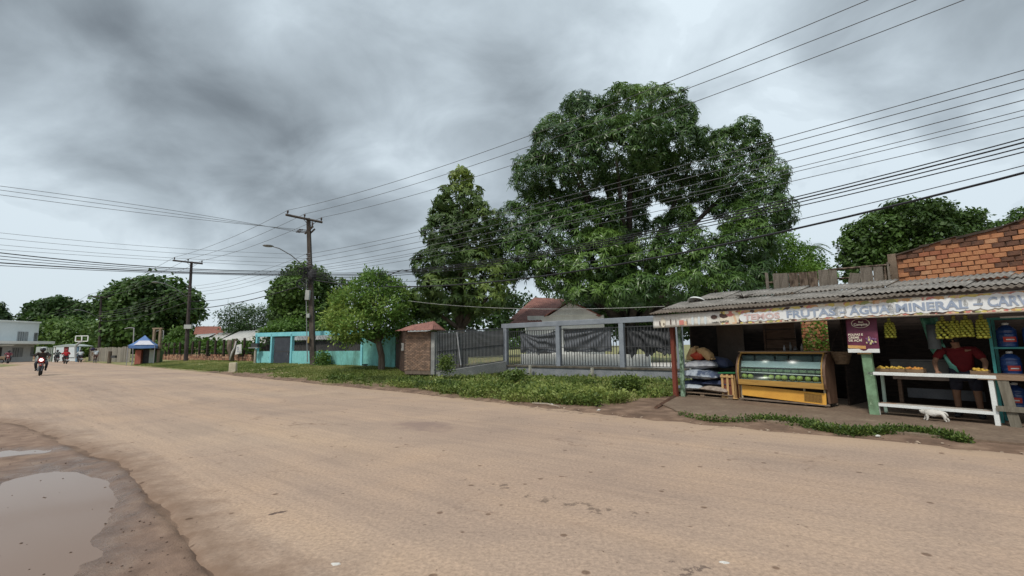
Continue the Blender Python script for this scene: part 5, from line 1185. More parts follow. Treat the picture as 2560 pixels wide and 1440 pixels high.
# shade cloths
CL = M('black_shade_cloth', (.022, .023, .026), (.05, .052, .057), 2.2, .65, .25, (1, 1, 1), spec=.5); CLG = M('grey_shade_cloth', (.12, .13, .145), (.19, .20, .22), 1.4, .7, .25, (3, 1, .6))
def cloth(fr, u0, u1, ztop, zbot, b, seed, mat, label, pin=0, sag=.0, rag=.06):
    a0, a1 = fr.pix(u0, 860, b)[0], fr.pix(u1, 860, b)[0]; w_ = a1 - a0
    def f(u, v):
        # folds radiate from the pinned top corner
        px = u if pin == 0 else 1 - u
        ang = math.atan2(1 - v + .02, px + .05); fold = math.sin(ang * 17 + seed) * .055 * min(1, math.hypot(px, 1 - v) * 1.6) + .03 * mnoise.noise(Vector((u * 3, v * 3, seed)))
        top = ztop - sag * math.sin(math.pi * u) ** .8
        bot = zbot + rag * mnoise.noise(Vector((u * 5, 0, seed))) + rag * .8 * mnoise.noise(Vector((u * 17, 3, seed)))
        return (a0 + u * w_, b + fold, bot + v * (top - bot))
    o = MB().sheet(f, 46, 26, Vector((0, .004, 0))).build('shade_cloth', mat, None, (fr.o[0], fr.o[1], 0), (0, 0, fr.rz), smooth=True)
    return tag(o, label, 'shade cloth', 'black shade cloths tied to the fences')
cloth(GF, 1300, 1392, 2.52, 1.30, .12, 2, CLG, 'grey shade cloth in the first bay of the grey fence, beside the gate', 0, .25, .2)
cloth(GF, 1410, 1530, 2.58, 1.32, .12, 5, CLG, 'smooth grey shade cloth in the middle bay of the grey fence', 1, .06, .05)
cloth(GF, 1568, 1678, 2.6, 1.25, .12, 9, CL, 'torn black shade cloth in the last bay beside the red stall post', 0, .05, .28)
p0, p1 = D(1092, 925, 23.9), D(1258, 905, 26.8); GLF = Frame(p0.x, p0.y, p1.x - p0.x, p1.y - p0.y); gl = math.hypot(p1.x - p0.x, p1.y - p0.y)
gt_ = root('driveway_gate', 'long low iron driveway gate hung with black shade cloth', 'gate', GLF.w(0, 0, 0), GLF.rz)
z0b, z0t = GLF.pix(1092, 928)[1], GLF.pix(1092, 829)[1]; z1b, z1t = GLF.pix(1258, 902)[1], GLF.pix(1258, 821)[1]
n = 46; bm_ = MB().box((0, 0, .5), (.02, .02, 1)).mesh('bar', M('pale_iron', (.30, .31, .30), (.22, .22, .22), 4, .6))
for q in range(n + 1):
    t = q / n; o = link('bar', bm_, gt_, (t * gl, 0, z0b + (z1b - z0b) * t)); o.scale.z = (z0t + (z1t - z0t) * t) - (z0b + (z1b - z0b) * t)
for f in (0.0, .5, 1.0): MB().tube([(0, 0, z0b + (z0t - z0b) * f), (gl, 0, z1b + (z1t - z1b) * f)], .025, 4).build('rail', BARM, gt_)
MB().tube([(gl * .27, -.04, z0t + .0), (gl * .33, -.04, z0b + .25)], .035, 6).build('leaning_pole', M('pale_pole', (.42, .42, .43), (.3, .3, .31), 5, .6), gt_)
MB().add([(0, -.3, z0b - .45), (gl, -.3, z1b - .6), (gl, .5, z1b - .6), (0, .5, z0b - .45), (0, -.3, z0b - .03), (gl, -.3, z1b - .03), (gl, .5, z1b - .03), (0, .5, z0b - .03)],
         [(0, 1, 2, 3), (4, 7, 6, 5), (0, 4, 5, 1), (1, 5, 6, 2), (2, 6, 7, 3), (3, 7, 4, 0)]).build('sill', RENDER, gt_)
cloth(GLF, 1093, 1170, z0t - .05, z0b + .30, .10, 3, CL, 'flat black shade cloth on the driveway gate, next to the brick pillar', 1, .0, .03)
cloth(GLF, 1165, 1258, z1t - .06, z1b + .30, .16, 12, CL, 'creased black shade cloth gathered to one corner of the driveway gate', 0, .12, .05)
# brick pier with tiled cap and brown gate
PBR = [M('pier_brick', (.21, .13, .09), (.33, .22, .155), 4, .9, .4), M('pier_brick_dark', (.14, .095, .07), (.24, .16, .12), 4, .9, .4)]
p0, p1 = D(1014, 920, 24.6), D(1078, 925, 24.0); PF = Frame(p0.x, p0.y, p1.x - p0.x, p1.y - p0.y); pl_ = math.hypot(p1.x - p0.x, p1.y - p0.y)
pr = root('brick_pier', 'weathered brown brick pier with a small red tiled cap beside the cloth gate', 'pier', PF.w(0, 0, 0), PF.rz)
zt, zb = PF.pix(1050, 829)[1], PF.pix(1050, 926)[1]; m = MB(); z_ = zb; row = 0
while z_ < zt - .05:
    x = -.02 + (.1 if row % 2 else 0); 
    while x < pl_ - .02:
        l = min(.2, pl_ - x); m.cur = rnd.randrange(2); m.box((x + l / 2, rnd.uniform(-.006, .008), z_ + .035), (l - .014, .2, .058)); x += .21
    z_ += .072; row += 1
tag(m.build('brickwork', PBR, pr), kind='stuff')
MB().span(0, pl_, -.075, .45, zb - .2, zt).build('pier_core', M('old_mortar', (.12, .09, .07), (.18, .14, .11), 5, .95), pr)
MB().span(pl_ + .02, pl_ + .24, -.08, .2, zb - .2, zt - .05).build('grey_jamb', RENDER, pr)
TILE = M('red_clay_tiles', (.28, .11, .08), (.18, .075, .055), 2.5, .85, .3, fine=.2); TILED = M('faded_clay_tiles', (.31, .15, .12), (.20, .095, .08), 2.5, .85, .3, fine=.2)
def tileroof(m, p00, p10, p11, p01, pitch=.22, rows=.32):
    """corrugated tile surface between eave p00-p10 and ridge p01-p11"""
    p00, p10, p11, p01 = map(Vector, (p00, p10, p11, p01)); wl = (p10 - p00).length; hl = (p01 - p00).length
    nrm = (p10 - p00).cross(p01 - p00).normalized(); nrm = nrm if nrm.z > 0 else -nrm
    nw = max(2, int(wl / pitch)); nr_ = max(1, int(hl / rows))
    def f(u, v):
        p = p00.lerp(p10, u).lerp(p01.lerp(p11, u), v); s_ = v * nr_
        return p + nrm * (.035 * abs(math.sin(math.pi * u * nw)) - .02 * (s_ - math.floor(s_)) + .012 * mnoise.noise(Vector((u * nw, v * nr_, 1))))
    m.sheet(f, nw * 4, nr_ * 3, -nrm * .03)
m = MB(); xe, xw = pl_ + .3, -.35; zt2 = zt + .05
tileroof(m, (xw, -.5, zt2), (xe, -.5, zt2), (xe - .35, .25, zt2 + .48), (xw + .5, .25, zt2 + .30)); tileroof(m, (xe, -.5, zt2), (xe, 1.0, zt2), (xe - .35, .3, zt2 + .48), (xe - .35, .25, zt2 + .48))
m.build('tiled_cap', TILED, pr, smooth=True)
g0 = TQ.w(TQ.pix(990, 900)[0], 0, 0); g1 = PF.w(0, .1, 0); GBF = Frame(g0.x, g0.y, g1.x - g0.x, g1.y - g0.y); gbl = math.hypot(g1.x - g0.x, g1.y - g0.y)
bg_ = root('brown_gate', 'dark brown sheet gate between the turquoise wall and the brick pier', 'gate', GBF.w(0, 0, .35), GBF.rz)
for k in range(6): MB().box((gbl * (k + .5) / 6, 0, 1.1), (gbl / 6 - .02, .04, 2.2)).build('panel', M('dark_brown_gate', (.05, .03, .022), (.085, .052, .04), 3, .8, .3), bg_)
MB().box((gbl / 2, 0, 2.23), (gbl, .08, .07)).build('top_rail', WOODD, bg_)
MB().box((gbl * .72, -.07, 1.35), (.26, .10, .42)).build('meter_box', M('meter_grey', (.42, .42, .40), (.34, .34, .32), 4, .6), bg_); MB().box((gbl * .72, -.125, 1.38), (.12, .012, .22)).build('meter_window', BARM, bg_)
# house with tiled roofs
hs = root('tiled_house', 'white gabled house with red tile roofs behind the grey fence', 'house', D(1300, 870, 31), 0)
hs.location.z = 0
def hd(u, v, d): p = D(u, v, d); return (p.x - hs.location.x, p.y - hs.location.y, p.z)
xl, xr = hd(1296, 0, 31)[0], hd(1480, 0, 31)[0]
zE = hd(0, 806, 31)[2]; zA = hd(0, 772, 31)[2]
MB().span(xl + .3, xr, .0, 7, .3, zE).build('walls', WW, hs)
xa = hd(1400, 0, 31)[0]; xg0 = hd(1352, 0, 31)[0]; xg1 = hd(1462, 0, 31)[0]
m = MB().prism([(xg0 + .1, zE), (xg1, zE), (xa, zA - .1)], -.6, 6); m.build('gable', WW, hs)
m = MB(); tileroof(m, (xg0 - .25, -1.0, zE - .05), (xg0 - .25, 6, zE - .05), (xa, 6, zA), (xa, -1.0, zA)); tileroof(m, (xg1 + .2, -1.0, zE - .1), (xg1 + .2, 6, zE - .1), (xa, 6, zA), (xa, -1.0, zA)); m.build('gable_roof', TILE, hs, smooth=True)
m = MB(); q0, q1, q2, q3 = hd(1268, 812, 30), hd(1356, 806, 30.5), hd(1348, 778, 33.5), hd(1318, 776, 33.5); tileroof(m, q0, q1, q2, q3); m.build('porch_roof', TILED, hs, smooth=True)
m = MB(); q0, q1, q2, q3 = hd(1272, 800, 33), hd(1440, 790, 33), hd(1410, 748, 37.5), hd(1335, 744, 37.5); tileroof(m, q0, q1, q2, q3); m.build('main_roof', TILED, hs, smooth=True)
MB().box(((xl + xg0) / 2 + .5, -.04, 1.6), (1.0, .06, .9)).build('window', BARM, hs)

# ------------------------------------------------------------ turquoise wall
TQM = M('turquoise_paint', (.20, .50, .50), (.10, .26, .25), 1.8, .8, .25, (1, 1, .3), fine=.15, lo=.42, hi=.72, c3=(.24, .56, .57)); TQL = M('turquoise_trim', (.24, .60, .66), (.18, .50, .56), 2, .75, .15)
TQG = M('mildewed_turquoise', (.18, .46, .43), (.07, .14, .10), 1.6, .85, .3, (1, 1, .3), fine=.2, lo=.42, hi=.75)
def ta_(u): return TQ.pix(u, 880)[0]
tl = ta_(990); zT0, zT1 = TQ.pix(645, 835)[1], TQ.pix(985, 826)[1]
def ztq(a): return zT0 + (zT1 - zT0) * a / tl
tw_ = root('turquoise_wall', 'turquoise garden wall with dark grille openings and a dark metal gate', 'wall', TQ.w(0, 0, 0), TQ.rz)
zL = TQ.pix(700, 878)[1]
def gq(a): return gz(*TQ.w(a, -.1).xy) - .15
for (u0, u1) in [(640, 679), (732, 782)]: 
    a0, a1 = ta_(u0), ta_(u1); MB().span(a0, a1, -.06, .06, gq(a0) - .1, zL).build('low_wall', TQM, tw_)
a0, a1 = ta_(782.3), ta_(905); MB().span(a0, a1, -.06, .06, gq(a1) - .2, zL - .02).build('low_wall', TQG, tw_)
a0, a1 = ta_(905.3), tl; MB().span(a0, a1, -.07, .06, gq(a1) - .3, ztq(a1) - .25).build('high_wall', TQG, tw_)
for u in (642, 679, 729, 905): MB().box((ta_(u) + .07, -.02, (ztq(ta_(u)) + gq(ta_(u))) / 2), (.19, .22, ztq(ta_(u)) - gq(ta_(u)) - .1), None, .01).build('pillar', TQL, tw_)
m = MB(); m.add([(-.1, -.13, zT0 - .22), (tl, -.13, zT1 - .22), (tl, .13, zT1 - .22), (-.1, .13, zT0 - .22), (-.1, -.13, zT0 + .08), (tl, -.13, zT1 + .08), (tl, .13, zT1 + .08), (-.1, .13, zT0 + .08)], [(0, 1, 2, 3), (4, 7, 6, 5), (0, 4, 5, 1), (1, 5, 6, 2), (2, 6, 7, 3), (3, 7, 4, 0)])
m.build('top_beam', TQL, tw_)
GD = M('gate_iron', (.035, .04, .052), (.055, .062, .075), 3, .55)
g_ = MB().span(ta_(686), ta_(727), -.03, .03, gq(ta_(700)) + .1, ztq(ta_(700)) - .25).build('gate', GD, tw_)
MB().span(ta_(687), ta_(726), -.045, -.031, 1.45, 1.52).build('gate_rail', BARM, g_); MB().box((ta_(722), -.06, 1.3), (.03, .05, .16)).build('handle', M('steel', (.4, .4, .4), (.3, .3, .3), 4, .4, metal=.6), g_)
gb2 = MB().tube([(0, 0, 0), (0, 0, 1)], .013, 4).mesh('grille_bar', BARM)
for (u0, u1) in [(652, 676), (738, 782), (790, 900)]:
    a0, a1 = ta_(u0), ta_(u1); zt = ztq((a0 + a1) / 2) - .24; k = a0
    while k < a1:
        o = link('grille_bar', gb2, tw_, (k, 0, zL), (0, R(16), 0)); o.scale.z = (zt - zL) / math.cos(R(16)); k += .17
    MB().span(a0 - .05, a1 + .05, -.02, .02, zL, zL + .04).build('grille_rail', BARM, tw_)
th = root('turquoise_house', 'house, front darkened as interior shade, with a pale lean-to roof behind the turquoise wall', 'house', TQ.w(0, 0, 0), TQ.rz)
MB().span(.6, tl - .2, 1.6, 6, .2, 2.25).build('shade_front', M('painted_shade_wall', (.05, .05, .05), (.09, .085, .08), 2, .9), th)  # near-black colour stands in for the shaded interior behind the grilles
for k in range(2): MB().box((.5 + k * .75, 1.5, 2.0), (.6, .03, .5), (0, 0, 0)).build('shutter', M('pale_shutter', (.34, .36, .38), (.26, .27, .29), 4, .6), th)
MB().sheet(lambda u, v: (.2 + u * (tl - 1), 1.3 + v * 4, 2.35 + v * .75 + .02 * math.sin(u * 300)), 200, 2, .02).build('lean_to_roof', M('pale_roof', (.34, .34, .33), (.24, .24, .23), 2, .7), th)

# ------------------------------------------------------------ far left: shed, post fence, tent, walls
SHR = M('pale_sheeting', (.40, .39, .36), (.52, .51, .47), 1.2, .6, .1, (1, 3, 1))
sh_ = root('long_shed', 'long low shed with pale translucent roof sheets behind the post fence', 'shed', D(600, 880, 52)); sl0 = sh_.location.copy(); sh_.location.z = 0
def sd_(u, v, d): p = D(u, v, d); return Vector((p.x - sl0.x, p.y - sl0.y, p.z))
for (ut0, vt0, ub0, vb0, ut1, vt1, ub1, vb1, d0) in [(494, 836, 470, 852, 540, 833, 505, 850, 62), (548, 832, 515, 850, 588, 829, 545, 851, 57), (600, 828, 548, 851, 676, 823, 662, 858, 51)]:
    A_, B_, C_2, D_2 = sd_(ub0, vb0, d0), sd_(ub1, vb1, d0 - 4), sd_(ut1, vt1, d0 + 4), sd_(ut0, vt0, d0 + 7)
    MB().sheet(lambda u, v: A_.lerp(B_, u).lerp(D_2.lerp(C_2, u), v) + Vector((0, 0, .03 * math.sin(u * 60))), 60, 2, .03).build('roof_sheet', SHR, sh_, smooth=True)
A_, B_, C_2, D_2 = sd_(472, 851, 62), sd_(665, 858, 46.5), sd_(678, 825, 56), sd_(500, 837, 70)
MB().sheet(lambda u, v: A_.lerp(B_, u).lerp(D_2.lerp(C_2, u), v) - Vector((0, 0, .12)), 8, 2, .03).build('under_roof', WOODD, sh_)
for k in range(9):
    p = A_.lerp(B_, k / 8); MB().tube([(p.x, p.y + .2, .3), (p.x, p.y + .2, p.z - .1)], .07, 6).build('post', WOODD, sh_)
m = MB(); p = A_.lerp(B_, .05); q = A_.lerp(B_, .98); m.add([(p.x, p.y + 3, .3), (q.x, q.y + 3, .3), (q.x, q.y + 3, 2.2), (p.x, p.y + 3, 2.2)], [(0, 1, 2, 3)])
m.v = m.v + [(x, y + .15, z_) for x, y, z_ in m.v]; m.f = [(0, 1, 2, 3), (4, 7, 6, 5), (0, 4, 5, 1), (1, 5, 6, 2), (2, 6, 7, 3), (3, 7, 4, 0)]; m.mi = [0] * 6
m.build('back_wall', WOODB, sh_)
rh = root('red_roofed_house', 'distant house with a plain red tiled roof above the shed', 'house', D(520, 870, 74)); sl0 = rh.location.copy(); rh.location.z = 0
m = MB(); tileroof(m, sd_(484, 836, 72), sd_(562, 836, 70), sd_(552, 816, 78), sd_(489, 816, 80), .35, .5); m.build('roof', TILE, rh, smooth=True)
p, q = sd_(488, 836, 74), sd_(558, 836, 72); MB().span(p.x, q.x, p.y, p.y + 5, .3, p.z + .2).build('walls', M('ochre_wall', (.30, .22, .15), (.38, .29, .2), 2, .9), rh)

p0, p1 = D(403, 890, 57), D(640, 905, 42); WF = Frame(p0.x, p0.y, p1.x - p0.x, p1.y - p0.y); wl_ = math.hypot(p1.x - p0.x, p1.y - p0.y)
wf = root('post_fence', 'row of dark wooden posts above a low broken red brick wall', 'fence', WF.w(0, 0, 0), WF.rz)
for u, v0 in [(407, 857), (415, 858), (424, 857), (437, 857), (451, 856), (483, 853), (500, 852), (520, 851), (540, 851), (561, 849), (587, 847), (612, 845)]:
    a, zt = WF.pix(u, v0); g_ = gz(*WF.w(a, 0).xy); MB().tube([(a, 0, g_ - .2), (a + rnd.uniform(-.04, .04), 0, (g_ + zt) / 2), (a, 0, zt)], [.13, .12, .12], 6).build('post', M('black_post', (.035, .025, .022), (.07, .05, .042), 4, .9), wf)
for f in (.3, .7): MB().tube([(0, .0, gz(*WF.w(0, 0).xy) + .5 + f * 1.0), (wl_ * .5, 0, gz(*WF.w(wl_ / 2, 0).xy) + .45 + f), (wl_, 0, gz(*WF.w(wl_, 0).xy) + .5 + f * 1.1)], .012, 4).build('wire_strand', BARM, wf)
m = MB(); a = 0.0
while a < wl_ - .2:
    g_ = gz(*WF.w(a, -.25).xy)
    for r_ in range(4):
        if r_ == 3 and rnd.random() < .35: continue
        m.cur = rnd.randrange(3); m.box((a + (.15 if r_ % 2 else 0), -.2 + rnd.uniform(-.02, .02), g_ - .02 + r_ * .19), (.29, .14, .17))
    a += .32
tag(m.build('brick_footing', [M('footing_brick', (.27, .13, .085), (.36, .19, .12), 3, .9), M('footing_brick_pale', (.34, .20, .13), (.42, .26, .17), 3, .9), M('footing_brick_dark', (.14, .08, .055), (.22, .12, .08), 3, .9)], wf), kind='stuff')
lob = [(u, 866 + rnd.uniform(-6, 5), 15, 14, 0) for u in range(400, 640, 14)]; lb2 = []
for (u, v, ru, rv, dd) in lob:
    d = 58.5 + (u - 403) / 237 * (-15) ; c = D(u, v, d); k = d / FPX; lb2.append((c.x, c.y, c.z, ru * k, rv * k))
P_, N__ = crown_points(lb2, 6, 51, .3)
tag(scatter('garden_plants', P_, N__, tmpl_spray(8, .55, .30, 41, .6), 1.0, LIME, None, .22 + .25 * sines(P_, .9, 4) + rng.normal(0, .08, len(P_))), 'leafy garden plants behind the post fence', kind='stuff')
# white sign with blue swirl
a, z0 = WF.pix(603, 885, -.5); a0, z1 = WF.pix(588, 862, -.5)
sg = root('white_sign', 'small white board with a blue ring emblem tied to the post fence', 'sign', WF.w((a + a0) / 2, -.5, (z0 + z1) / 2), WF.rz)
MB().box((0, 0, 0), (a - a0, .03, z1 - z0), (0, R(-5), 0)).build('board', M('sign_white', (.68, .68, .66), (.60, .60, .58), 3, .6), sg)
MB().torus((0, -.025, .08), .16, .022, Matrix.Rotation(R(90), 4, 'X'), 18, 4).build('ring_emblem', M('sign_blue', (.13, .15, .26), (.18, .2, .3), 3, .6), sg); MB().box((.02, -.025, -.22), (.36, .01, .05)).build('text_line', M('sign_blue', (.13, .15, .26)), sg)
MB().tube([(.1, .04, .6), (.1, .04, -1.1)], .03, 4).build('stake', WOODD, sg)
# dead trunk with pale wrap
p = D(579, 906, 42); p.z = gz(p.x, p.y); dt = root('dead_tree', 'dead forked trunk with a pale rag in front of the post fence', 'tree', p)
MB().tube([(0, 0, -.2), (-.05, 0, .6), (-.3, 0, 1.3), (-.35, .1, 2.0)], [.22, .2, .22, .2], 8).build('trunk', BARK, dt, smooth=True); MB().tube([(0, 0, .3), (.15, 0, 1.0), (.28, 0, 2.1)], [.16, .13, .12], 7).build('branch', BARK, dt, smooth=True)
MB().tube([(-.05, -.2, .2), (.12, -.2, .9), (.3, -.18, 1.3), (.36, -.12, 1.9)], [.05, .09, .07, .05], 6).build('rag', M('pale_rag', (.40, .38, .36), (.55, .53, .5), 5, .9), dt, smooth=True)
def onground(u, v, dz=0.0):
    p = Vector((*GP(u, v), 0)); 
    for _ in range(6):
        z_ = gz(p.x, p.y); r = ray(u, v); t = (z_ - CZ) / r.z; p = Vector((r.x * t, r.y * t, z_))
    p.z += dz; return p
p = onground(582, 930); o = MB().box((0, 0, .27), (.40, .34, .62), (0, 0, .3), .03).build('stone_block', M('cream_stone', (.48, .42, .30), (.58, .52, .39), 5, .9, .4), None, p); tag(o, 'cream stone block standing upright on the verge', 'block')
p = onground(912, 931); rt = root('stub_pillar', 'stubby grey pillar with a dark cap near the street tree', 'post', p); MB().box((0, 0, .20), (.20, .2, .5), None, .01).build('shaft', RENDER, rt); MB().box((0, 0, .49), (.30, .28, .06)).build('cap', WOODD, rt)
p = onground(938, 930); o = pillow(.75, .6, .42, 21, .3).build('rubbish_bag', M('grey_rubbish', (.06, .065, .075), (.20, .21, .23), 6, .5, .5), None, p + Vector((0, 0, .12)), smooth=True); tag(o, 'crumpled grey rubbish bag at the foot of the street tree', 'bag')
p = onground(972, 932); rt = root('brick_border', 'low curved brick border round the foot of the street tree', 'border', p)
for k in range(9):
    a = -1.1 + k * .22; MB().box((math.sin(a) * .95 - .15, -math.cos(a) * .7 + .7, .08), (.22, .11, .18), (0, 0, a), .01).build('brick', BRK[2] if k % 2 else M('mossy_brick', (.11, .09, .06), (.2, .15, .1), 4, .9), rt)
p = onground(637, 910); rt = root('mail_post', 'cream post with a small dark box beside the turquoise wall', 'post', p); MB().tube([(0, 0, -.1), (0, 0, 1.15)], .09, 8).build('shaft', M('cream_post', (.36, .31, .25), (.45, .4, .33), 5, .9), rt); MB().box((-.1, 0, 1.25), (.75, .4, .08)).build('tray', RENDER, rt); MB().box((-.05, 0, 1.45), (.5, .3, .3)).build('box', BARM, rt)

# blue tent
TD = 46; p = D(358, 890, TD); tn = root('blue_tent', 'blue pyramid tent canopy with pale print over a small kiosk', 'tent', (p.x, p.y, 0)); tz = lambda v: D(358, v, TD).z
we = 1.05; zc, za = tz(863), tz(838); BLU = M('tent_blue', (.10, .19, .42), (.14, .25, .48), 1.4, .7); TWH = M('tent_white', (.62, .62, .68), (.52, .53, .60), 2, .7)
m = MB(); cs = [(-we, -we), (we, -we), (we, we), (-we, we)]
ca, sa = math.cos(.5), math.sin(.5); cs = [(x * ca - y * sa, x * sa + y * ca) for x, y in cs]
for k in range(4):
    a_, b__ = cs[k], cs[(k + 1) % 4]
    m.sheet(lambda u, v: ((a_[0] + (b__[0] - a_[0]) * u) * (1 - v), (a_[1] + (b__[1] - a_[1]) * u) * (1 - v), zc + (za - zc) * v ** 1.25 - .05 * math.sin(math.pi * u) * (1 - v)), 8, 6)
    m.sheet(lambda u, v: ((a_[0] + (b__[0] - a_[0]) * u), (a_[1] + (b__[1] - a_[1]) * u), zc - .28 * (1 - v) - .05 * math.sin(math.pi * u)), 8, 1)
m.build('canopy', BLU, tn, smooth=True)
m = MB(); a_, b__ = cs[0], cs[1]
m.sheet(lambda u, v: ((a_[0] + (b__[0] - a_[0]) * (.2 + u * .78)) * (1 - v * .5), (a_[1] + (b__[1] - a_[1]) * (.2 + .78 * u)) * (1 - v * .5) - .03, zc + .03 + (za - zc) * (v * .5) ** 1.25), 6, 4); m.build('white_print', TWH, tn, smooth=True)
for x, y in cs: MB().tube([(x, y, .2), (x, y, zc)], .03, 6).build('leg', M('tent_leg', (.3, .3, .32), (.22, .22, .24), 4, .5), tn)
kz = gz(p.x, p.y); kk = root('red_kiosk', 'small red brick kiosk with a dark opening under the blue tent', 'kiosk', (p.x, p.y + .6, kz), .3)
MB().span(-1.1, -.6, 0, .8, -.2, 1.45).build('brick_side', M('kiosk_red', (.33, .10, .075), (.42, .15, .11), 3, .9), kk); MB().span(.1, .5, 0, .8, -.2, 1.45).build('pale_side', M('kiosk_pale', (.45, .50, .44), (.38, .42, .37), 3, .8), kk)
MB().span(-.64, .09, .4, .8, -.2, 1.45).build('dark_opening', BARM, kk); MB().span(.51, 1.0, .2, .8, -.2, 1.4).build('green_side', M('kiosk_green', (.05, .09, .04), (.08, .14, .06), 3, .9), kk); MB().span(-1.15, 1.05, -.05, .85, 1.45, 1.52).build('roof_slab', WOODD, kk)
# wooden arch
p = D(388, 892, 47); wa = root('wooden_arch', 'tall weathered wooden gate frame beside the blue tent', 'gate frame', (p.x, p.y, 0)); k_ = 47 / FPX
TMB = M('arch_timber', (.20, .15, .10), (.30, .23, .16), 4, .9)
z1 = D(388, 822, 47).z; g_ = gz(p.x, p.y)
for x in (-.30, .33): MB().box((x, 0, (z1 + g_) / 2), (.2, .2, z1 - g_ + .2)).build('post', TMB, wa)
MB().box((.02, 0, z1 + .03), (1.0, .22, .14)).build('lintel', TMB, wa); MB().box((.02, .05, g_ + 1.25), (.42, .05, .9)).build('plank_door', WOODD, wa)
for (u, v0, v1, d, lb) in [(335, 819, 868, 50, 'thin pale pole rising behind the blue tent'), (409, 826, 860, 60, 'thin pale pole with a lamp among the dark leaves')]:
    a_, b__ = D(u, v1, d), D(u, v0, d); rt = root('thin_pole', lb, 'pole', (a_.x, a_.y, 0)); MB().tube([(0, 0, .3), (b__.x - a_.x, 0, b__.z)], .05, 6).build('mast', M('pale_pole', (.42, .42, .43)), rt)
    MB().tube([(b__.x - a_.x, 0, b__.z - .05), (b__.x - a_.x - .5, 0, b__.z), (b__.x - a_.x - 1.0, 0, b__.z - .1)], .035, 5).build('arm', M('pale_pole', (.42, .42, .43)), rt)
# plank wall beyond the riders
p0, p1 = D(222, 893, 66), D(326, 892, 54); LF = Frame(p0.x, p0.y, p1.x - p0.x, p1.y - p0.y); ll = math.hypot(p1.x - p0.x, p1.y - p0.y)
lw = root('pale_plank_fence', 'pale weathered plank fence behind the cyclist', 'fence', LF.w(0, 0, 0), LF.rz)
pm_ = [MB().box((0, 0, .9), (.42, .04, 1.9)).mesh('plank', M('pale_plank%d' % k, c, tuple(x * .75 for x in c), 4, .9, 0, (3, 3, .6))) for k, c in enumerate([(.27, .25, .21), (.22, .20, .165), (.32, .29, .24)])]
a = .2
while a < ll: o = link('plank', pm_[rnd.randrange(3)], lw, (a, rnd.uniform(-.02, .02), .30 + rnd.uniform(-.1, .06)), (0, R(rnd.uniform(-1.5, 1.5)), 0)); a += .44
MB().box((ll / 2, .05, 1.6), (ll, .05, .08)).build('rail', WOODD, lw)
p = D(274, 896, 55); rt = root('dark_post', 'thick dark post with a box fixed to it in front of the plank fence', 'post', (p.x, p.y, gz(p.x, p.y))); MB().tube([(0, 0, -.2), (0, 0, 1.4)], .2, 8).build('shaft', BARK, rt); MB().box((.5, 0, .75), (.45, .3, .3)).build('box', BARM, rt)

# white two storey building
BD = 71
_q = D(88, 900, BD); WBF = Frame(_q.x, _q.y, .03, 1)
wb = root('white_building', 'white two storey building with slatted windows and a flat canopy', 'building', (_q.x, _q.y, 0), WBF.rz)
def bz(v): return D(60, v, BD - 2.5).z
def bx(u): return WBF.pix(u, 850)[0]
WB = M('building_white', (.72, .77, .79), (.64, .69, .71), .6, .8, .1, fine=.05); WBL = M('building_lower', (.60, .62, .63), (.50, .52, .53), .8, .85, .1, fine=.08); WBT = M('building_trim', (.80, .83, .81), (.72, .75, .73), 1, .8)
zmid, zroof, zbase = bz(862), bz(806), bz(905)
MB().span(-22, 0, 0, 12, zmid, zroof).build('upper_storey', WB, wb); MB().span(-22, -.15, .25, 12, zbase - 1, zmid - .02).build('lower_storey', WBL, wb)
MB().span(-22.2, .15, -.15, 12.1, zroof, zroof + .22).build('parapet', WBT, wb); MB().span(-9, .6, -2.2, 5, bz(860), bz(853)).build('canopy', WBT, wb)
MB().span(-14, bx(10), -1.6, .2, bz(865), bz(862)).build('side_canopy', WBT, wb)
MB().span(-14, bx(10), .1, .3, bz(893), bz(868)).build('shop_front', BARM, wb)
LAT = M('lattice_white', (.45, .47, .48), (.38, .4, .41), 2, .8)
for (u0, u1, v0, v1) in [(42, 58, 829.5, 852), (60.5, 67.5, 829.5, 852), (38, 54.5, 869, 892), (56.5, 63.5, 869, 892)]:
    y = -.0 if v0 < 860 else .25; x0, x1, z1, z0 = bx(u0), bx(u1), bz(v0), bz(v1)
    wn_ = MB().span(x0, x1, y - .02, y + .05, z0, z1).build('window', M('window_dark', (.03, .032, .036), (.045, .048, .05), 2, .4), wb)
    m = MB(); ncol = max(2, int((x1 - x0) / .27)); nrow = 8
    for k in range(ncol + 1): m.box((x0 + (x1 - x0) * k / ncol, y - .06, (z0 + z1) / 2), (.06, .06, z1 - z0))
    for k in range(nrow + 1): m.box(((x0 + x1) / 2, y - .05, z0 + (z1 - z0) * k / nrow), (x1 - x0, .05, .075))
    m.build('lattice', LAT, wn_)
m = MB()
for (v0, v1, yy) in [(832, 851, 0), (869, 890, .25)]:
    for k in range(8): m.box((-.35, yy - .03, bz(v1) + (bz(v0) - bz(v1)) * k / 7), (.5, .08, .09))
m.build('corner_lattice', M('window_dark', (.03, .032, .036)), wb)
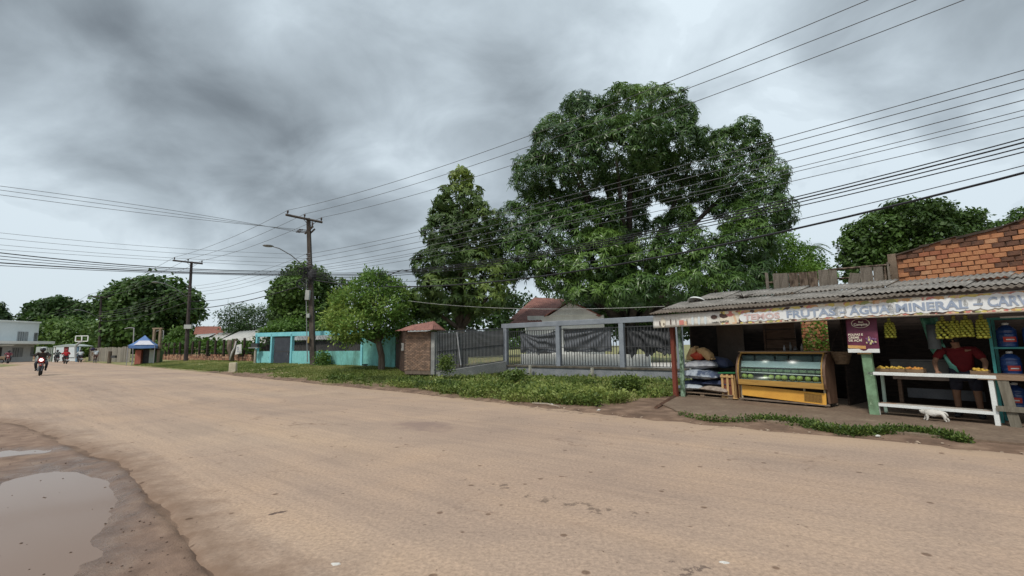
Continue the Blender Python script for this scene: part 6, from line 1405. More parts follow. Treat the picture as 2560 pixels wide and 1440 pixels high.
# boundary wall, shelter, backboard
def wallpx(name, label, cat, u0, u1, v0, d, mat, y=.2):
    a_, b__ = D(u0, 890, d), D(u1, 890, d); zt = D((u0 + u1) / 2, v0, d).z; rt = root(name, label, cat, (a_.x, d, 0)); MB().span(0, b__.x - a_.x, 0, y, 0, zt).build('wall_face', mat, rt); return rt, b__.x - a_.x, zt
rt, w_, zt = wallpx('pale_green_wall', 'pale wall joining the white building to the shelter', 'wall', 88, 113, 867, 68, M('pale_green_grey', (.50, .55, .52), (.42, .47, .44), 1, .8))
rt, w_, zt = wallpx('green_gate', 'dull green double gate left of the shelter', 'gate', 113.5, 131, 869, 67, M('dull_green', (.13, .18, .12), (.18, .24, .16), 2, .7), .06)
for k in range(4): MB().box((w_ * (k + .5) / 4, -.04, zt / 2), (.06, .05, zt)).build('gate_bar', LAT, rt)
rt, w_, zt = wallpx('white_wall', 'bright white wall behind the shelter', 'wall', 132, 197, 868, 69, M('bright_wall', (.70, .76, .78), (.62, .68, .70), 1, .8))
st_ = root('bus_shelter', 'flat roofed roadside shelter with a blue end post', 'shelter', (D(130, 890, 64).x, 64, 0)); sw = D(191, 890, 64).x - D(130, 890, 64).x; sz = D(160, 865, 64).z
MB().prism([(0, sz), (sw * .55, sz + .25), (sw, sz), (sw, sz - .12), (0, sz - .12)], 0, 2.4).build('roof', M('shelter_roof', (.40, .46, .44), (.33, .38, .36), 1, .6), st_)
for x in (.44, .5, .56): MB().box((sw * x, .2, sz / 2), (.14, .14, sz)).build('post', M('shelter_red', (.20, .05, .045), (.26, .08, .07), 2, .7), st_)
MB().box((sw * .97, .2, sz / 2), (.2, .2, sz)).build('end_post', M('shelter_blue', (.12, .22, .32), (.16, .28, .38), 2, .7), st_); MB().box((.1, .2, sz / 2), (.14, .14, sz)).build('post', WBT, st_)
MB().box((sw * .5, 1.6, .8), (sw * .8, .4, .1)).build('bench', WOODD, st_)
bb2 = root('backboard', 'white framed basketball backboard on a bent pole', 'backboard', (D(190, 895, 61).x, 61, 0)); o_ = bb2.location
def bp(u, v): p = D(u, v, 61); return (p.x - o_.x, 0, p.z)
MB().tube([bp(189, 896), bp(189, 868), bp(192, 862), bp(203, 854)], .14, 8).build('pole', M('pole_grey_white', (.40, .42, .42), (.32, .34, .34), 2, .6), bb2)
x0, _, z1 = bp(191.5, 840); x1, _, z0 = bp(221, 853)
for z_ in (z0, z1): MB().box(((x0 + x1) / 2, -.1, z_), (x1 - x0, .08, .10)).build('frame_bar', WBT, bb2)
for x in (x0, (x0 + x1) / 2, x1): MB().box((x, -.1, (z0 + z1) / 2), (.10, .08, z1 - z0 - .1)).build('frame_bar', WBT, bb2)
MB().torus(((x0 + x1) / 2, -.45, z0 + .15), .23, .02).build('hoop', M('hoop_orange', (.4, .1, .03)), bb2)

# ------------------------------------------------------------ utility poles and lines
POLEM = M('pole_concrete', (.055, .045, .038), (.12, .10, .085), 2.5, .9, .4, (1, 1, .5)); POLED = M('pole_dark', (.04, .03, .032), (.08, .065, .06), 2.5, .9, .3, (1, 1, .5))
WIRE = M('wire_grey', (.10, .105, .11), (.14, .145, .15), 2, .5); WIREB = M('cable_black', (.025, .025, .028), (.04, .04, .045), 2, .6); INS = M('insulator', (.06, .05, .05), (.10, .085, .08), 3, .35); LAMPG = M('lamp_grey', (.20, .21, .22), (.26, .27, .28), 3, .5)
q1 = Vector((.7716, -.6361, 0)); perp = Vector((.64, .77, 0))
def pole(label, ub, vb, ut, vt, d, r0, mat, k=1.0, second=False, coil=False, lamp=True):
    b = D(ub, vb, d); t = D(ut, vt, d); rt = root('utility_pole', label, 'utility pole', b, group='utility poles along the road')
    h = t - b
    MB().tube([h * -.02, h * .35, h * .7, h], [r0, r0 * .86, r0 * .72, r0 * .62], 4 if mat is POLEM else 8).build('shaft', mat, rt)
    hv = []
    a0, a1 = h - perp * 1.65 - Vector((0, 0, .12)), h + perp * .95 - Vector((0, 0, .12))
    off = Vector((-.77, .64, 0)) * -.16
    MB().tube([a0 + off, a1 + off], .085, 4).build('crossarm', mat, rt)
    for f in (.05, .50, .97):
        p = a0.lerp(a1, f) + off; MB().lathe([(.03, 0), (.03, .08), (.07, .10), (.05, .16), (.075, .18), (.05, .25), (.02, .28)], p + Vector((0, 0, .07)), 8).build('insulator', INS, rt, smooth=True); hv.append(b + p + Vector((0, 0, .34)))
    MB().tube([h * .94 + off, a0.lerp(a1, .45) + off], .02, 4).tube([h * .94 + off, a0.lerp(a1, .85) + off], .02, 4).build('brace', mat, rt)
    lv = []
    for q in range(4):
        p = h * (.745 - .03 * q) - perp * .14; MB().ell(p - perp * .06, (.06, .06, .07), 8, 6).build('insulator', INS, rt, smooth=True); lv.append(b + p - perp * .12)
    if lamp:
        s_ = h * .63; e_ = -perp * 3.0
        pts = [s_, s_ + e_ * .45 + Vector((0, 0, .95)), s_ + e_ * .72 + Vector((0, 0, 1.30)), s_ + e_ * .86 + Vector((0, 0, 1.36))]
        la = MB().tube(pts, .035, 6).build('lamp_arm', LAMPG, rt, smooth=True); hp = pts[-1]
        MB().ell(hp + e_ * .10 + Vector((0, 0, .0)), (.34, .34, .07), 10, 6, Matrix.Rotation(0, 4, 'Z')).build('lamp_head', LAMPG, la, smooth=True)
    return rt, b, h, hv, lv
P1, b1, h1, hv1, lv1 = pole('tall weathered utility pole in front of the turquoise wall, with cable coils and meter boxes', 783, 914, 771, 546, 31.5, .24, POLEM)
P2, b2, h2, hv2, lv2 = pole('dark utility pole on the grass in front of the post fence', 464, 906, 479, 654, 46.5, .20, POLED)
P3, b3, h3, hv3, lv3 = pole('more distant utility pole beside the cyclist', 247, 896, 253, 741, 75, .22, POLED)
# second crossarm, coils, boxes on the tallest pole
dn_ = Vector((.61, -.79, 0)); c2 = h1 * .915
MB().tube([c2 - dn_ * .95 + Vector((0, 0, -.02)), c2 + dn_ * 1.0 + Vector((0, 0, .06))], .09, 4).build('crossarm', POLEM, P1); MB().tube([c2 - dn_ * .6 + Vector((.15, .1, -.14)), c2 + dn_ * .8 + Vector((.15, .1, -.06))], .07, 4).build('crossarm', POLEM, P1)
MB().lathe([(.03, 0), (.07, .10), (.05, .16), (.075, .18), (.05, .25), (.02, .28)], c2 + dn_ * .95 + Vector((0, 0, .12)), 8).build('insulator', INS, P1)
hl = []
for k, f in enumerate((-.85, -.45, .0)):
    p = c2 + dn_ * f + Vector((-.5, -.3, .0)); MB().tube([c2 + dn_ * f, p], .03, 5).ell(p, (.09, .09, .05), 8, 5).ell(p + Vector((.12, .08, 0)), (.09, .09, .05), 8, 5).build('strain_insulator', INS, P1); hl.append(b1 + p)
m = MB()
for k in range(15):
    c = h1 * (.60 + rnd.uniform(-.065, .05)) + Vector((rnd.uniform(-.55, .4), -.3 + rnd.uniform(-.1, .1), 0))
    m.torus(c, rnd.uniform(.20, .42), .028, Matrix.Rotation(R(90) + rnd.uniform(-.5, .5), 4, 'X') @ Matrix.Rotation(rnd.uniform(-.6, .6), 4, 'Y'), 16, 4, 1, rnd.uniform(.55, .9))
for k in range(8):
    c = h1 * .60; m.tube([c + Vector((-.5 + k * .14, -.25, -.3 + rnd.uniform(-.2, .3))), c + Vector((rnd.uniform(-.3, .3), -.45, rnd.uniform(-.2, .6))), c + Vector((.3, -.2, rnd.uniform(-.5, .6)))], .035, 5)
m.ell(h1 * .60 + Vector((.25, -.3, 0)), (.32, .2, .42), 10, 8, None, .3)
tag(m.build('cable_coils', WIREB, P1), kind='stuff')
m = MB()
for k in range(7): m.tube([h1 * (.66 + k * .014) + Vector((-.16, -.2, 0)), h1 * (.667 + k * .014) + Vector((.16, -.2, 0))], .018, 4)
m.build('cable_binding', LAMPG, P1)
MBX = M('meter_box_pale', (.42, .44, .42), (.34, .36, .34), 3, .6)
def onp(u, v): p = D(u, v, 31.5); return Vector((p.x - b1.x, -.28, p.z - b1.z))
MB().box(onp(774, 739), (.28, .24, .68), (0, R(3), 0), .01).build('meter_box', MBX, P1); MB().box(onp(775, 790), (.22, .16, .28), (0, R(3), 0), .01).build('meter_box', MBX, P1)
MB().box(onp(776, 850), (.10, .1, .42), (0, R(3), 0), .01).build('yellow_plate', M('plate_yellow', (.35, .26, .07), (.4, .3, .1), 3, .7), P1)
MB().tube([onp(773, 905), onp(770, 740), onp(771, 700)], .035, 5).build('conduit', LAMPG, P1)
MB().box(D(471, 817, 46.2) - b2, (.75, .25, .42), None, .01).build('meter_box', MBX, P2)
# far little pole and mast
p = D(440, 842, 150); rt = root('utility_pole', 'tiny far utility pole between the big dark tree and the shed', 'utility pole', (p.x, p.y, 0), group='utility poles along the road'); z1 = D(440, 806, 150).z
MB().tube([(0, 0, .3), (0, 0, z1)], .16, 6).build('shaft', POLED, rt); MB().tube([(-1.4, 0, z1 - .2), (1.4, 0, z1 - .2)], .13, 4).build('crossarm', POLED, rt)
p = D(565, 830, 120); z1 = D(566, 748, 120).z; o = MB().tube([(0, 0, .3), (0, 0, z1)], [.06, .03], 5).build('radio_mast', LAMPG, None, (p.x, p.y, 0)); tag(o, 'hair thin radio mast standing over the feathery tree', 'mast')

def line(label, pts, r_, mat, group):
    o = MB().tube(pts, r_, 4, False).build('power_line', mat); tag(o, label, 'power line', group); return o
def fitline(p0, end, pxs, s_end=1.12, n=26):
    """parabola hanging in the vertical plane p0-end, passing the two sight lines in pxs"""
    q = Vector((end[0] - p0.x, end[1] - p0.y)); ll_ = q.length; q /= ll_; nn = Vector((-q.y, q.x)); S = [0.0]; Z = [p0.z]
    for u, v in pxs:
        r = ray(u, v); t = (p0.x * nn.x + p0.y * nn.y) / (r.x * nn.x + r.y * nn.y); S.append((r.x * t - p0.x) * q.x + (r.y * t - p0.y) * q.y); Z.append(CZ + r.z * t)
    co = np.polyfit(S, Z, 2) if len(S) > 2 else np.array([.006, (Z[1] - Z[0]) / S[1] - .006 * S[1], Z[0]])
    se = max(S) * s_end
    return [Vector((p0.x + q.x * s, p0.y + q.y * s, float(np.polyval(co, s)))) for s in np.linspace(0, se, n)]
RE = (b1.x + q1.x * 60, b1.y + q1.y * 60); LE = (-34, 16)
gR = 'wires running from the tallest pole over the stall'; gL = 'wires crossing the road from the tallest pole to the left'; gB = 'wires between the poles on the far left'
for k, (mid, end, nm) in enumerate([((1364, 324), (2170, 0), 'topmost'), ((1308, 371), (2290, 0), 'middle'), ((1283, 412), (2410, 0), 'lowest')]):
    line('%s of the three high voltage wires rising to the upper right' % nm, fitline(hv1[k], RE, [mid, end], 1.25), .014, WIRE, gR)
_lv = [((1667, 424), (2560, 175)), ((1667, 438), (2560, 198)), ((1667, 458), (2560, 222)), ((1667, 478), (2560, 250)), ((1667, 497), (2560, 275)), ((1667, 505), (2560, 290)), ((1667, 523), (2560, 318))]
for k, (mid, end) in enumerate(_lv):
    p0 = lv1[min(k, 3)] + Vector((.1, 0, -.16 * max(0, k - 3)))
    line('%s low voltage wire counted downwards, sloping to the right edge' % ['first', 'second', 'third', 'fourth', 'fifth', 'sixth', 'seventh'][k], fitline(p0, RE, [mid, end]), .010 if k > 3 else .0125, WIRE, gR)
pc = b1 + h1 * .60
for k, (mid, end, r_) in enumerate([((1700, 560), (2560, 346), .017), ((1700, 566), (2560, 356), .022), ((1700, 572), (2560, 368), .017), ((1700, 580), (2560, 380), .016), ((1700, 612), (2560, 414), .012), ((1700, 633), (2560, 432), .032)]):
    line(['upper thin cable of the dark bundle', 'thick cable of the dark bundle', 'third cable of the dark bundle', 'lowest cable of the dark bundle', 'lone thin wire under the dark bundle', 'thickest black cable, lowest of all'][k] + ' over the stall roof', fitline(pc + Vector((0, 0, .25 - .1 * k)), RE, [mid, end]), r_, WIREB, gR)
for k, v in enumerate((465, 475, 487)):
    line('%s of the three high voltage wires crossing to the upper left edge' % ['topmost', 'middle', 'lowest'][k], fitline(hl[k], LE, [(360, (515, 524, 533)[k]), (0, v)]), .013, WIRE, gL)
for k, (vm, v) in enumerate([(618, 582), (630, 596), (643, 612), (650, 624)]):
    line('%s faint low voltage wire crossing the road to the left' % ['first', 'second', 'third', 'fourth'][k], fitline(lv1[k], LE, [(400, vm), (0, v)]), .009, WIRE, gL)
for k, (vm, v, r_) in enumerate([(668, 632, .026), (672, 640, .018), (676, 648, .016), (679, 657, .030), (682, 664, .016)]):
    line('%s cable of the sagging black bundle crossing the road to the left' % ['top', 'second', 'third', 'thick fourth', 'bottom'][k], fitline(pc + Vector((0, 0, .35 - .09 * k)), LE, [(400, vm), (0, v)]), r_, WIREB, gL)
def span_(label, a, b, sag, r_, mat=WIRE, g=gB):
    line(label, [a.lerp(b, t) - Vector((0, 0, sag * 4 * t * (1 - t))) for t in np.linspace(0, 1, 12)], r_, mat, g)
nm = ['left', 'middle', 'right']
for k in range(3):
    span_('%s high voltage wire from the tallest pole to the second pole' % nm[k], hv1[k], hv2[k], .35, .016); span_('%s high voltage wire from the second pole to the third pole' % nm[k], hv2[k], hv3[k], .5, .02)
    span_('%s high voltage wire leaving the third pole towards the distance' % nm[k], hv3[k], hv3[k] + Vector((-42, 34, -.5)), .5, .025)
for k in range(4):
    span_('low voltage wire %s from the top between the tallest and second poles' % ['first', 'second', 'third', 'fourth'][k], lv1[k], lv2[k], .45, .012); span_('low voltage wire %s from the top between the second and third poles' % ['first', 'second', 'third', 'fourth'][k], lv2[k], lv3[k], .6, .017)
span_('thick low black cable sagging from the tallest to the second pole', pc + Vector((0, 0, -.5)), b2 + h2 * .52, .35, .035, WIREB)
span_('second black cable sagging from the tallest to the second pole', pc, b2 + h2 * .60, .5, .022, WIREB); span_('black cable sagging from the second to the third pole', b2 + h2 * .60, b3 + h3 * .6, .6, .035, WIREB)
a_ = D(1662, 766, 16.2); span_('thin pale service wire from behind the mango to the stall roof', a_, D(1020, 752, 26), .25, .009, M('service_wire', (.42, .42, .4), (.5, .5, .48), 2, .5), 'service wires'); span_('service wire dropping from the tallest pole behind the street tree', b1 + h1 * .67, D(1000, 770, 28), .3, .011, WIRE, 'service wires')
span_('black service cable arching over the top of the street tree', pc, D(962, 694, 29), .25, .02, WIREB, 'service wires'); line('black cable bowed above the street tree and into the mango', [D(962, 695, 29), D(985, 682, 29), D(1005, 675, 29), D(1040, 680, 29), D(1100, 684, 29)], .03, WIREB, 'service wires')

# ------------------------------------------------------------ people and two wheelers
SKINM = M('brown_skin', (.20, .105, .065), (.24, .13, .08), 6, .6, fine=.04); DEN = M('dark_trousers', (.022, .024, .032), (.04, .042, .055), 6, .85); RUB = M('tyre_rubber', (.018, .018, .018), (.03, .03, .03), 8, .85); STL = M('spoke_steel', (.25, .25, .26), (.18, .18, .19), 5, .35, metal=.7)
BLKP = M('black_plastic', (.018, .018, .02), (.03, .03, .032), 6, .4); PLATE = M('number_plate', (.62, .63, .62), (.55, .56, .55), 3, .5)
HL = M('headlight_lit', (1.0, .92, .86), (1.0, .9, .82), 1, .3, emit=3.0)
def hand(base, d, side, r0=.009):
    """five finger chains rooted in the palm"""
    d = Vector(d).normalized(); s_ = d.cross(Vector((0, 0, 1))).normalized() * side; pts = []; ed = []; rad = []
    pts += [base, base + d * .05, base + d * .09]; ed += [(0, 1), (1, 2)]; rad += [(.022), (.034), (.030)]
    for k in range(4):
        o = s_ * (.027 - .018 * k); l = [.065, .075, .07, .055][k]; i = len(pts)
        pts += [base + d * .09 + o, base + d * (.09 + l * .5) + o - Vector((0, 0, .008)), base + d * (.09 + l * .8) + o - Vector((0, 0, .035))]; ed += [(2, i), (i, i + 1), (i + 1, i + 2)]; rad += [.010, .009, .0075]
    i = len(pts); pts += [base + d * .045 + s_ * .04, base + d * .08 + s_ * .055 - Vector((0, 0, .015))]; ed += [(1, i), (i, i + 1)]; rad += [.011, .009]
    return pts, ed, rad
def figure(rt, J, shirt, trous, sleeves=.5, shorts=False, shoes=True, head=True, look=(0, 1, 0)):
    """J: joint dict. body = one continuous skin surface, clothes on top as children"""
    names = ['pel', 'wai', 'che', 'nec', 'hea', 'shL', 'elL', 'haL', 'shR', 'elR', 'haR', 'hiL', 'knL', 'foL', 'toL', 'hiR', 'knR', 'foR', 'toR']
    P_ = [Vector(J[n_]) for n_ in names]; ix = {n_: i for i, n_ in enumerate(names)}
    E_ = [('pel', 'wai'), ('wai', 'che'), ('che', 'nec'), ('nec', 'hea'), ('che', 'shL'), ('shL', 'elL'), ('elL', 'haL'), ('che', 'shR'), ('shR', 'elR'), ('elR', 'haR'), ('pel', 'hiL'), ('hiL', 'knL'), ('knL', 'foL'), ('foL', 'toL'), ('pel', 'hiR'), ('hiR', 'knR'), ('knR', 'foR'), ('foR', 'toR')]
    rad = [.12, .11, .12, .05, .085, .055, .042, .028, .06, .042, .028, .085, .058, .038, .03, .085, .058, .038, .03]
    ed = [(ix[a], ix[b]) for a, b in E_]
    for s_, sd2 in (('L', -1), ('R', 1)):
        dd_ = P_[ix['ha' + s_]] - P_[ix['el' + s_]]; hp, he, hr = hand(P_[ix['ha' + s_]] + dd_.normalized() * .02, dd_, sd2); o = len(P_)
        P_ += hp; ed += [(ix['ha' + s_], o)] + [(a + o, b + o) for a, b in he]; rad += hr
    body = skin('body', P_, ed, rad, SKINM, rt, 1)
    def sub(name, ns, es, rs, mat):
        return skin(name, [J[n_] if isinstance(n_, str) else n_ for n_ in ns], es, rs, mat, rt, 1)
    def lp(a, b, t): return Vector(J[a]).lerp(Vector(J[b]), t)
    sub('shirt', ['pel', 'wai', 'che', lp('che', 'nec', .6), 'shL', lp('shL', 'elL', sleeves * .6), lp('shL', 'elL', sleeves * 1.2), 'shR', lp('shR', 'elR', sleeves * .6), lp('shR', 'elR', sleeves * 1.2)],
        [(0, 1), (1, 2), (2, 3), (2, 4), (4, 5), (5, 6), (2, 7), (7, 8), (8, 9)], [.165, .165, .195, .085, .09, .08, .075, .09, .08, .075], shirt)
    e_ = .72 if shorts else .97
    a1, a2 = ('hiL', 'knL') , ('hiR', 'knR')
    if shorts: sub('shorts', ['pel', 'hiL', lp('hiL', 'knL', .5), lp('hiL', 'knL', .9), 'hiR', lp('hiR', 'knR', .5), lp('hiR', 'knR', .9)], [(0, 1), (1, 2), (2, 3), (0, 4), (4, 5), (5, 6)], [.15, .11, .095, .09, .11, .095, .09], trous)
    else: sub('trousers', ['pel', 'hiL', 'knL', lp('knL', 'foL', .92), 'hiR', 'knR', lp('knR', 'foR', .92)], [(0, 1), (1, 2), (2, 3), (0, 4), (4, 5), (5, 6)], [.15, .105, .078, .058, .105, .078, .058], trous)
    if shoes:
        for s_ in 'LR':
            f, t = Vector(J['fo' + s_]), Vector(J['to' + s_]); MB().tube([f - (t - f) * .35, f.lerp(t, .5), t + (t - f) * .25], [.05, .052, .035], 8).build('shoe', BLKP, rt, smooth=True)
    if head:
        h = Vector(J['hea']); lk = Vector(look).normalized(); sd3 = lk.cross(Vector((0, 0, 1)))
        m = MB().ell(h + Vector((0, 0, .04)) - lk * .012, (.098, .105, .10), 12, 8); m.build('hair', M('black_hair', (.012, .01, .009), (.02, .017, .015), 9, .6), rt, smooth=True)
        m = MB()
        for sx in (-1, 1): m.ell(h + lk * .088 + sd3 * sx * .032 + Vector((0, 0, .01)), .012, 6, 5)
        m.build('eyes', BLKP, rt); MB().ell(h + lk * .098 - Vector((0, 0, .015)), (.014, .016, .02), 6, 5).build('nose', SKINM, rt); MB().ell(h + lk * .088 - Vector((0, 0, .05)), (.024, .012, .007), 6, 5).build('mouth', M('lips', (.16, .05, .04)), rt)
    return body
RJ = dict(pel=(0, -.18, .86), wai=(0, -.14, 1.0), che=(0, -.04, 1.22), nec=(0, .02, 1.40), hea=(0, .06, 1.52), shL=(-.19, -.02, 1.34), elL=(-.34, .16, 1.12), haL=(-.31, .40, 1.06), shR=(.19, -.02, 1.34), elR=(.34, .16, 1.12), haR=(.31, .40, 1.06),
          hiL=(-.11, -.14, .84), knL=(-.24, .26, .74), foL=(-.20, .10, .36), toL=(-.21, .24, .32), hiR=(.11, -.14, .84), knR=(.24, .26, .74), foR=(.20, .10, .36), toR=(.21, .24, .32))
def wheel(rt, y, r_, w_, z_=None, spokes=14):
    z_ = z_ or r_; W_ = Matrix.Rotation(R(90), 4, 'Y')
    o = MB().torus((0, y, z_), r_ - w_, w_, W_, 24, 8).build('wheel', RUB, rt, smooth=True); m = MB().torus((0, y, z_), r_ - w_ * 2.1, w_ * .35, W_, 24, 5)
    for k in range(spokes):
        a = 2 * math.pi * k / spokes; m.tube([(0, y, z_), (0, y + math.cos(a) * (r_ - w_ * 2), z_ + math.sin(a) * (r_ - w_ * 2))], .004, 3)
    m.tube([(-.05, y, z_), (.05, y, z_)], .035, 8); m.build('rim', STL, o); return o
def motorcycle(name, label, loc, rz, colr, lit=False, group='motorcycles on the road'):
    rt = root(name, label, 'motorcycle', loc, rz, group); PT = M('bike_paint_%d' % int(colr[0] * 1000 + colr[2] * 77), colr, tuple(x * .85 for x in colr), 4, .3, spec=.5)
    wheel(rt, .66, .30, .045); wheel(rt, -.62, .30, .055)
    MB().tube([(0, .66, .30), (0, .52, .70), (0, .42, .98)], [.03, .035, .04], 6).tube([(-.07, .66, .30), (-.07, .44, .95)], .022, 6).tube([(.07, .66, .30), (.07, .44, .95)], .022, 6).build('fork', STL, rt)
    MB().tube([(-.33, .30, 1.06), (-.14, .40, 1.04), (.14, .40, 1.04), (.33, .30, 1.06)], .017, 6).build('handlebar', BLKP, rt)
    for sx in (-1, 1):
        MB().tube([(sx * .22, .38, 1.05), (sx * .32, .40, 1.20)], .008, 4).ell((sx * .34, .40, 1.24), (.07, .02, .045), 8, 6).build('mirror', BLKP, rt)
    MB().ell((0, .12, .80), (.13, .28, .13), 14, 10).ell((0, .50, .90), (.15, .13, .18), 12, 8).build('fairing', PT, rt, smooth=True)
    MB().ell((0, .18, .45), (.14, .22, .19), 10, 8).ell((0, -.1, .42), (.12, .14, .12), 10, 8).build('engine', M('engine_grey', (.09, .09, .09), (.15, .15, .15), 7, .5, metal=.3), rt, smooth=True)
    MB().box((0, -.34, .78), (.25, .66, .09), (R(-3), 0, 0), .03).build('seat', BLKP, rt); MB().box((0, -.62, .68), (.17, .42, .13), (R(12), 0, 0), .03).build('tail', PT, rt)
    MB().ell((0, .66, .615), (.06, .24, .05), 8, 6).build('mudguard', PT, rt, smooth=True)
    MB().tube([(.14, .1, .28), (.16, -.3, .27), (.17, -.78, .38)], [.025, .03, .045], 8).build('exhaust', STL, rt, smooth=True)
    MB().box((0, -.86, .60), (.11, .04, .05)).build('tail_light', M('tail_red', (.35, .02, .02), (.4, .04, .03), 3, .3), rt)
    MB().box((0, -.89, .47), (.20, .012, .16), (R(-12), 0, 0)).build('number_plate', PLATE, rt)
    MB().box((0, -.80, .60), (.05, .12, .3), (R(-20), 0, 0)).build('plate_bracket', BLKP, rt)
    MB().ell((0, .615, .93), (.085, .045, .07), 12, 8).build('headlight', HL if lit else PLATE, rt, smooth=True)
    return rt
def helmet(rt, h, mat, visor=True):
    o = MB().ell(Vector(h) + Vector((0, 0, .02)), (.135, .15, .15), 16, 12).build('helmet', mat, rt, smooth=True)
    MB().ell(Vector(h) + Vector((0, .055, .0)), (.118, .105, .06), 12, 8).build('visor', BLKP, o, smooth=True)
def heading(p, toward):  # local +Y points along the given direction
    return math.atan2(-toward[0], toward[1])
def rider(u, v, direction, bike_label, bike_col, person_label, shirt, helm, lit=False, k=1.0, lean=0.0):
    p = onground(u, v); g_ = Vector((p.x, p.y, float(zroad(np.array(p.x), np.array(p.y))) + .0))
    rz = heading(p, direction); motorcycle('motorcycle', bike_label, g_, rz, bike_col, lit)
    rt = root('person', person_label, 'person', g_, rz, 'riders on the road'); figure(rt, RJ, shirt, DEN, .9, head=False); helmet(rt, RJ['hea'], helm)
    if lit: MB().ell(Vector(RJ['hea']) + Vector((0, -.01, .085)), (.115, .13, .09), 12, 8).build('helmet_top', WHM, rt, smooth=True)
    return rt
WSH = M('white_shirt', (.56, .60, .62), (.48, .52, .54), 4, .8, fine=.05); RSH = M('red_shirt', (.45, .02, .03), (.36, .02, .025), 4, .8); DSH = M('dark_brown_jacket', (.04, .032, .026), (.06, .05, .042), 4, .85); GSH = M('dark_green_jacket', (.04, .05, .05), (.20, .22, .21), 5, .85, lo=.5, hi=.6)
WHM = M('white_helmet', (.60, .62, .62), (.5, .52, .52), 3, .25); BHM = M('black_helmet', (.03, .03, .035), (.05, .05, .055), 3, .25); RHM = M('red_helmet', (.33, .02, .03), (.28, .02, .03), 3, .25)
away = (-.80, .60); towards = (.68, -.73)
rider(100, 941, towards, 'red motorcycle with its headlight on, coming towards the camera', (.35, .025, .025), 'rider in a dark brown jacket and pale topped helmet coming towards the camera', DSH, BHM, True)
rider(141, 907, away, 'black motorcycle leftmost of the three seen from behind', (.03, .03, .035), 'rider in a dark patterned jacket, left of the rider in red', GSH, BHM)
rider(163, 911, away, 'dark red motorcycle in the middle of the three seen from behind', (.10, .015, .015), 'rider in a bright red shirt and red helmet seen from behind', RSH, RHM)
rider(199, 907, away, 'dark motorcycle rightmost of the three seen from behind', (.04, .04, .05), 'rider in a plain white shirt on the rightmost motorcycle', WSH, BHM)
rider(19, 910, towards, 'red motorcycle at the left edge beside the white building', (.35, .03, .05), 'rider in a faded red top at the left edge of the road', M('faded_red', (.30, .09, .12), (.25, .07, .1), 4, .8), BHM)
# cyclist
p = onground(237, 909); g_ = Vector((p.x, p.y, float(zroad(np.array(p.x), np.array(p.y))))); rz = heading(p, away)
by = root('bicycle', 'bicycle ridden away past the plank fence', 'bicycle', g_, rz); wheel(by, .54, .33, .02); wheel(by, -.50, .33, .02)
FRM = M('bike_frame_dark', (.10, .06, .05), (.14, .08, .07), 4, .4)
MB().tube([(0, -.08, .30), (0, -.2, .82)], .018, 6).tube([(0, -.17, .76), (0, .40, .80)], .018, 6).tube([(0, -.08, .30), (0, .41, .72)], .018, 6).tube([(0, -.08, .30), (0, -.50, .33), (0, -.18, .72)], .012, 5).tube([(0, .54, .33), (0, .40, .90)], .016, 6).build('frame', FRM, by)
MB().ell((0, -.22, .86), (.08, .13, .03), 8, 6).build('saddle', BLKP, by, smooth=True); MB().tube([(-.28, .30, .98), (-.1, .40, 1.0), (.1, .40, 1.0), (.28, .30, .98)], .014, 6).build('handlebar', STL, by)
MB().torus((.03, -.08, .30), .09, .01, Matrix.Rotation(R(90), 4, 'Y'), 16, 4).tube([(.06, -.08, .30), (.06, .06, .22)], .01, 4).box((.1, .08, .21), (.1, .06, .02)).tube([(-.06, -.08, .30), (-.06, -.2, .40)], .01, 4).box((-.1, -.22, .41), (.1, .06, .02)).build('crank', STL, by)
CJ = dict(RJ); CJ.update(pel=(0, -.24, .95), wai=(0, -.2, 1.1), che=(0, -.08, 1.33), nec=(0, -.02, 1.50), hea=(0, .02, 1.62), shL=(-.18, -.06, 1.44), elL=(-.30, .08, 1.22), haL=(-.26, .28, 1.03), shR=(.18, -.06, 1.44), elR=(.30, .08, 1.22), haR=(.26, .28, 1.03),
    hiL=(-.10, -.2, .92), knL=(-.13, .12, .80), foL=(-.10, -.20, .46), toL=(-.10, -.06, .43), hiR=(.10, -.2, .92), knR=(.12, .14, .62), foR=(.10, .06, .27), toR=(.10, .20, .24))
rt = root('person', 'cyclist in a pale shirt carrying a dark bundle on the left shoulder', 'person', g_, rz, 'riders on the road'); figure(rt, CJ, WSH, M('brown_trousers', (.12, .07, .06), (.17, .1, .09), 5, .85), .6)
tag(MB().ell((0, 0, 0), (.22, .24, .2), 12, 8, None, .25).build('dark_bundle', M('dark_bundle', (.02, .015, .04), (.04, .03, .07), 5, .8), None, g_ + Matrix.Rotation(rz, 3, 'Z') @ Vector((-.32, -.02, 1.66)), smooth=True), 'dark bundle on the cyclist\'s left shoulder', 'bundle')
p = onground(5, 909); cr2 = root('handcart', 'low brown handcart cut by the left edge beside the red motorcycle', 'cart', p, .4)
MB().box((-.6, 0, .7), (2.2, 1.0, .5), None, .03).build('cart_box', M('cart_brown', (.22, .16, .10), (.3, .22, .15), 3, .8), cr2)
for x in (-1.2, .1): MB().torus((x, -.55, .32), .28, .05, Matrix.Rotation(R(90), 4, 'X'), 18, 6).build('wheel', RUB, cr2)
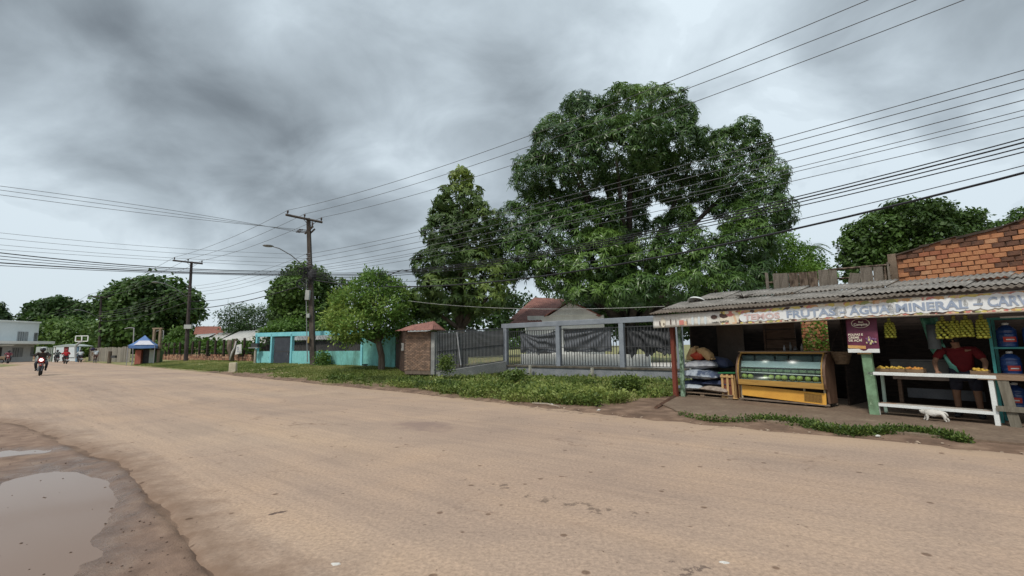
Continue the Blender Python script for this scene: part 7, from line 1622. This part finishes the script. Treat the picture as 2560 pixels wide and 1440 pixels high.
# vendor inside the stall
va, _ = ST.pix(2406, 900, .85)
vd = sroot('person', 'vendor in a red shirt and dark shorts leaning at the counter behind the hanging limes', 'person', va, .85, .03)
VJ = dict(pel=(0, .05, .93), wai=(0, .02, 1.08), che=(-.03, -.08, 1.34), nec=(-.04, -.15, 1.52), hea=(-.05, -.21, 1.64), shL=(-.23, -.10, 1.45), elL=(-.33, -.22, 1.18), haL=(-.28, -.46, 1.0), shR=(.17, -.10, 1.45), elR=(.30, -.20, 1.18), haR=(.30, -.44, 1.0),
          hiL=(-.11, .05, .90), knL=(-.13, .0, .49), foL=(-.13, .05, .08), toL=(-.14, -.11, .04), hiR=(.11, .05, .90), knR=(.13, .02, .49), foR=(.14, .06, .08), toR=(.16, -.10, .04))
vd.scale = (1.25, 1, 1.0)
figure(vd, VJ, M('crimson_shirt', (.14, .008, .010), (.10, .006, .008), 4, .85), M('navy_shorts', (.015, .018, .03), (.03, .03, .045), 5, .9), .7, shorts=True, look=(0, -1, 0))
# cat
cg = onground(2337, 1057); ct_ = root('cat', 'small white cat walking left in front of the white counter', 'cat', (cg.x, cg.y, .03), ST.rz)
WC = M('white_fur', (.66, .63, .58), (.56, .53, .48), 8, .9, .3)
pts = [(.13, 0, .165), (.02, 0, .17), (-.09, 0, .165), (-.15, 0, .165), (-.195, 0, .175), (-.225, 0, .160),
       (.14, -.035, .15), (.185, -.04, .10), (.165, -.04, .05), (.195, -.04, .012), (.175, -.04, .008),
       (.12, .035, .15), (.14, .04, .10), (.20, .04, .06), (.215, .04, .012), (.195, .04, .008),
       (-.10, -.03, .14), (-.09, -.035, .085), (-.10, -.035, .012), (-.125, -.035, .008),
       (-.11, .03, .14), (-.13, .035, .085), (-.155, .035, .02), (-.18, .035, .010),
       (.175, 0, .185), (.20, .01, .15), (.21, .02, .11), (.20, -.015, .2), (-.2, -.02, .205), (-.2, .02, .205)]
ed = [(0, 1), (1, 2), (2, 3), (3, 4), (4, 5), (0, 6), (6, 7), (7, 8), (8, 9), (9, 10), (0, 11), (11, 12), (12, 13), (13, 14), (14, 15), (2, 16), (16, 17), (17, 18), (18, 19), (2, 20), (20, 21), (21, 22), (22, 23), (0, 24), (24, 25), (25, 26), (4, 28), (4, 29)]
pts.pop(27); ed = [(a if a < 27 else a - 1, b if b < 27 else b - 1) for a, b in ed]
rad = [.078, .084, .074, .056, .062, .036, .046, .034, .022, .018, .013, .046, .034, .022, .018, .013, .038, .026, .017, .013, .038, .026, .017, .013, .024, .019, .014, .014, .014]
skin('body', pts, ed, rad, WC, ct_, 1)
m = MB()
for sy in (-1, 1): m.ell((-.222, sy * .016, .182), .006, 6, 5)
m.ell((-.243, 0, .160), .005, 6, 5); m.build('eyes_and_nose', BLKP, ct_)
MB().ell((.205, .02, .125), (.014, .014, .03), 8, 6).build('tail_tip', BLKP, ct_, smooth=True); MB().ell((-.197, 0, .203), (.02, .03, .012), 8, 6).build('head_patch', M('grey_fur', (.14, .15, .11), (.2, .2, .16), 8, .9), ct_, smooth=True)

# small litter and a dry branch along the road edge
LIT = M('pale_litter', (.50, .48, .44), (.62, .60, .56), 8, .8)
for i, (u, v, lb) in enumerate([(1497, 1026, 'crumpled white scrap at the road edge below the weeds'), (1380, 1012, 'pale scrap beside the dry branch at the road edge'), (838, 1430, 'small white scrap on the road close to the bottom edge'), (1812, 1426, 'tiny pale scrap near the bottom of the road'), (470, 930, 'small pale scrap on the far verge'), (2195, 1092, 'pale pebble at the road edge before the counter')]):
    p = onground(u, v); o = MB().ell((0, 0, .012), (.05, .03, .022), 7, 5, None, .5, i).build('litter_scrap', LIT, None, p + Vector((0, 0, .03 if i in (2, 3) else 0))); tag(o, lb, 'litter', 'scraps of litter by the road')
a_, b__ = onground(1330, 1010), onground(1400, 1018); o = MB().tube([a_ + Vector((0, 0, .03)), a_.lerp(b__, .5) + Vector((.03, .02, .05)), b__ + Vector((0, 0, .02))], [.012, .018, .01], 5).build('dry_branch', M('dry_branch', (.36, .30, .24), (.46, .4, .33), 6, .9)); tag(o, 'pale dry branch lying at the road edge under the weeds', 'branch')
